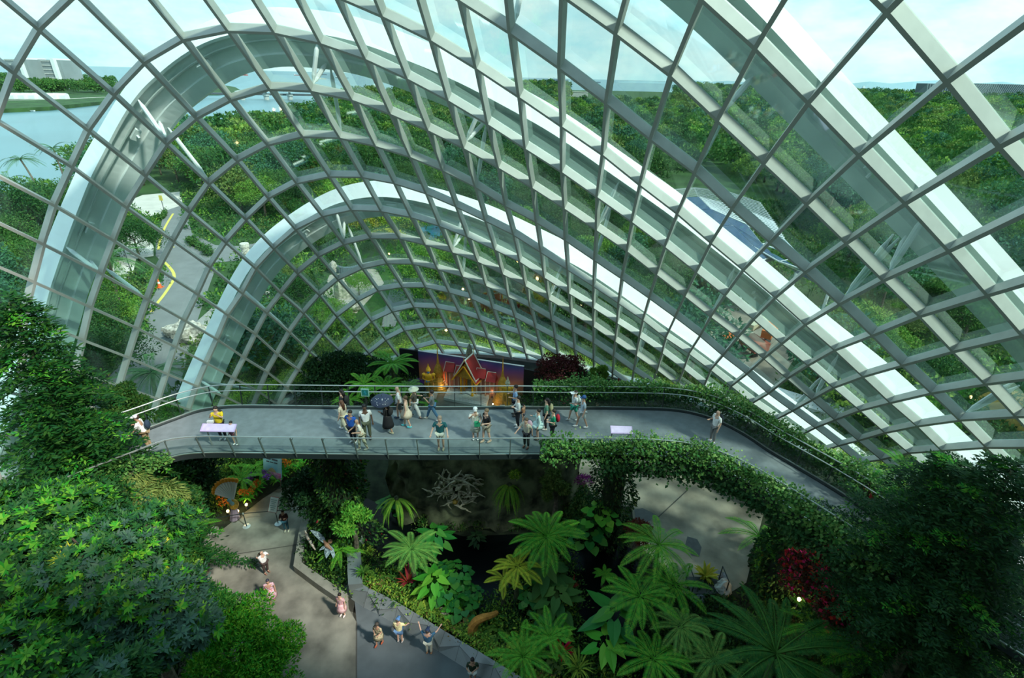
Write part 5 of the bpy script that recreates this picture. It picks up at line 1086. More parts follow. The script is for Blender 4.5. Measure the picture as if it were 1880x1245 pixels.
wing([(600, 1000), (594, 985), (584, 977), (569, 973), (578, 983), (590, 994)], [1.6, 1.8, 1.9, 1.9, 1.85, 1.7]); wing([(601, 1000), (608, 1008), (604, 1018), (599, 1025), (596, 1015), (597, 1005)], [1.6, 1.5, 1.45, 1.4, 1.4, 1.5]); wing([(604, 1000), (612, 1008), (615, 1020), (612, 1025), (607, 1014)], [1.6, 1.5, 1.4, 1.4, 1.5]); wing([(598, 1002), (592, 1004), (587, 1010), (594, 1008)], [1.6, 1.5, 1.5, 1.55])
m = MB(); m.tube([W2(560, 975, 1.2), W2(566, 988, 1.2), W2(573, 1000, 1.1), W2(579, 1010, 1.0)], [.03, .09, .08, .03], 8); m.build('striped_tail', mat('tail_white', (.80, .76, .66), rough=.5, color2=(.45, .20, .12), scale=18), r)
# peacock fan sculpture with lamps
P = G(431, 952, 0); r = empty('peacock_sculpture', P, label='bird sculpture with a fan tail of white plumes tipped orange, in the flower bed', cat='sculpture')
bodyc = G(429, 926, 1.3) - P; fan0 = G(429, 917, 1.65) - P
for k in range(11):
    t = k / 10; a = radians(168 - 92 * t); L_ = 1.3; tip = fan0 + Vector((cos(a) * L_ * 1.0, .25, sin(a) * L_ * 1.0 + .0)); d = (tip - fan0)
    m = MB(); m.tube([fan0, fan0 + d * .4, fan0 + d * .86], [.03, .055, .085], 6); pl = m.build('plume', mat('plume_white', (.95, .90, .88), rough=.6), r); m = MB(); m.ball(tip - d * .05, .13, 8, 6, (1, .7, 1.2)); m.build('plume_tip', mat('plume_orange', (.85, .32, .02), rough=.5), pl)
m = MB(); m.ball(bodyc, .3, 10, 8, (.9, .8, 1.2)); m.build('body', mat('bird_orange', (.70, .36, .05), rough=.6, var=.3, scale=8), r); m = MB(); m.tube([bodyc, bodyc + Vector((.1, -.3, .4)), bodyc + Vector((.12, -.4, .7))], [.14, .08, .07], 8); m.ball(bodyc + Vector((.13, -.45, .75)), .11, 8, 6); m.build('neck_and_head', mat('bird_blue', (.25, .45, .50), rough=.5), r); m = MB(); m.tube([(0, 0, 0), bodyc], [.28, .12], 8); m.build('stand', mat('stand_lilac', (.45, .32, .42), rough=.7), r)
for u, v, lb in ((418, 938, 'warm lamp glowing left of the bird sculpture'), (452, 926, 'warm lamp glowing right of the bird sculpture'), (436, 938, 'small warm lamp glowing below the bird sculpture')):
    p = G(u, v, .35); m = MB(); m.lathe([(.08, -.35), (.08, -.1)], 8); o = m.build('bed_lamp', dkgrey, label=lb, cat='lamp'); o.location = p; m = MB(); m.ball((0, 0, -.02), .08, 8, 6); m.build('glow', mat('bed_glow', (1, .8, .4), emit=(1, .72, .25, 10)), o)
    ld_ = bpy.data.lights.new('bed_light', 'POINT'); ld_.energy = 5; ld_.color = (1, .7, .35); ld_.shadow_soft_size = .1; lo_ = bpy.data.objects.new('bed_light', ld_); COL.objects.link(lo_); lo_.location = p + Vector((0, 0, .2))
# big lamp and yellow pipe at the right
for u, v, z, e_, s_, lb in ((1467, 1101, 1.6, 40, .085, 'bright orange-white lamp glowing in the dark planting left of the red-flowered bush'), (1488, 1036, 2.2, 12, .07, 'dim yellow lamp just above the red-flowered bush')):
    p = G(u, v, z); m = MB(); m.tube([(0, 0, -z), (0, 0, -.05)], .03, 6); o = m.build('path_lamp', dkgrey, label=lb, cat='lamp'); o.location = p; m = MB(); m.ball((0, 0, .02), s_, 10, 8); m.build('glow', mat('path_glow' + str(e_), (1, .75, .4), emit=(1, .66, .22, e_)), o)
    ld_ = bpy.data.lights.new('path_light', 'POINT'); ld_.energy = e_ * .8; ld_.color = (1, .6, .25); ld_.shadow_soft_size = .1; lo_ = bpy.data.objects.new('path_light', ld_); COL.objects.link(lo_); lo_.location = p + Vector((0, -.1, .25))
yp = mat('pipe_yellow', (.45, .32, .01), rough=.5)
P = [G(u, v, 4) for u, v in ((1484, 1009), (1495, 1015), (1506, 1023), (1520, 1022), (1532, 1028), (1543, 1033), (1560, 1034))]; O = P[3].copy(); m = MB(); m.tube(spline([p - O for p in P], 4), .10, 8); o = m.build('yellow_tube', yp, label='wavy yellow tube slung in the dark under the walkway arm', cat='tube'); o.location = O
m = MB(); O = G(1568, 1089, 3); m.tube([G(1560, 1086, 3) - O, G(1577, 1094, 3) - O], .12, 8); o = m.build('yellow_tube', yp, label='short straight yellow tube right of the red-flowered bush', cat='tube'); o.location = O
m = MB(); O = G(1525, 1035, 3.4); m.tube([G(1484, 1028, 3.4) - O, G(1565, 1043, 3.4) - O], .035, 6); o = m.build('pale_pipe', rail_st, label='thin pale pipe running below the wavy yellow tube', cat='pipe'); o.location = O
# orange bent log over the bed
P = spline([G(u, v, z) for u, v, z in ((866, 1168, .5), (869, 1150, 1.1), (876, 1140, 1.5), (888, 1134, 1.7), (902, 1130, 1.6), (912, 1125, 1.4))], 4); O = P[0].copy(); m = MB(); m.tube([p - O for p in P], [.26 - .16 * k / len(P) for k in range(len(P))], 8); o = m.build('bent_log', mat('log_orange', (.50, .22, .04), rough=.85, var=.25, scale=5, bump=.4), label='curved orange-brown log leaning out of the planting above the pool', cat='log'); o.location = O
rock(G(817, 1142, .0), (.32, .3, .55), 31, 'small pale carved stone head-shaped rock among the border plants')
# trolley of plants and sacks on the right floor
P = G(1300, 1085, 0); r = empty('plant_trolley', P, label='dark trolley loaded with potted plants at the lower end of the right floor', cat='trolley'); m = MB(); m.box(-1.1, .7, -.5, .5, .35, .42); m.build('platform', rail_dk, r)
for x in (-1.0, .6):
    for y in (-.4, .4): m = MB(); m.lathe([(.1, 0), (.1, .18), (.03, .35)], 8, (x, y, 0)); m.build('wheel', rail_dk, r)
for x in (-1.05, .65): m = MB(); m.tube([(x, -.45, .4), (x, -.45, 1.3), (x, .45, 1.3), (x, .45, .4)], .03, 6); m.build('push_handle', rail_dk, r)
for u, v, c_, sc, lb in ((1323, 1090, (.55, .60, .56), (.42, .36, .5), 'pale grey refuse sack standing beside the plant trolley'), (1280, 1108, (.12, .16, .2), (.4, .3, .25), 'dark blue-grey sack lying below the plant trolley'), (1322, 1062, (.25, .27, .30), (.3, .3, .2), 'small grey bundle on the floor behind the refuse sack')):
    rg = np.random.default_rng(int(u)); m = MB(); m.ball((0, 0, 0), 1, 14, 10); V = np.array(m.v); d = unit(V); f = sum(np.sin(d @ rg.normal(size=3) * k) * .1 for k in (3, 5, 8)); V = d * (1 + f[:, None]) * np.array(sc) + np.array([0, 0, sc[2] * .95]); m.v = [tuple(x) for x in V]; o = m.build('sack', mat('sack%d' % u, c_, rough=.6, var=.2, scale=4), label=lb, cat='sack'); o.location = G(u, v, 0)
P = G(1296, 1062, .42); me = rosette_mesh('potted_shrub', 40, .55, .12, 5, .9, .4); obj('potted_shrub', me, G_YEL, None, P + Vector((0, .1, .0)), label='yellow-tipped potted shrub on the plant trolley', cat='plant', scale=1.3)

# ---------------------------------------------------------------- inside planting
def at(u, v, z): return G(u, v, z)
def base_of(P): return Vector((P.x, P.y, 0))
# ivy hedges hanging over the rails, right part of the walkway
def ivy_rail(side, u0, u1, name, label, m_, seed, per, wid, hgt, z0, hang, leaf=.15, outw=.3, u_taper=None):
    P, D = RAILPATH[side]; sel = [k for k, p in enumerate(P) if u0 <= to_px(p)[0] <= u1]; sel = list(range(min(sel), max(sel) + 1)); O = P[sel[0]].copy()
    pts = [P[k] + D[k] * outw + Vector((0, 0, z0)) - O for k in sel]; fr = [(D[k], Vector((0, 0, 1))) for k in sel]
    if u_taper: pts[0].z -= .25
    o = strip_leaves(name, pts, fr, wid, hgt, per, leaf, m_, seed, label=label, cat='ivy', hang=hang); o.location = O; return o
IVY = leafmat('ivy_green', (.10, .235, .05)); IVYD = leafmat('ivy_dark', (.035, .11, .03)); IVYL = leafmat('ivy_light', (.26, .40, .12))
ivy_rail('front', 985, 1650, 'ivy_hedge', 'thick ivy hedge draped over the near rail on the right half of the walkway', IVY, 1, 620, .62, .75, .55, .9, .15, .42); ivy_rail('front', 1030, 1650, 'ivy_shoots', 'pale young ivy shoots topping the near rail hedge', IVYL, 2, 80, .7, .45, 1.05, .5, .10, .4)
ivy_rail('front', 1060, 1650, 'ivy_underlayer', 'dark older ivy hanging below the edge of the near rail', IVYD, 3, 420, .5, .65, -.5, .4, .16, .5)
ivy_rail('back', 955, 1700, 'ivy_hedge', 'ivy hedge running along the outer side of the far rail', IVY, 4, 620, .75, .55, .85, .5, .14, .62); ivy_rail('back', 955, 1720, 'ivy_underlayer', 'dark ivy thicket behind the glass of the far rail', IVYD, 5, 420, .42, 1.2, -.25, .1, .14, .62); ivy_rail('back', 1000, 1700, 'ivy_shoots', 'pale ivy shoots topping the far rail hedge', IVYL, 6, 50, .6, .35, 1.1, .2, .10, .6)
ivy_rail('front', 150, 335, 'ivy_hedge', 'ivy covering the near rail at the left bend of the walkway', IVY, 7, 520, .25, 1.2, -.15, .2, .13, .25)
P, D = RAILPATH['front']; sel = [k for k, p in enumerate(P) if to_px(p)[0] < 292]; O = P[sel[0]].copy(); O.z = 0
o = strip_leaves('living_wall', [Vector((P[k].x, P[k].y, 0)) + D[k] * .1 - O for k in sel], [(D[k], Vector((0, 0, 1))) for k in sel], .5, 8.9, 4200, .17, leafmat('livewall_green', (.05, .16, .03)), 8, label='tall green living wall under the left bend of the walkway', cat='living wall'); o.location = O
wall_seg('living_wall_core', base_of(P[sel[0]]) - D[sel[0]] * .25, base_of(P[sel[-1]]) - D[sel[-1]] * .25, 8.5, .3, mat('wall_dark_green', (.010, .022, .010), rough=1), label='dark backing of the living wall under the left bend', cat='wall panel')
# planted columns under the deck
def green_column(u, v, R_, H, label, seed, mats, n=5200, leaf=.2):
    b = at(u, v, 0); m = MB(); m.lathe([(R_ * .8, 0), (R_ * .62, H * .3), (R_ * .6, H * .7), (R_ * .8, H)], 14); r = m.build('planted_column', soil, label=label, cat='planted column'); r.location = b
    for q, (mm, fr_) in enumerate(mats):
        rg = np.random.default_rng(seed + q); k = int(n * fr_); a = rg.uniform(0, 2 * pi, k); z = rg.uniform(0, H, k); bulge = 1 + .22 * np.sin(a * 3 + z * 1.1 + seed) + .15 * np.sin(z * 2.3 + a)
        d = np.stack([np.cos(a), np.sin(a), np.zeros(k)], 1); P_ = d * (R_ * (.78 + .3 * rg.uniform(0, 1, k)) * bulge * (1 + .35 * np.maximum(0, 1 - z / (H * .35))))[:, None]; P_[:, 2] = z
        D_ = d + rnd_dir(k, rg) * .8; D_[:, 2] -= .5; s = leaf * rg.uniform(.5, 1.4, k); V, F = leafset(P_, D_, np.cross(D_, rnd_dir(k, rg)), s, s * .5); obj('foliage', arr_mesh('foliage', V, F), mm, r)
green_column(640, 992, 1.15, 8.3, 'wide plant-covered column under the walkway with red flowers', 1, ((G_DEEP, .5), (G_MID, .34), (G_BRIGHT, .1), (G_RED, .014)), 6500); green_column(1112, 990, .95, 8.3, 'narrow plant-covered column under the ivy at the right of the rock wall', 5, ((G_DEEP, .6), (G_DARK, .25), (G_OLIVE, .12)), 5200, .18)
green_column(1437, 1080, 1.3, 7.4, 'broad plant-covered column under the right arm of the walkway', 9, ((G_DEEP, .45), (G_DARK, .4), (G_MID, .15)), 7500, .22)
# ground cover in the beds: leaves nobody could count
def poly_sample(px, n, rg, z=0.0):
    us = [p[0] for p in px]; vs_ = [p[1] for p in px]; out = []
    while len(out) < n:
        u, v = rg.uniform(min(us), max(us)), rg.uniform(min(vs_), max(vs_))
        if inpoly(u, v, px):
            p = G(u, v, z); q = EM @ (np.array((p.x, p.y, 2.0)) - EC)
            if ((q / (EA - 1.2)) ** 2).sum() < 1 and not any((p - c_).length < 1.25 for c_ in KEEP): out.append(p)
            else: n -= .2
    return out
KEEP = [G(431, 948, 0), G(436, 958, 0), G(501, 894, 0), G(506, 902, 0)]
BEDS = {
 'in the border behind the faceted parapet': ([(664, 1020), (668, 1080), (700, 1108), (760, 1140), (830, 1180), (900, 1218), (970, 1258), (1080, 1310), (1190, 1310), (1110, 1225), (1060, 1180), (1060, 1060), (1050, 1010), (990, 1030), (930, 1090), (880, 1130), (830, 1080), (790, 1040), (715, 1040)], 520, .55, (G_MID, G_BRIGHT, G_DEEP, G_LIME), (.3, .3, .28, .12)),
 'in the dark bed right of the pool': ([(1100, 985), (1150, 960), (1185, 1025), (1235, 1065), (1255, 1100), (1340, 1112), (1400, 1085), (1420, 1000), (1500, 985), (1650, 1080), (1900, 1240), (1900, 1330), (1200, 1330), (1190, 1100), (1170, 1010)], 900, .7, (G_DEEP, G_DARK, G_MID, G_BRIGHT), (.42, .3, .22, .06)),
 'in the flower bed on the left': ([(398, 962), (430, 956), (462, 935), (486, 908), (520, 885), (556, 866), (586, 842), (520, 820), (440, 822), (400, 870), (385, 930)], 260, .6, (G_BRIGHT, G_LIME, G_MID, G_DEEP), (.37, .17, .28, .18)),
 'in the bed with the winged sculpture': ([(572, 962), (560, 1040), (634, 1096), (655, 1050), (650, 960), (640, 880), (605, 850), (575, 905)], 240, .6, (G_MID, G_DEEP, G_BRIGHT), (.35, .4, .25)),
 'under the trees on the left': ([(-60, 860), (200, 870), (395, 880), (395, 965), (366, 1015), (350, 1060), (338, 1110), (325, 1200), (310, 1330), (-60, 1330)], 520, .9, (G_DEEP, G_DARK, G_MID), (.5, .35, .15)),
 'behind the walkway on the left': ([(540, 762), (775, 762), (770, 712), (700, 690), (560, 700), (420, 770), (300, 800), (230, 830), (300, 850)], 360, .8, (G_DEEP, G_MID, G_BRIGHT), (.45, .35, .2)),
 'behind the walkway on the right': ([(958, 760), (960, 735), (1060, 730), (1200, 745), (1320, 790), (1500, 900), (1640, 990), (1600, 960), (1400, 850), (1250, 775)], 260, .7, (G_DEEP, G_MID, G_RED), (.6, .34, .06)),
 'along the top of the rock wall': ([(760, 850), (1030, 850), (1035, 842), (760, 842)], 60, .35, (G_MID, G_OLIVE), (.6, .4)),
 'at the side of the rock wall': ([(1015, 860), (1060, 900), (1095, 990), (1050, 985), (1030, 930)], 120, .8, (G_OLIVE, G_DARK, G_MID), (.35, .35, .3)),
}
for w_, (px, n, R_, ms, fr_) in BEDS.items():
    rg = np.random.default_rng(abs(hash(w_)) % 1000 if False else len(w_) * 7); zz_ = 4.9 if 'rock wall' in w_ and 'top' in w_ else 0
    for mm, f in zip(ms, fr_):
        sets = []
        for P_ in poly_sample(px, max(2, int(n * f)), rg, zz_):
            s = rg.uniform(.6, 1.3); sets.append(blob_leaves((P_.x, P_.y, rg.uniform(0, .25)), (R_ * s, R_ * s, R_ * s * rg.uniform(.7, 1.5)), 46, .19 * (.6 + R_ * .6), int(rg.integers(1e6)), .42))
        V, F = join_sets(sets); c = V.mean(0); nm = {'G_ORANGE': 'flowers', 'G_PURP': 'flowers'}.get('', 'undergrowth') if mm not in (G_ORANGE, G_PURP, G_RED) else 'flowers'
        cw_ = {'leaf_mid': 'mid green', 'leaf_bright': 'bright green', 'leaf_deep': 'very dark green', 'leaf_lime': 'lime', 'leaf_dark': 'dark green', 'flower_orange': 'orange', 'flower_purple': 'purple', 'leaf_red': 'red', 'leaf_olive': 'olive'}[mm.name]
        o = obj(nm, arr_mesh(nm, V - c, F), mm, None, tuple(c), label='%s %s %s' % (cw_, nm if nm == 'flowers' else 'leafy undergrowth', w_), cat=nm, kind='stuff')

# ---- big trees
def big_conifer(P, H, R_, nbr, seed, m_, label, name='conifer_tree', needle=.2, dens=1.0, droop=.35, twig=.9, tip=None, z0=.12):
    tb = MB(); tb.tube([(0, 0, -.1), (.1, 0, H * .5), (0, 0, H * .97)], [.32, .2, .04], 8); r = tb.build(name, BARKG, label=label, cat='tree'); r.location = base_of(P)
    me = conifer_mesh('branches', H, R_, nbr, seed, needle, dens, droop, twig, z0); obj('branches', me, m_, r)
    if tip: me = conifer_mesh('tips', H, R_ * 1.03, max(6, nbr // 4), seed + 7, needle * .9, dens * .6, droop, twig * .8, z0); obj('young_shoots', me, tip, r)
    return r
CON = leafmat('conifer_green', (.016, .092, .012), island=.4); CONT = leafmat('conifer_tips', (.06, .25, .02)); 
big_conifer(at(5, 530, 16.8), 16.8, 4.4, 130, 3, CON, 'huge dark conifer with drooping branches at the left edge, in front of the glass', needle=.24, dens=.95, droop=.55, tip=CONT)
big_conifer(at(85, 700, 12.5), 12.5, 3.1, 70, 5, CON, 'dark conifer beside the two white-capped walkers at the left end of the walkway', needle=.22, dens=1.0, droop=.5, tip=CONT)
CONR = leafmat('conifer_right', (.018, .075, .018), island=.4); CONRT = leafmat('conifer_right_tips', (.07, .25, .02))
big_conifer(at(1766, 836, 13.6), 13.6, 2.8, 60, 11, CONR, 'spiky conifer rising against the glass, left of its twin at the right edge', needle=.17, dens=1.0, droop=.1, twig=.7, tip=CONT, z0=.66); big_conifer(at(1872, 842, 14.6), 14.6, 2.8, 80, 12, CONR, 'spiky conifer touching the right edge of the frame', needle=.17, dens=.9, droop=.12, twig=.75, tip=CONT, z0=.5)
big_conifer(at(1835, 925, 12.6), 12.6, 2.7, 64, 13, CONR, 'dark conifer with bright shoots between the two spiky ones', needle=.17, droop=.3, twig=.8, tip=CONRT, z0=.5); big_conifer(at(1800, 1000, 10.8), 10.8, 2.7, 56, 14, CONR, 'conifer with bright green shoots above the lower end of the walkway', needle=.17, droop=.4, twig=.8, tip=CONRT, z0=.45); big_conifer(at(1672, 955, 10.2), 10.2, 1.9, 40, 15, CONR, 'small dark conifer over the near rail where the ivy ends', needle=.16, droop=.3, twig=.7, tip=CONRT, z0=.6)
def rosette_tree(P, R_, H, n, seed, label, ms, leaf=.3, name='umbrella_tree', trunk=(0, 0)):
    "crown of leaf whorls"
    m = MB(); m.tube([(trunk[0], trunk[1], -P.z), (trunk[0] * .5, trunk[1] * .5, -P.z * .5), (0, 0, 0)], [.3, .22, .15], 8)
    rg = np.random.default_rng(seed); tips = []
    for k in range(n):
        d = rnd_dir(1, rg)[0]; d[2] = abs(d[2]) * 1.0 - .15; bl = 1 + .25 * sin(d[0] * 5 + seed) * cos(d[1] * 4 + d[2] * 3); tips.append(d * np.array([R_, R_, H]) * rg.uniform(.72, 1.02) * bl)
    for t in tips[:16]: m.tube([(0, 0, -H * .3), tuple(t * .5 - np.array([0, 0, H * .1])), tuple(t * .95)], [.10, .06, .02], 5)
    r = m.build(name, BARK, label=label, cat='tree'); r.location = P
    groups = [[] for _ in ms]
    for k, t in enumerate(tips):
        nl = 11; a = rg.uniform(0, 6.28) + np.arange(nl) * 2.4; axis = unit(t + np.array([0, 0, 1.5]) + rg.normal(size=3) * .3); u = unit(np.cross(axis, [1., .2, 0])); w = np.cross(axis, u)
        rad = np.cos(a)[:, None] * u + np.sin(a)[:, None] * w; D_ = rad * 1.0 + axis * rg.uniform(.0, .6, (nl, 1)); gi = rg.choice(len(ms), p=[m_[1] for m_ in ms]); groups[gi].append((np.tile(t, (nl, 1)), D_, np.cross(D_, axis), leaf * rg.uniform(.7, 1.2, nl)))
        P_ = t + rnd_dir(8, rg) * .22; D2 = rnd_dir(8, rg) + unit(t); groups[0].append((P_, D2, np.cross(D2, axis), leaf * rg.uniform(.5, .9, 8)))
    for (mm, _), g in zip(ms, groups):
        if g: Pp, Dd, Ww, Ll = [np.concatenate([x[q] for x in g]) for q in range(4)]; V, F = leafset(Pp, Dd, Ww, Ll, Ll * .34, fold=.15); obj('crown', arr_mesh('crown', V, F), mm, r)
    return r
SCH = leafmat('schefflera', (.020, .10, .018), rough=.55, spec=.25, trans=.2); SCHB = leafmat('schefflera_blue', (.045, .11, .065), rough=.55, spec=.25, trans=.15); SCHL = leafmat('schefflera_light', (.085, .30, .02)); SCHY = leafmat('schefflera_yellow', (.50, .55, .03))
S4 = [(SCH, .52), (SCHB, .25), (SCHL, .215), (SCHY, .015)]
rosette_tree(at(185, 1030, 9.0), 2.6, 2.1, 760, 1, 'large umbrella tree with whorled leaves and yellow sprigs, centre of the left planting', S4, .23); rosette_tree(at(45, 1000, 9.6), 2.5, 2.1, 620, 2, 'umbrella tree with whorled leaves below the huge conifer', [(SCH, .5), (SCHL, .5)], .30); rosette_tree(at(268, 1150, 7.4), 1.9, 1.8, 620, 3, 'blue-green umbrella tree beside the plaza kerb', [(SCHB, .62), (SCH, .2), (SCHL, .17), (SCHY, .01)], .28)
rosette_tree(at(50, 1200, 8.4), 2.0, 1.7, 420, 4, 'bright umbrella tree in the lower left corner', [(SCHL, .5), (SCH, .5)], .28); rosette_tree(at(170, 1260, 7.4), 2.1, 2.0, 460, 6, 'dark umbrella tree at the bottom edge left of the feathery shrub', [(SCH, .7), (SCHB, .3)], .28)
def leafy_tree(P, R_, H, n, leaf, seed, m_, label, lw=.4, ncl=28, name='leafy_tree', cat='tree', droop=0.0, clump=.36):
    tb = MB(); tb.tube([(0, 0, -P.z), (.1, .1, -P.z * .4), (0, 0, H * .2)], [.2, .13, .07], 7); r = tb.build(name, BARK, label=label, cat=cat); r.location = P
    me = crown_mesh('crown', R_, H, ncl, n, leaf, seed, lw=lw, droop=droop, clump=clump); obj('crown', me, m_, r); return r
FEA = leafmat('feathery_green', (.09, .34, .02)); FEA2 = leafmat('feathery_dark', (.05, .20, .025))
leafy_tree(at(440, 1205, 3.2), 1.75, 1.5, 26000, .14, 5, FEA, 'feathery bright green shrub tree spilling over the bottom of the plaza', .4, 34); leafy_tree(at(392, 1150, 3.4), 1.2, 1.1, 15000, .14, 6, FEA2, 'feathery mid green shrub tree at the lower end of the kerb', .4, 24); leafy_tree(at(500, 1265, 2.2), 1.1, 1.0, 4000, .13, 7, FEA, 'small feathery shrub cut by the bottom edge on the plaza', .25, 16)
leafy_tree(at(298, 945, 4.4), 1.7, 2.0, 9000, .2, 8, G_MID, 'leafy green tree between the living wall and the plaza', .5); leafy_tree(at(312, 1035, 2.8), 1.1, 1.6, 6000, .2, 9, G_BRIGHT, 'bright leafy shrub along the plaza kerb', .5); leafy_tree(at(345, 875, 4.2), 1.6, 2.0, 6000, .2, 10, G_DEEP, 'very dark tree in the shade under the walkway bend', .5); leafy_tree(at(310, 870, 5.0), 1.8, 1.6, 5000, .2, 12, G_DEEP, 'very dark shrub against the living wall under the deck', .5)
WEEP = leafmat('weeping_olive', (.16, .22, .05)); leafy_tree(at(255, 935, 7.0), 1.5, 2.2, 8000, .3, 13, WEEP, 'olive weeping shrub cascading right of the huge conifer', .14, 16, droop=1.3)
leafy_tree(at(585, 915, 2.4), 1.6, 1.9, 7500, .17, 14, G_DEEP, 'dark round bush standing between the rope barrier and the flowering column', .6, 26, name='round_bush', cat='bush'); leafy_tree(at(645, 965, 2.6), .9, 1.3, 3600, .2, 15, leafmat('pale_bamboo', (.16, .40, .05)), 'bright pale green shrub at the foot of the flowering column', .4, 12, name='shrub', cat='bush')
leafy_tree(at(612, 706, 1.4), 2.4, 2.4, 10000, .2, 16, G_DEEP, 'round dark evergreen behind the far rail, left of the tree ferns', .55, 30, name='round_tree'); leafy_tree(at(668, 698, 1.3), 2.0, 2.4, 8500, .2, 17, G_DEEP, 'dark evergreen behind the far rail next to the tree ferns', .55, 26, name='round_tree'); leafy_tree(at(238, 762, 7.0), 1.1, 2.2, 8000, .16, 18, G_MID, 'bright conical shrub behind the far rail above the two white-capped walkers', .5, 20, name='conical_shrub')
leafy_tree(at(300, 770, 3.4), 1.4, 1.4, 5000, .18, 19, G_BRIGHT, 'green shrub behind the far rail at the left bend', .5, 14, name='shrub', cat='bush')
REDF = leafmat('red_foliage', (.10, .02, .02)); leafy_tree(at(1030, 690, 2.6), 1.8, 1.6, 7000, .16, 20, REDF, 'dark maroon-leaved shrub by the curb right of the mural', .5, 22, name='maroon_shrub', cat='bush'); leafy_tree(at(1030, 700, 2.0), 1.9, 1.4, 5000, .18, 21, G_DEEP, 'dark green shrub under the maroon shrub', .5, 20, name='shrub', cat='bush')
leafy_tree(at(1100, 690, 3.3), .6, 1.3, 2600, .2, 22, G_BRIGHT, 'slim bright green climber on the curb right of the maroon shrub', .4, 8, name='climber', cat='plant')
RB = leafy_tree(at(1515, 1085, 4.2), 1.7, 1.9, 6500, .16, 23, leafmat('dark_red_leaf', (.07, .035, .02)), 'large dark bush crowned with crimson flowers beside the bright path lamp', .5, 22, name='flowering_bush', cat='bush')
me = crown_mesh('flowers', 1.75, 2.0, 22, 1500, .17, 23, lw=.8); obj('flowers', me, leafmat('crimson', (.55, .02, .06)), RB)
V, F = blob_leaves((0, 0, 0), (.5, .3, .45), 500, .12, 3, .5); obj('purple_flowers', arr_mesh('purple_flowers', V, F), leafmat('orchid_magenta', (.55, .08, .42)), None, at(1072, 885, 2.5), label='spray of magenta orchids right of the rock wall', cat='flowers')
obj('climbing_foliage', None) if False else None
leafy_tree(at(1020, 900, 2.9), .7, 2.0, 3500, .2, 24, G_OLIVE, 'yellow-green climber at the right end of the rock wall', .35, 12, name='climber', cat='plant', droop=.5)
leafy_tree(at(1168, 985, 1.7), .8, 1.0, 2400, .13, 25, leafmat('red_spot_leaf', (.16, .05, .03)), 'bush with small red blooms beside the dark floor patch', .6, 12, name='shrub', cat='bush')
leafy_tree(at(775, 655, 2.0), .01, .01, 10, .05, 1, G_DEEP, 'x') if False else None
V, F = blob_leaves((0, 0, 0), (.9, .6, .7), 1400, .14, 31, .4); obj('purple_shrub', arr_mesh('purple_shrub', V, F), leafmat('violet', (.13, .05, .28)), None, at(765, 712, .4), label='purple-flowered shrub left of the gold guardian', cat='bush')

# ---- tree ferns and hanging ferns
def TF(u, v, h, kind, n, sc, label, seed=0, tilt=0.0):
    p = at(u, v, h); return tree_fern(base_of(p), h, kind, n, label, None, sc, tilt, seed)
TF(755, 1008, 3.2, 'treepale', 13, .95, 'pale green tree fern at the left side of the pool', 1, .1); TF(1004, 985, 3.9, 'tree', 15, 1.0, 'largest tree fern over the pool, with evenly spread dark green fronds', 2, .05); TF(950, 1040, 3.0, 'treeyel', 9, .95, 'yellowing tree fern leaning over the pool, in front of the largest tree fern', 3, .1)
TF(925, 1062, 2.4, 'treeyel', 6, .8, 'small golden tree fern at the edge of the black pool', 4); TF(1210, 1000, 3.6, 'bright', 14, 1.2, 'bright green tree fern at the edge of the right floor', 5, .12); TF(1425, 1200, 6.4, 'treebig', 18, 1.02, 'giant dark tree fern at the bottom right with long comb-like fronds', 6, .05)
TF(1175, 1095, 3.4, 'tree', 11, 1.0, 'tree fern right of the dark water channel', 7, .1); TF(1240, 1075, 2.8, 'tree', 10, .9, 'tree fern below the bright green one, near the plant trolley', 8, .1); TF(1110, 1055, .9, 'small', 8, .9, 'small fern on the left bank of the dark water channel', 9); TF(960, 1205, 1.6, 'tree', 11, .85, 'fern behind the parapet border with upright dark fronds', 10, -.1); TF(1010, 1170, 1.8, 'tree', 9, .75, 'fern rising just above the parapet border near the crimson bromeliad', 11, -.1)
TF(1120, 1150, 3.0, 'bright', 0, 1, 'x', 12) if False else None
TF(1250, 1150, 2.6, 'treepale', 11, .9, 'pale fern in the middle of the dark bed right of the water', 13, .1); TF(1200, 1210, 2.4, 'tree', 10, .9, 'dark fern at the bottom of the bed right of the water', 14, .1); TF(1310, 1210, 2.2, 'treepale', 10, .9, 'pale fern beside the giant tree fern', 15, .1); TF(1395, 985, 2.0, 'bright', 8, 1.2, 'fern with broad fronds at the foot of the dark slab', 16, .1)
TF(1600, 1200, 4.2, 'tree', 11, 1.1, 'shaded fern at the bottom edge under the right conifers', 17, .1); TF(1500, 1150, 2.6, 'tree', 8, .9, 'shaded fern below the crimson-flowered bush', 18, .1)
TF(720, 668, 3.6, 'tree', 12, 1.1, 'tree fern with spreading fronds against the black display wall', 19, .05); TF(668, 706, 2.7, 'bright', 11, 1.0, 'bright fern behind the rail sign', 20); TF(706, 712, 2.6, 'tree', 11, 1.0, 'mid green fern behind the dark umbrella', 21); TF(745, 712, 2.3, 'treepale', 10, 1.0, 'greyish fern at the left foot of the gold guardian', 22); TF(640, 736, 1.9, 'bright', 9, .8, 'low bright fern just behind the far rail posts', 23); TF(785, 742, .6, 'small', 9, 1.1, 'low fern between the guardian and the far rail', 24)
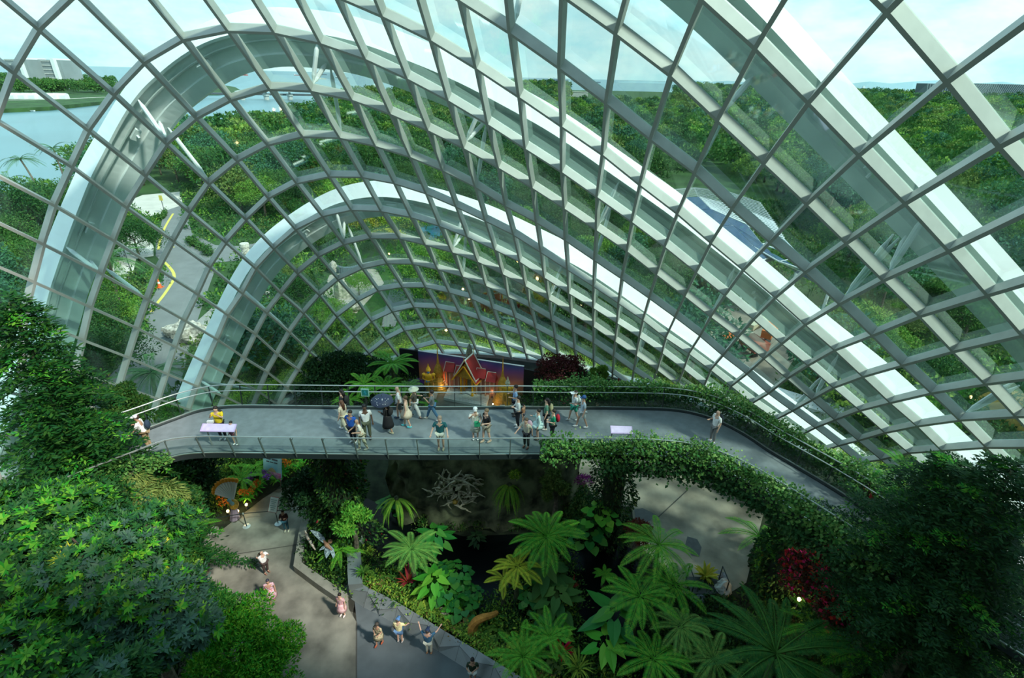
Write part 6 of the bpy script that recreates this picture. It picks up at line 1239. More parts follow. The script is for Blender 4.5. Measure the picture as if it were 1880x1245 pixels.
TF(445, 880, 1.2, 'bright', 10, .9, 'pale lime fern in the flower bed above the bird sculpture', 25); TF(470, 862, 1.0, 'bright', 8, .8, 'second pale lime fern in the flower bed, beside the poster board', 26); TF(625, 1010, .9, 'bright', 11, .75, 'bright fern in the planter beside the winged sculpture', 27); TF(1660, 860, 8.0, 'tree', 8, .7, 'thin fern against the lowest glass beside the spiky conifer', 28); TF(345, 975, 1.0, 'tree', 9, .9, 'fern along the kerb below the leafy tree', 29)
def hangfern(u, v, z, n, sc, label, seed): 
    p = at(u, v, z); rg = random.Random(seed); m = MB(); m.ball((0, 0, 0), .16, 8, 6); r = m.build('hanging_fern', BARKG, label=label, cat='fern'); r.location = p
    for k in range(n): f = obj('frond', frond('hang'), None, r, (0, 0, 0), scale=sc * rg.uniform(.8, 1.15)); f.rotation_euler = (rg.uniform(-.2, .2), rg.uniform(-.1, .6), -pi / 2 + rg.uniform(-1.5, 1.5))
hangfern(935, 890, 3.2, 24, 1.15, 'long-fronded fern hanging on the rock wall right of the driftwood nest', 1); hangfern(728, 915, 2.6, 22, 1.1, 'long-fronded fern hanging left of the driftwood nest', 2)
V, F = blob_leaves((0, 0, 0), (.28, .25, .28), 260, .14, 5, .6); obj('lime_tuft', arr_mesh('lime_tuft', V, F), G_LIME, None, at(945, 874, 3.9), label='small round lime tuft above the hanging fern on the rock wall', cat='plant')
# ---- border plants
ros = {k: rosette_mesh('rosette_' + k, n, L_, W_, sd, ri, cu) for k, (n, L_, W_, sd, ri, cu) in {'strap': (46, .85, .07, 1, 1.0, .7), 'brom': (26, .5, .10, 2, .9, .6), 'red': (18, .55, .09, 3, 1.5, .4)}.items()}
big = {k: bigleaf_mesh('bigleaf_' + k, n, L_, W_, H_, sd, sp) for k, (n, L_, W_, H_, sd, sp) in {'round': (22, .34, .42, .9, 1, .75), 'long': (16, .75, .42, 1.4, 2, .7), 'huge': (9, 1.15, .6, 1.8, 3, .7)}.items()}
def plant(kind, u, v, z, m_, sc, label, name, group=None):
    me = (ros.get(kind) or big[kind]).copy(); p = at(u, v, z); return obj(name, me, m_, None, p, random.uniform(0, 6.28), label=label, cat='plant', group=group, scale=sc)
PH = leafmat('philodendron', (.035, .20, .025), rough=.45, spec=.3); PHB = leafmat('philodendron_bright', (.14, .46, .04), rough=.45)
for a in (('strap', 744, 1094, .3, G_MID, 1.35, 'large strap-leaved lily clump behind the parapet', 'lily_clump'), ('strap', 700, 1095, .4, G_BRIGHT, .8, 'small strap-leaved clump at the head of the parapet border', 'lily_clump'), ('strap', 1062, 1228, .6, G_LIME, 1.0, 'variegated lime strap-leaved clump at the lower end of the border', 'lily_clump'), ('red', 749, 1070, 1.0, G_RED, 1.15, 'red-centred bromeliad among the bright ferns', 'bromeliad'), ('red', 1030, 1200, .7, leafmat('crimson_brom', (.55, .01, .02)), 1.1, 'crimson bromeliad in front of the water channel', 'bromeliad'), ('red', 1051, 1079, .7, G_RED, .7, 'small red bromeliad on the bank of the water channel', 'bromeliad'), ('red', 1595, 930, 8.9, G_RED, 1.2, 'red bromeliad beside the right arm of the walkway', 'bromeliad'), ('red', 1135, 715, 1.5, G_RED, 1.1, 'orange-red low plant on the curb right of the slim climber', 'bromeliad'),
          ('long', 800, 1010, .5, PH, 1.0, 'dark leafy philodendron right of the pale tree fern', 'philodendron'), ('round', 835, 1070, .8, PH, 1.05, 'round-leaved anthurium above the black pool edge', 'anthurium'), ('round', 820, 1100, .6, PH, 1.05, 'round-leaved anthurium in the middle of the border bed', 'anthurium'), ('round', 850, 1130, .4, PH, 1.0, 'round-leaved anthurium beside the bent log', 'anthurium'), ('long', 800, 1095, .5, PHB, 1.0, 'bright long-leaved plant left of the anthuriums', 'philodendron'), ('round', 1100, 965, 1.9, PHB, 1.2, 'plant with round bright leaves below the planted column', 'lotus_leaf_plant'), ('round', 1080, 1000, 1.0, PH, 1.3, 'dim round-leaved plant below the bright round leaves', 'lotus_leaf_plant'),
          ('huge', 1120, 1165, 1.2, PH, 1.0, 'plant with huge arrow leaves over the water channel, upper', 'elephant_ear'), ('huge', 1110, 1210, 1.0, PHB, .8, 'plant with huge arrow leaves over the water channel, lower', 'elephant_ear'), ('brom', 668, 1052, 1.0, G_BRIGHT, 1.0, 'green bromeliad at the head of the parapet', 'bromeliad'), ('long', 1000, 1085, .8, G_MID, 1.2, 'leafy plant on the left bank of the water channel', 'philodendron'), ('long', 1020, 1125, .6, G_MID, 1.1, 'leafy plant further down the left bank of the water channel', 'philodendron'), ('round', 720, 940, .4, PH, 1.0, 'small round-leaved plant in the dark channel left of the rock wall', 'anthurium'), ('long', 875, 1000, .2, leafmat('dim_leaf', (.04, .09, .03)), .5, 'dim tuft growing in the black pool', 'water_plant')): plant(*a[:6], a[6], a[7])
rg = random.Random(9)
for k, (u, v) in enumerate(((690, 1075), (712, 1100), (765, 1122), (790, 1138), (830, 1150), (852, 1168), (880, 1180), (905, 1192), (930, 1215), (955, 1222), (985, 1230), (1010, 1240), (675, 1030), (1040, 1235))): plant(('brom', 'round')[k % 2], u, v - 16, .2, (G_LIME, G_BRIGHT, G_OLIVE)[k % 3], rg.uniform(.6, .95), 'small %s %s plant in the border behind the parapet' % (('lime', 'bright green', 'olive')[k % 3], ('rosette', 'leafy')[k % 2]), 'border_plant', 'small %s %s plants along the parapet' % (('lime', 'bright green', 'olive')[k % 3], ('rosette', 'leafy')[k % 2]))
for k, (u, v) in enumerate(((530, 862), (548, 858), (520, 872), (508, 882), (560, 850), (470, 900), (455, 915), (478, 888))): plant('brom', u, v, .5, PHB, rg.uniform(.9, 1.3), 'bright green rosette plant edging the flower bed by the path', 'border_plant', 'bright rosettes edging the flower bed')
for k, (u, v) in enumerate(((520, 848), (512, 850), (528, 852), (472, 888), (466, 895), (458, 905), (410, 925), (405, 915), (445, 905))):
    V, F = blob_leaves((0, 0, 0), (.2, .2, .18), 60, .12, 70 + k, .7); obj('flower_clump', arr_mesh('flower_clump', V, F), G_ORANGE, None, at(u, v, 1.0), label='clump of orange flowers in the bed by the poster and bird sculpture', cat='flowers', group='orange flower clumps in the left bed')
for k, (u, v) in enumerate(((490, 878), (484, 870), (455, 882), (462, 875))):
    V, F = blob_leaves((0, 0, 0), (.2, .2, .2), 60, .12, 90 + k, .7); obj('flower_clump', arr_mesh('flower_clump', V, F), G_PURP, None, at(u, v, 1.1), label='clump of purple flowers left of the poster board', cat='flowers', group='purple flower clumps in the left bed')

# creepers spilling over the inner edge of the parapet
TP = [p + O_ for p, O_ in zip(T, [bp[3]] * len(T))]
for k, (mm, per, lab) in enumerate(((G_BRIGHT, 330, 'bright green creeper spilling over the inner edge of the faceted parapet'), (G_LIME, 200, 'lime creeper spilling over the inner edge of the faceted parapet'), (leafmat('rust_leaf', (.22, .12, .04)), 60, 'rust coloured small leaves among the parapet creepers'))):
    O2 = TP[0].copy(); Dd_ = side_dirs(TP, 1); Dd_ = [d if d.y > 0 else -d for d in Dd_]; o = strip_leaves('creeper', [p - O2 + d * .42 - Vector((0, 0, .25)) for p, d in zip(TP, Dd_)][2:], [(d, Vector((0, 0, 1))) for d in Dd_][2:], .55, .5, per, .14, mm, 40 + k, label=lab, cat='creeper', lw=.5); o.location = O2
big_conifer(at(1870, 1100, 8.6), 8.6, 2.4, 46, 16, CONR, 'dark conifer in the lower right corner beside the lowest stretch of walkway', needle=.16, droop=.35, twig=.7, tip=CONRT, z0=.35)
for k, (u, v, m_, s_) in enumerate(((770, 1062, PH, .7), (790, 1075, PHB, .7), (812, 1062, PH, .8), (775, 1090, G_MID, .7), (845, 1095, PH, .75), (865, 1100, PH, .7), (830, 1125, PHB, .6), (975, 1110, PH, .9), (995, 1130, G_MID, .8), (1010, 1150, PH, .8), (1025, 1170, PHB, .7), (985, 1060, PH, .8), (1015, 1055, G_MID, .8))): plant('round', u, v, .6, m_, s_, 'small round-leaved plant filling the bed around the pool', 'anthurium', 'small round-leaved plants around the pool')

leafy_tree(at(1665, 1150, 3.6), 2.2, 1.8, 8000, .2, 51, G_DEEP, 'very dark leafy tree below the walkway arm, right of the crimson-flowered bush', .5, 26)
leafy_tree(at(1780, 1190, 4.2), 2.2, 1.8, 8000, .2, 52, G_DEEP, 'very dark leafy tree near the lower right corner', .5, 26)
leafy_tree(at(1598, 1080, 5.0), 1.0, 1.3, 1500, .22, 53, G_BRIGHT, 'bunch of bright hanging leaves between the crimson-flowered bush and the walkway', .6, 14, name='climber', cat='plant', droop=.6)
leafy_tree(at(1560, 1190, 2.6), 1.8, 1.3, 6000, .18, 54, G_DARK, 'dark green shrub between the giant tree fern and the bottom edge', .5, 22, name='shrub', cat='bush')

# ---------------------------------------------------------------- people
def skin_mesh(name, verts, edges, radii, root=0, sub=1):
    me = bpy.data.meshes.new(name + '_base'); me.from_pydata([tuple(v) for v in verts], edges, []); o = bpy.data.objects.new(name + '_tmp', me); COL.objects.link(o)
    sk = o.modifiers.new('s', 'SKIN'); sk.use_smooth_shade = True
    for k, d in enumerate(me.skin_vertices[0].data): r_ = radii[k]; d.radius = r_ if isinstance(r_, tuple) else (r_, r_); d.use_root = (k == root)
    if sub: ss = o.modifiers.new('b', 'SUBSURF'); ss.levels = sub; ss.render_levels = sub
    dg = bpy.context.evaluated_depsgraph_get(); out = bpy.data.meshes.new_from_object(o.evaluated_get(dg)); out.name = name
    bpy.data.objects.remove(o); bpy.data.meshes.remove(me); out.materials.clear(); return out
SKINS = {'light': (.62, .38, .27), 'tan': (.45, .26, .17), 'dark': (.13, .07, .045)}
ARM = {  # elbow and wrist offsets from the shoulder (x outward, y forward is negative, z up)
 'down': ((.05, .02, -.28), (.07, -.06, -.53)), 'swing': ((.05, -.12, -.26), (.05, -.27, -.45)), 'back': ((.05, .14, -.25), (.06, .16, -.50)),
 'bent': ((.06, .00, -.27), (.00, -.24, -.22)), 'cross': ((.07, -.02, -.26), (-.13, -.22, -.22)), 'photo': ((.08, -.14, -.16), (-.06, -.28, .08)), 'up': ((.12, -.10, .16), (.20, -.22, .36)),
 'rail': ((.09, -.10, -.24), (.14, -.30, -.38)), 'phone': ((.05, -.08, -.25), (-.05, -.28, -.10)), 'wide': ((.18, -.16, .02), (.30, -.38, .10)), 'hip': ((.16, .04, -.22), (.04, -.04, -.38))}
def person(P, face, label, skin='light', hair=(.05, .03, .02), hairlen=0, top=(.8, .8, .8), topm=None, bottom=(.1, .1, .12), legs='trousers', shoes=(.8, .8, .8), arms=('down', 'down'), stride=0.0, H=1.7, hat=None, pack=None, bag=None, dress=None, lean=0.0, sit=False, fat=1.0, look=0.0, extra=None, crouch=0, sleeve='short', gold_body=None):
    "face: heading in degrees, 0 = facing the viewer (-Y), 90 = facing +X"
    s = H / 1.72 * (.93 if P.z < 1 else 1.0); r = empty('person', P, radians(face), label=label, cat='person'); r.scale = (s, s, s)
    V = []; E = []; R_ = []
    def v(p, rad, par=None):
        V.append(Vector(p)); R_.append(rad); i = len(V) - 1
        if par is not None: E.append((par, i))
        return i
    ln = lean
    pel = v((0, 0, .93), (.15 * fat, .11 * fat)); sp1 = v((0, -ln * .3, 1.08), (.135 * fat, .10 * fat), pel); ch = v((0, -ln * .7, 1.28), (.155 * fat, .11 * fat), sp1); nk = v((0, -ln, 1.45), .058, ch); hb = v((0, -ln - .012, 1.53), .066, nk); hd = v((0, -ln - .02, 1.62), (.082, .098), hb); tp = v((0, -ln - .01, 1.70), (.062, .07), hd); v((0, -ln - .118, 1.60), .014, hd)
    for sg in (-1, 1): v((sg * .088, -ln - .01, 1.61), .016, hd)
    J = {}
    for sg, st in ((-1, stride), (1, -stride)):
        hp = v((sg * .095, 0, .88), .088 * fat, pel); kn = v((sg * .10, -st * .55 - .02, .50), .058, hp); an = v((sg * .10, -st * 1.0 + .02, .10 + max(0, -st) * .12), .038, kn); v((sg * .11, -st - .07, .05 + max(0, -st) * .05), .034, an); J[('leg', sg)] = (V[hp], V[kn], V[an])
    for sg, a in ((-1, arms[0]), (1, arms[1])):
        eo, wo_ = ARM[a]; S_ = Vector((sg * .185 * fat, -ln * .85, 1.40)); sh = v(S_, .052, ch); el = v(S_ + Vector((sg * eo[0], eo[1], eo[2])), .040, sh); wr = v(S_ + Vector((sg * wo_[0], wo_[1], wo_[2])), .027, el); d = (V[wr] - V[el]).normalized(); side = d.cross(Vector((0, 0, 1)) if abs(d.z) < .8 else Vector((0, 1, 0))).normalized(); pm = v(V[wr] + d * .06, (.036, .022), wr)
        for q, (o_, l_) in enumerate(((-.028, .065), (-.010, .080), (.010, .075), (.027, .055))): f1 = v(V[pm] + side * o_ + d * .02, .0095, pm); v(V[pm] + side * o_ * 1.1 + d * l_ + Vector((0, 0, -.014)), .008, f1)
        v(V[wr] + d * .05 + side * -.055, .010, pm); J[('arm', sg)] = (S_, V[el], V[wr])
    me = skin_mesh('body', V, E, R_); obj('body', me, gold_body or mat('skin_' + skin, SKINS[skin], rough=.55, spec=.35, var=.05), r)
    c = lambda nm, col, rough=.8, **k: mat('cloth_%s_%02d%02d%02d' % ((nm,) + tuple(int(x * 99) for x in col)), col, rough=rough, var=.08, scale=6, **k)
    if gold_body: return r, J
    # face: eyes
    m = MB()
    for sg in (-1, 1): m.ball((sg * .033, -ln - .108, 1.635), .011, 6, 5)
    m.build('eyes', mat('eye_dark', (.02, .015, .01), rough=.3), r)
    # shirt
    ls = ls2 = None; VV = [Vector((0, 0, .90)), V[sp1], V[ch], Vector((0, -ln, 1.42))]; EE = [(0, 1), (1, 2), (2, 3)]; RR = [(.172 * fat, .132 * fat), (.158 * fat, .125 * fat), (.178 * fat, .13 * fat), (.075, .07)]
    for sg in (-1, 1):
        S_, el, wr = J[('arm', sg)]; VV.append(S_); EE.append((2, len(VV) - 1)); RR.append(.070)
        if sleeve: VV.append(S_.lerp(el, .8)); EE.append((len(VV) - 2, len(VV) - 1)); RR.append(.060)
        if sleeve == 'long': VV += [el, el.lerp(wr, .92)]; EE += [(len(VV) - 3, len(VV) - 2), (len(VV) - 2, len(VV) - 1)]; RR += [.054, .040]
    me = skin_mesh('shirt', VV, EE, RR, 1); obj('shirt' if not dress else 'bodice', me, topm or c('top', top), r)
    if dress: m = MB(); m.lathe([(.15 * fat, 1.0), (.19 * fat, .88), (.25 * fat, dress + .2), (.28 * fat, dress), (.26 * fat, dress)], 16); m.build('skirt', topm or c('top', top), r, smooth=True)
    elif legs == 'skirt': m = MB(); m.lathe([(.15, 1.0), (.19, .86), (.24, .52), (.22, .52)], 16); m.build('skirt', c('bot', bottom), r, smooth=True)
    else:
        VV = [Vector((0, 0, .95))]; EE = []; RR = [(.165 * fat, .125 * fat)]; wide = .025 if legs == 'wide' else 0
        for sg in (-1, 1):
            hp, kn, an = J[('leg', sg)]; VV += [hp, kn if legs != 'shorts' else hp.lerp(kn, .85)]; EE += [(0, len(VV) - 2), (len(VV) - 2, len(VV) - 1)]; RR += [.107 * fat, .078 + wide if legs != 'shorts' else .092]
            if legs != 'shorts': VV.append(kn.lerp(an, .95)); EE.append((len(VV) - 2, len(VV) - 1)); RR.append(.056 + wide * 1.5)
        me = skin_mesh('trousers', VV, EE, RR); obj('shorts' if legs == 'shorts' else 'trousers', me, c('bot', bottom), r)
    for sg in (-1, 1):
        an = J[('leg', sg)][2]; m = MB(); m.ball((an.x, an.y - .06, max(.045, an.z - .045)), .1, 10, 6, (.5, 1.35, .48)); m.build('shoe', c('shoe', shoes, .6), r, smooth=True)
    if hair is not None:
        m = MB(); m.ball((0, -ln + .018, 1.655), .104, 12, 8, (.93, 1.02, .98)); m.v = [(x, y, max(z, 1.60 - .06 * min(1, max(0, (y + ln + .02) * 12)))) if y < -ln + .03 else (x, y, max(z, 1.53)) for x, y, z in m.v]
        if hairlen: m.tube([(0, -ln + .05, 1.66), (0, -ln + .085, 1.52), (0, -ln + .11, 1.52 - hairlen)], [.08, .085, .05], 8)
        m.build('hair', mat('hair_%02d%02d%02d' % tuple(int(x * 99) for x in hair), hair, rough=.6, var=.2, scale=20), r, smooth=True)
    if hat:
        kind, col = hat; m = MB(); hc = c('hat', col)
        if kind == 'cap': m.lathe([(.105, 1.645), (.102, 1.70), (.07, 1.745), (.01, 1.76)], 14, (0, -ln, 0)); m.frame_box((0, -ln - .14, 1.655), Vector((.07, 0, 0)), Vector((0, .055, -.008)), Vector((0, 0, .006)))
        elif kind == 'wide': m.lathe([(.25, 1.635), (.25, 1.645), (.11, 1.67), (.10, 1.74), (.06, 1.765), (.01, 1.77)], 18, (0, -ln, 0))
        elif kind == 'visor': m.lathe([(.108, 1.64), (.108, 1.69)], 14, (0, -ln, 0)); m.frame_box((0, -ln - .18, 1.66), Vector((.11, 0, 0)), Vector((0, .09, -.012)), Vector((0, 0, .006)))
        m.build('hat', hc, r, smooth=(kind != 'visor'))
    if pack: m = MB(); m.ball((0, .21, 1.24), .17, 12, 8, (.9, .62, 1.25)); m.build('backpack', c('pack', pack), r, smooth=True)
    if bag:
        m = MB(); bx, by, bz = bag[1]; m.frame_box((bx, by, bz), Vector((.13, 0, 0)), Vector((0, .05, 0)), Vector((0, 0, .12))); m.tube([(bx - .1, by, bz + .12), (bx * .3, by * .3, 1.42), (bx + .1, by, bz + .12)], .008, 4); m.build('bag', c('bag', bag[0]), r)
    return r
W_ = (.80, .80, .78)
def WK(u, v): return G(u, v, DZ + .005)
def GR(u, v): return G(u, v, .025)
person(WK(213, 822), -60, 'person in a white cap and teal shorts leaning at the left end of the walkway', top=W_, bottom=(.10, .42, .45), legs='shorts', hat=('cap', W_), arms=('rail', 'bent'), lean=.12, hair=(.5, .5, .5), pack=(.45, .47, .45)); person(WK(276, 824), -75, 'person in a white cap and white shirt with a dark backpack by the left bend', top=W_, bottom=(.35, .24, .13), hat=('cap', W_), pack=(.02, .04, .07), arms=('bent', 'rail'), lean=.1, skin='tan', H=1.75)
person(WK(411, 806), 5, 'person in a yellow shirt holding a camera behind the lilac panel', top=(.78, .58, .02), bottom=(.02, .02, .03), arms=('photo', 'photo'), hair=(.02, .015, .01), H=1.72, bag=(W_, (-.3, -.1, .95)), pack=(.03, .03, .03)); person(WK(434, 816), -10, 'small child in pink beside the lilac information panel', top=(.60, .42, .60), bottom=(.28, .12, .14), legs='shorts', H=1.22, hair=(.02, .015, .01), shoes=W_)
person(WK(634, 771), -100, 'person in black with dark hair walking closest to the far rail', top=(.02, .02, .025), bottom=(.015, .015, .02), hair=(.015, .01, .01), hairlen=.15, stride=.18, shoes=(.7, .65, .65), H=1.68, sleeve='short', pack=(.02, .02, .02)); person(WK(634, 792), -110, 'person with long brown hair in a cream top and cream trousers walking', top=(.66, .56, .42), bottom=(.66, .60, .42), legs='wide', hair=(.12, .05, .025), hairlen=.28, stride=.26, shoes=W_, H=1.68)
person(WK(650, 812), -20, 'person in a bright blue shirt looking up at the near rail', top=(.02, .10, .42), bottom=(.02, .02, .03), hair=(.015, .012, .01), skin='tan', fat=1.12, H=1.68, arms=('hip', 'down')); person(WK(667, 826), -55, 'bald person in a cream shirt with one hand on the near rail', top=(.70, .64, .52), bottom=(.52, .48, .34), hair=None, skin='tan', arms=('rail', 'bent'), lean=.1, stride=.15, shoes=(.5, .48, .4), H=1.68)
person(WK(676, 806), 20, 'dark-skinned person in a white shirt and olive trousers', top=W_, bottom=(.09, .10, .06), skin='dark', hair=(.01, .01, .01), shoes=(.03, .03, .03), H=1.84)
U = person(WK(714, 793), -110, 'person in a long black dress walking under a dark umbrella', top=(.012, .012, .014), dress=.35, hair=(.01, .01, .01), hairlen=.2, stride=.25, arms=('photo', 'bent'), shoes=(.55, .50, .30), H=1.66, skin='tan', pack=(.015, .015, .015), sleeve='long')
ur = empty('umbrella', U.location + Vector((-.15, -.05, 1.25)), label='dark navy umbrella sprinkled with white blossom, held open', cat='umbrella'); um = mat('umbrella_navy', (.025, .035, .07), rough=.6)
pr = [(.52, .45), (.48, .56), (.35, .66), (.18, .72), (.02, .74)]; m = MB(); vs = []
for q, (a, z) in enumerate(pr): vs += [(a * (1 if k % 2 == 0 or q > 2 else .93) * cos(pi * k / 8), a * (1 if k % 2 == 0 or q > 2 else .93) * sin(pi * k / 8), z) for k in range(16)]
m.add(vs, [(i * 16 + k, i * 16 + (k + 1) % 16, (i + 1) * 16 + (k + 1) % 16, (i + 1) * 16 + k) for i in range(4) for k in range(16)]); m.build('canopy', um, ur, smooth=True); m = MB(); m.tube([(0, 0, -.05), (0, 0, .8)], .01, 6); m.build('shaft', rail_dk, ur); rg = random.Random(3); m = MB()
for k in range(22): a = rg.uniform(3.4, 6.0); q = rg.uniform(.2, .48); m.ball((cos(a) * q, sin(a) * q, .755 - .6 * q * q * 1.6), .016, 5, 4)
m.build('blossom_print', wht, ur)
person(WK(735, 770), -80, 'bald person in a loose white shirt and dark shorts by the far rail', top=W_, bottom=(.12, .13, .13), legs='shorts', hair=None, stride=.12, shoes=(.05, .09, .15), H=1.85, fat=1.1, arms=('bent', 'down')); person(WK(748, 784), -85, 'person in a sleeveless beige dress with turquoise shoes', top=(.58, .48, .36), dress=.62, hair=(.10, .06, .03), shoes=(.10, .55, .62), stride=.14, sleeve=None, H=1.7); person(WK(763, 766), 85, 'person in a wide pale hat and white wide trousers carrying a dark jacket', top=(.10, .09, .07), bottom=(.72, .72, .68), legs='wide', hat=('wide', (.72, .72, .52)), hair=(.04, .03, .02), stride=.28, shoes=(.1, .1, .1), arms=('back', 'bent'), H=1.66, bag=((.65, .45, .10), (.25, .2, 1.0)))
person(WK(795, 772), -95, 'person in a grey top and jeans striding alone by the far rail', top=(.16, .18, .18), bottom=(.07, .17, .28), hair=(.03, .02, .015), stride=.33, shoes=(.62, .60, .52), H=1.68, arms=('bent', 'phone'), skin='tan'); person(WK(810, 825), 0, 'person in a teal polo shirt leaning with both hands on the near rail', top=(.01, .10, .11), bottom=(.55, .56, .45), legs='shorts', hair=(.30, .22, .16), arms=('rail', 'rail'), shoes=(.50, .42, .28), H=1.78, fat=1.1, lean=.04)
person(WK(873, 806), 5, 'person in a white cap and cream outfit with a green bag across the front', top=(.72, .70, .62), bottom=(.60, .62, .52), legs='skirt', hat=('cap', W_), arms=('photo', 'bent'), shoes=W_, H=1.7, fat=1.12, bag=((.02, .30, .14), (.08, -.22, 1.0)), hair=(.35, .3, .25)); person(WK(893, 812), -50, 'person in a black T-shirt and beige shorts beside the one in the white cap', top=(.012, .014, .016), bottom=(.50, .42, .30), legs='shorts', hair=(.20, .13, .07), shoes=(.55, .38, .28), arms=('down', 'bent'), stride=.12, H=1.78)
person(WK(945, 763), -80, 'person in a light blue shirt and black trousers at the far rail', top=(.25, .40, .62), bottom=(.01, .015, .03), hair=(.012, .01, .01), shoes=(.05, .05, .05), H=1.72, skin='tan', arms=('bent', 'bent')); person(WK(950, 784), -75, 'person in a long white blouse and black trousers with folded arms', top=(.68, .70, .66), bottom=(.012, .015, .018), hair=(.02, .015, .012), arms=('cross', 'cross'), shoes=W_, H=1.7, sleeve='long'); person(WK(960, 776), 60, 'small child in orange half hidden behind the person in the white blouse', top=(.45, .22, .12), bottom=(.1, .1, .12), legs='shorts', H=1.05, hair=(.02, .015, .01), shoes=W_)
person(WK(966, 822), -35, 'person with brown hair and a pink bag bending over the near rail at the ivy', top=(.52, .50, .38), bottom=(.03, .03, .035), hair=(.13, .08, .05), arms=('rail', 'back'), lean=.1, pack=(.62, .40, .48), shoes=(.25, .1, .08), H=1.62); person(WK(986, 806), -80, 'person in a pale mint coat standing behind the near rail ivy', top=(.55, .74, .70), dress=.72, hair=(.015, .012, .01), arms=('phone', 'down'), H=1.62, sleeve='long', shoes=(.05, .05, .05)); person(WK(1001, 788), -90, 'person in grey-green with a beige backpack and black trousers', top=(.10, .24, .16), bottom=(.012, .012, .014), hair=(.012, .01, .01), hairlen=.14, pack=(.45, .40, .22), shoes=(.62, .58, .52), H=1.7); person(WK(1013, 808), -80, 'person in a green top with a red backpack', top=(.01, .26, .13), bottom=(.015, .018, .02), hair=(.015, .012, .01), pack=(.42, .01, .03), arms=('cross', 'bent'), H=1.66)
person(WK(1052, 772), -70, 'person in a large white visor and green skirt by the far rail', top=(.66, .70, .68), bottom=(.03, .32, .22), legs='shorts', hat=('visor', W_), hair=(.05, .03, .02), stride=.2, shoes=W_, H=1.66, arms=('back', 'bent'), pack=(.55, .6, .6)); person(WK(1067, 785), -80, 'person in a pale blue shirt, shorts and dark blue cap beside the visor wearer', top=(.46, .56, .62), bottom=(.56, .60, .58), legs='shorts', hat=('cap', (.03, .10, .28)), hair=(.05, .04, .03), stride=.22, shoes=W_, H=1.76, arms=('bent', 'down')); person(WK(1306, 812), -70, 'lone bald person in a white shirt where the walkway turns right', top=W_, bottom=(.2, .2, .2), hair=None, H=1.76, skin='light', arms=('bent', 'down'), pack=(.03, .04, .05))
person(GR(527, 975), 10, 'person in a dark brown top and jeans standing beside the notice stand', top=(.045, .015, .012), bottom=(.02, .08, .12), hair=(.02, .012, .01), arms=('phone', 'phone'), shoes=(.55, .55, .42), H=1.7, skin='tan', sleeve='long'); person(GR(490, 1052), 60, 'bald person in a white shirt raising a phone with both arms on the plaza', top=W_, bottom=(.06, .04, .035), hair=None, arms=('up', 'photo'), shoes=(.25, .12, .08), H=1.74, fat=1.12, sleeve='short', pack=(.10, .08, .05)); person(GR(501, 1103), 20, 'person in a patterned pink and orange dress walking on the open plaza', topm=mat('pattern_pink', (.55, .18, .15), rough=.8, color2=(.62, .55, .68), scale=14, detail=2), dress=.42, hair=(.03, .03, .05), H=1.62, stride=.1, sleeve='short', shoes=(.35, .18, .1), skin='tan', fat=1.15)
person(GR(630, 1130), -15, 'person in a pink dress at the corner of the plaza near the parapet', topm=mat('pattern_rose', (.62, .28, .30), rough=.8, color2=(.70, .52, .52), scale=12, detail=2), dress=.5, hair=(.012, .01, .01), H=1.66, shoes=(.7, .62, .6), skin='light'); person(GR(697, 1183), -20, 'person in a flowered top with red sandals near the dark walkway edge', topm=mat('pattern_floral', (.10, .12, .08), rough=.8, color2=(.60, .50, .30), scale=16, detail=2), dress=.62, hair=(.03, .02, .015), hat=('cap', (.06, .05, .04)), H=1.6, arms=('cross', 'bent'), shoes=(.40, .08, .03), stride=.14, skin='tan')
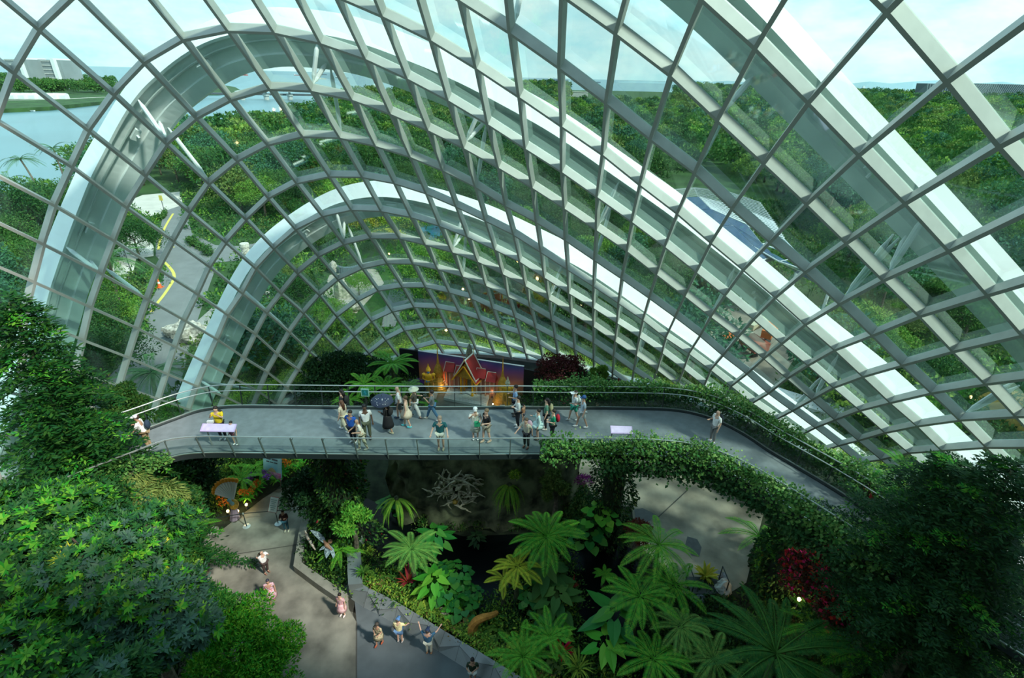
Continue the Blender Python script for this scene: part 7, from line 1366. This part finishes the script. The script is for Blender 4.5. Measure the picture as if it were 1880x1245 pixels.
person(GR(735, 1178), 170, 'person in a pale yellow shirt and blue cap facing the parapet', top=(.72, .66, .36), bottom=(.10, .20, .36), legs='shorts', hat=('cap', (.08, .20, .42)), hair=(.1, .08, .06), H=1.76, arms=('rail', 'down'), shoes=(.50, .48, .45), fat=1.08); person(GR(788, 1199), 175, 'person in a blue shirt and dark cap spreading both arms over the parapet', top=(.04, .13, .22), bottom=(.50, .52, .42), hat=('cap', (.02, .04, .10)), hair=(.05, .04, .03), H=1.78, arms=('wide', 'wide'), shoes=(.35, .18, .08), fat=1.08); person(GR(868, 1252), 0, 'person in a dark green polo and pale shorts facing the viewer at the bottom edge', top=(.018, .04, .018), bottom=(.58, .62, .55), legs='shorts', hair=(.012, .01, .01), H=1.74, arms=('phone', 'cross'), shoes=(.2, .2, .2), skin='tan', fat=1.08)
# ---------------------------------------------------------------- gold guardians (statues)
def guardian(P, label, H, face_col, crown_col, hands):
    r, J = person(P, 0, label, arms=('cross', 'cross'), H=H, fat=1.5, gold_body=gold); r.name = 'guardian_statue'; r['label'] = label; r['category'] = 'statue'
    m = MB(); m.lathe([(.13, 1.66), (.15, 1.69), (.12, 1.74), (.13, 1.77), (.08, 1.84), (.09, 1.86), (.04, 1.95), (.045, 1.98), (.01, 2.12)], 12, (0, 0, 0)); m.build('crown', crown_col, r)
    m = MB(); m.ball((0, -.07, 1.60), .085, 10, 8, (.95, .7, 1.1)); m.build('face_mask', face_col, r, smooth=True)
    m = MB(); m.ball((-.02, -.30, 1.13), .09, 10, 8, (1.3, .8, .8)); m.build('gloved_hands', hands, r); m = MB(); m.tube([(0, -.32, 0), (0, -.32, .6), (0, -.31, 1.2)], [.07, .05, .06], 8); m.build('club', gold, r)
    for sg in (-1, 1): m = MB(); m.lathe([(.02, 1.36), (.12, 1.40), (.10, 1.46), (.01, 1.52)], 10, (sg * .27, 0, 0)); m.build('epaulette', gold, r); m = MB(); m.lathe([(.13, .55), (.17, .72), (.14, .92)], 10, (sg * .12, 0, 0)); m.build('armour_skirt', gold2, r)
    m = MB(); m.lathe([(.20, .90), (.24, .96), (.20, 1.02)], 12); m.build('belt', gold2, r); m = MB(); m.box(-.42, .42, -.36, .34, -.16, .02); m.build('plinth', mat('plinth_pale', (.52, .50, .42), rough=.7, var=.15), r)
bm_ = mat('mask_blue', (.10, .25, .55), rough=.4); guardian(G(789, 726, .2), 'gold guardian statue with a blue face and gloves left of the pavilion', 2.6, bm_, gold, mat('glove_blue', (.04, .30, .65), rough=.4)); guardian(G(931, 750, .2), 'gold guardian statue with a green face behind the person in the light blue shirt', 2.55, mat('mask_green', (.05, .25, .12), rough=.4), mat('crown_pale', (.62, .58, .40), rough=.4), gold)
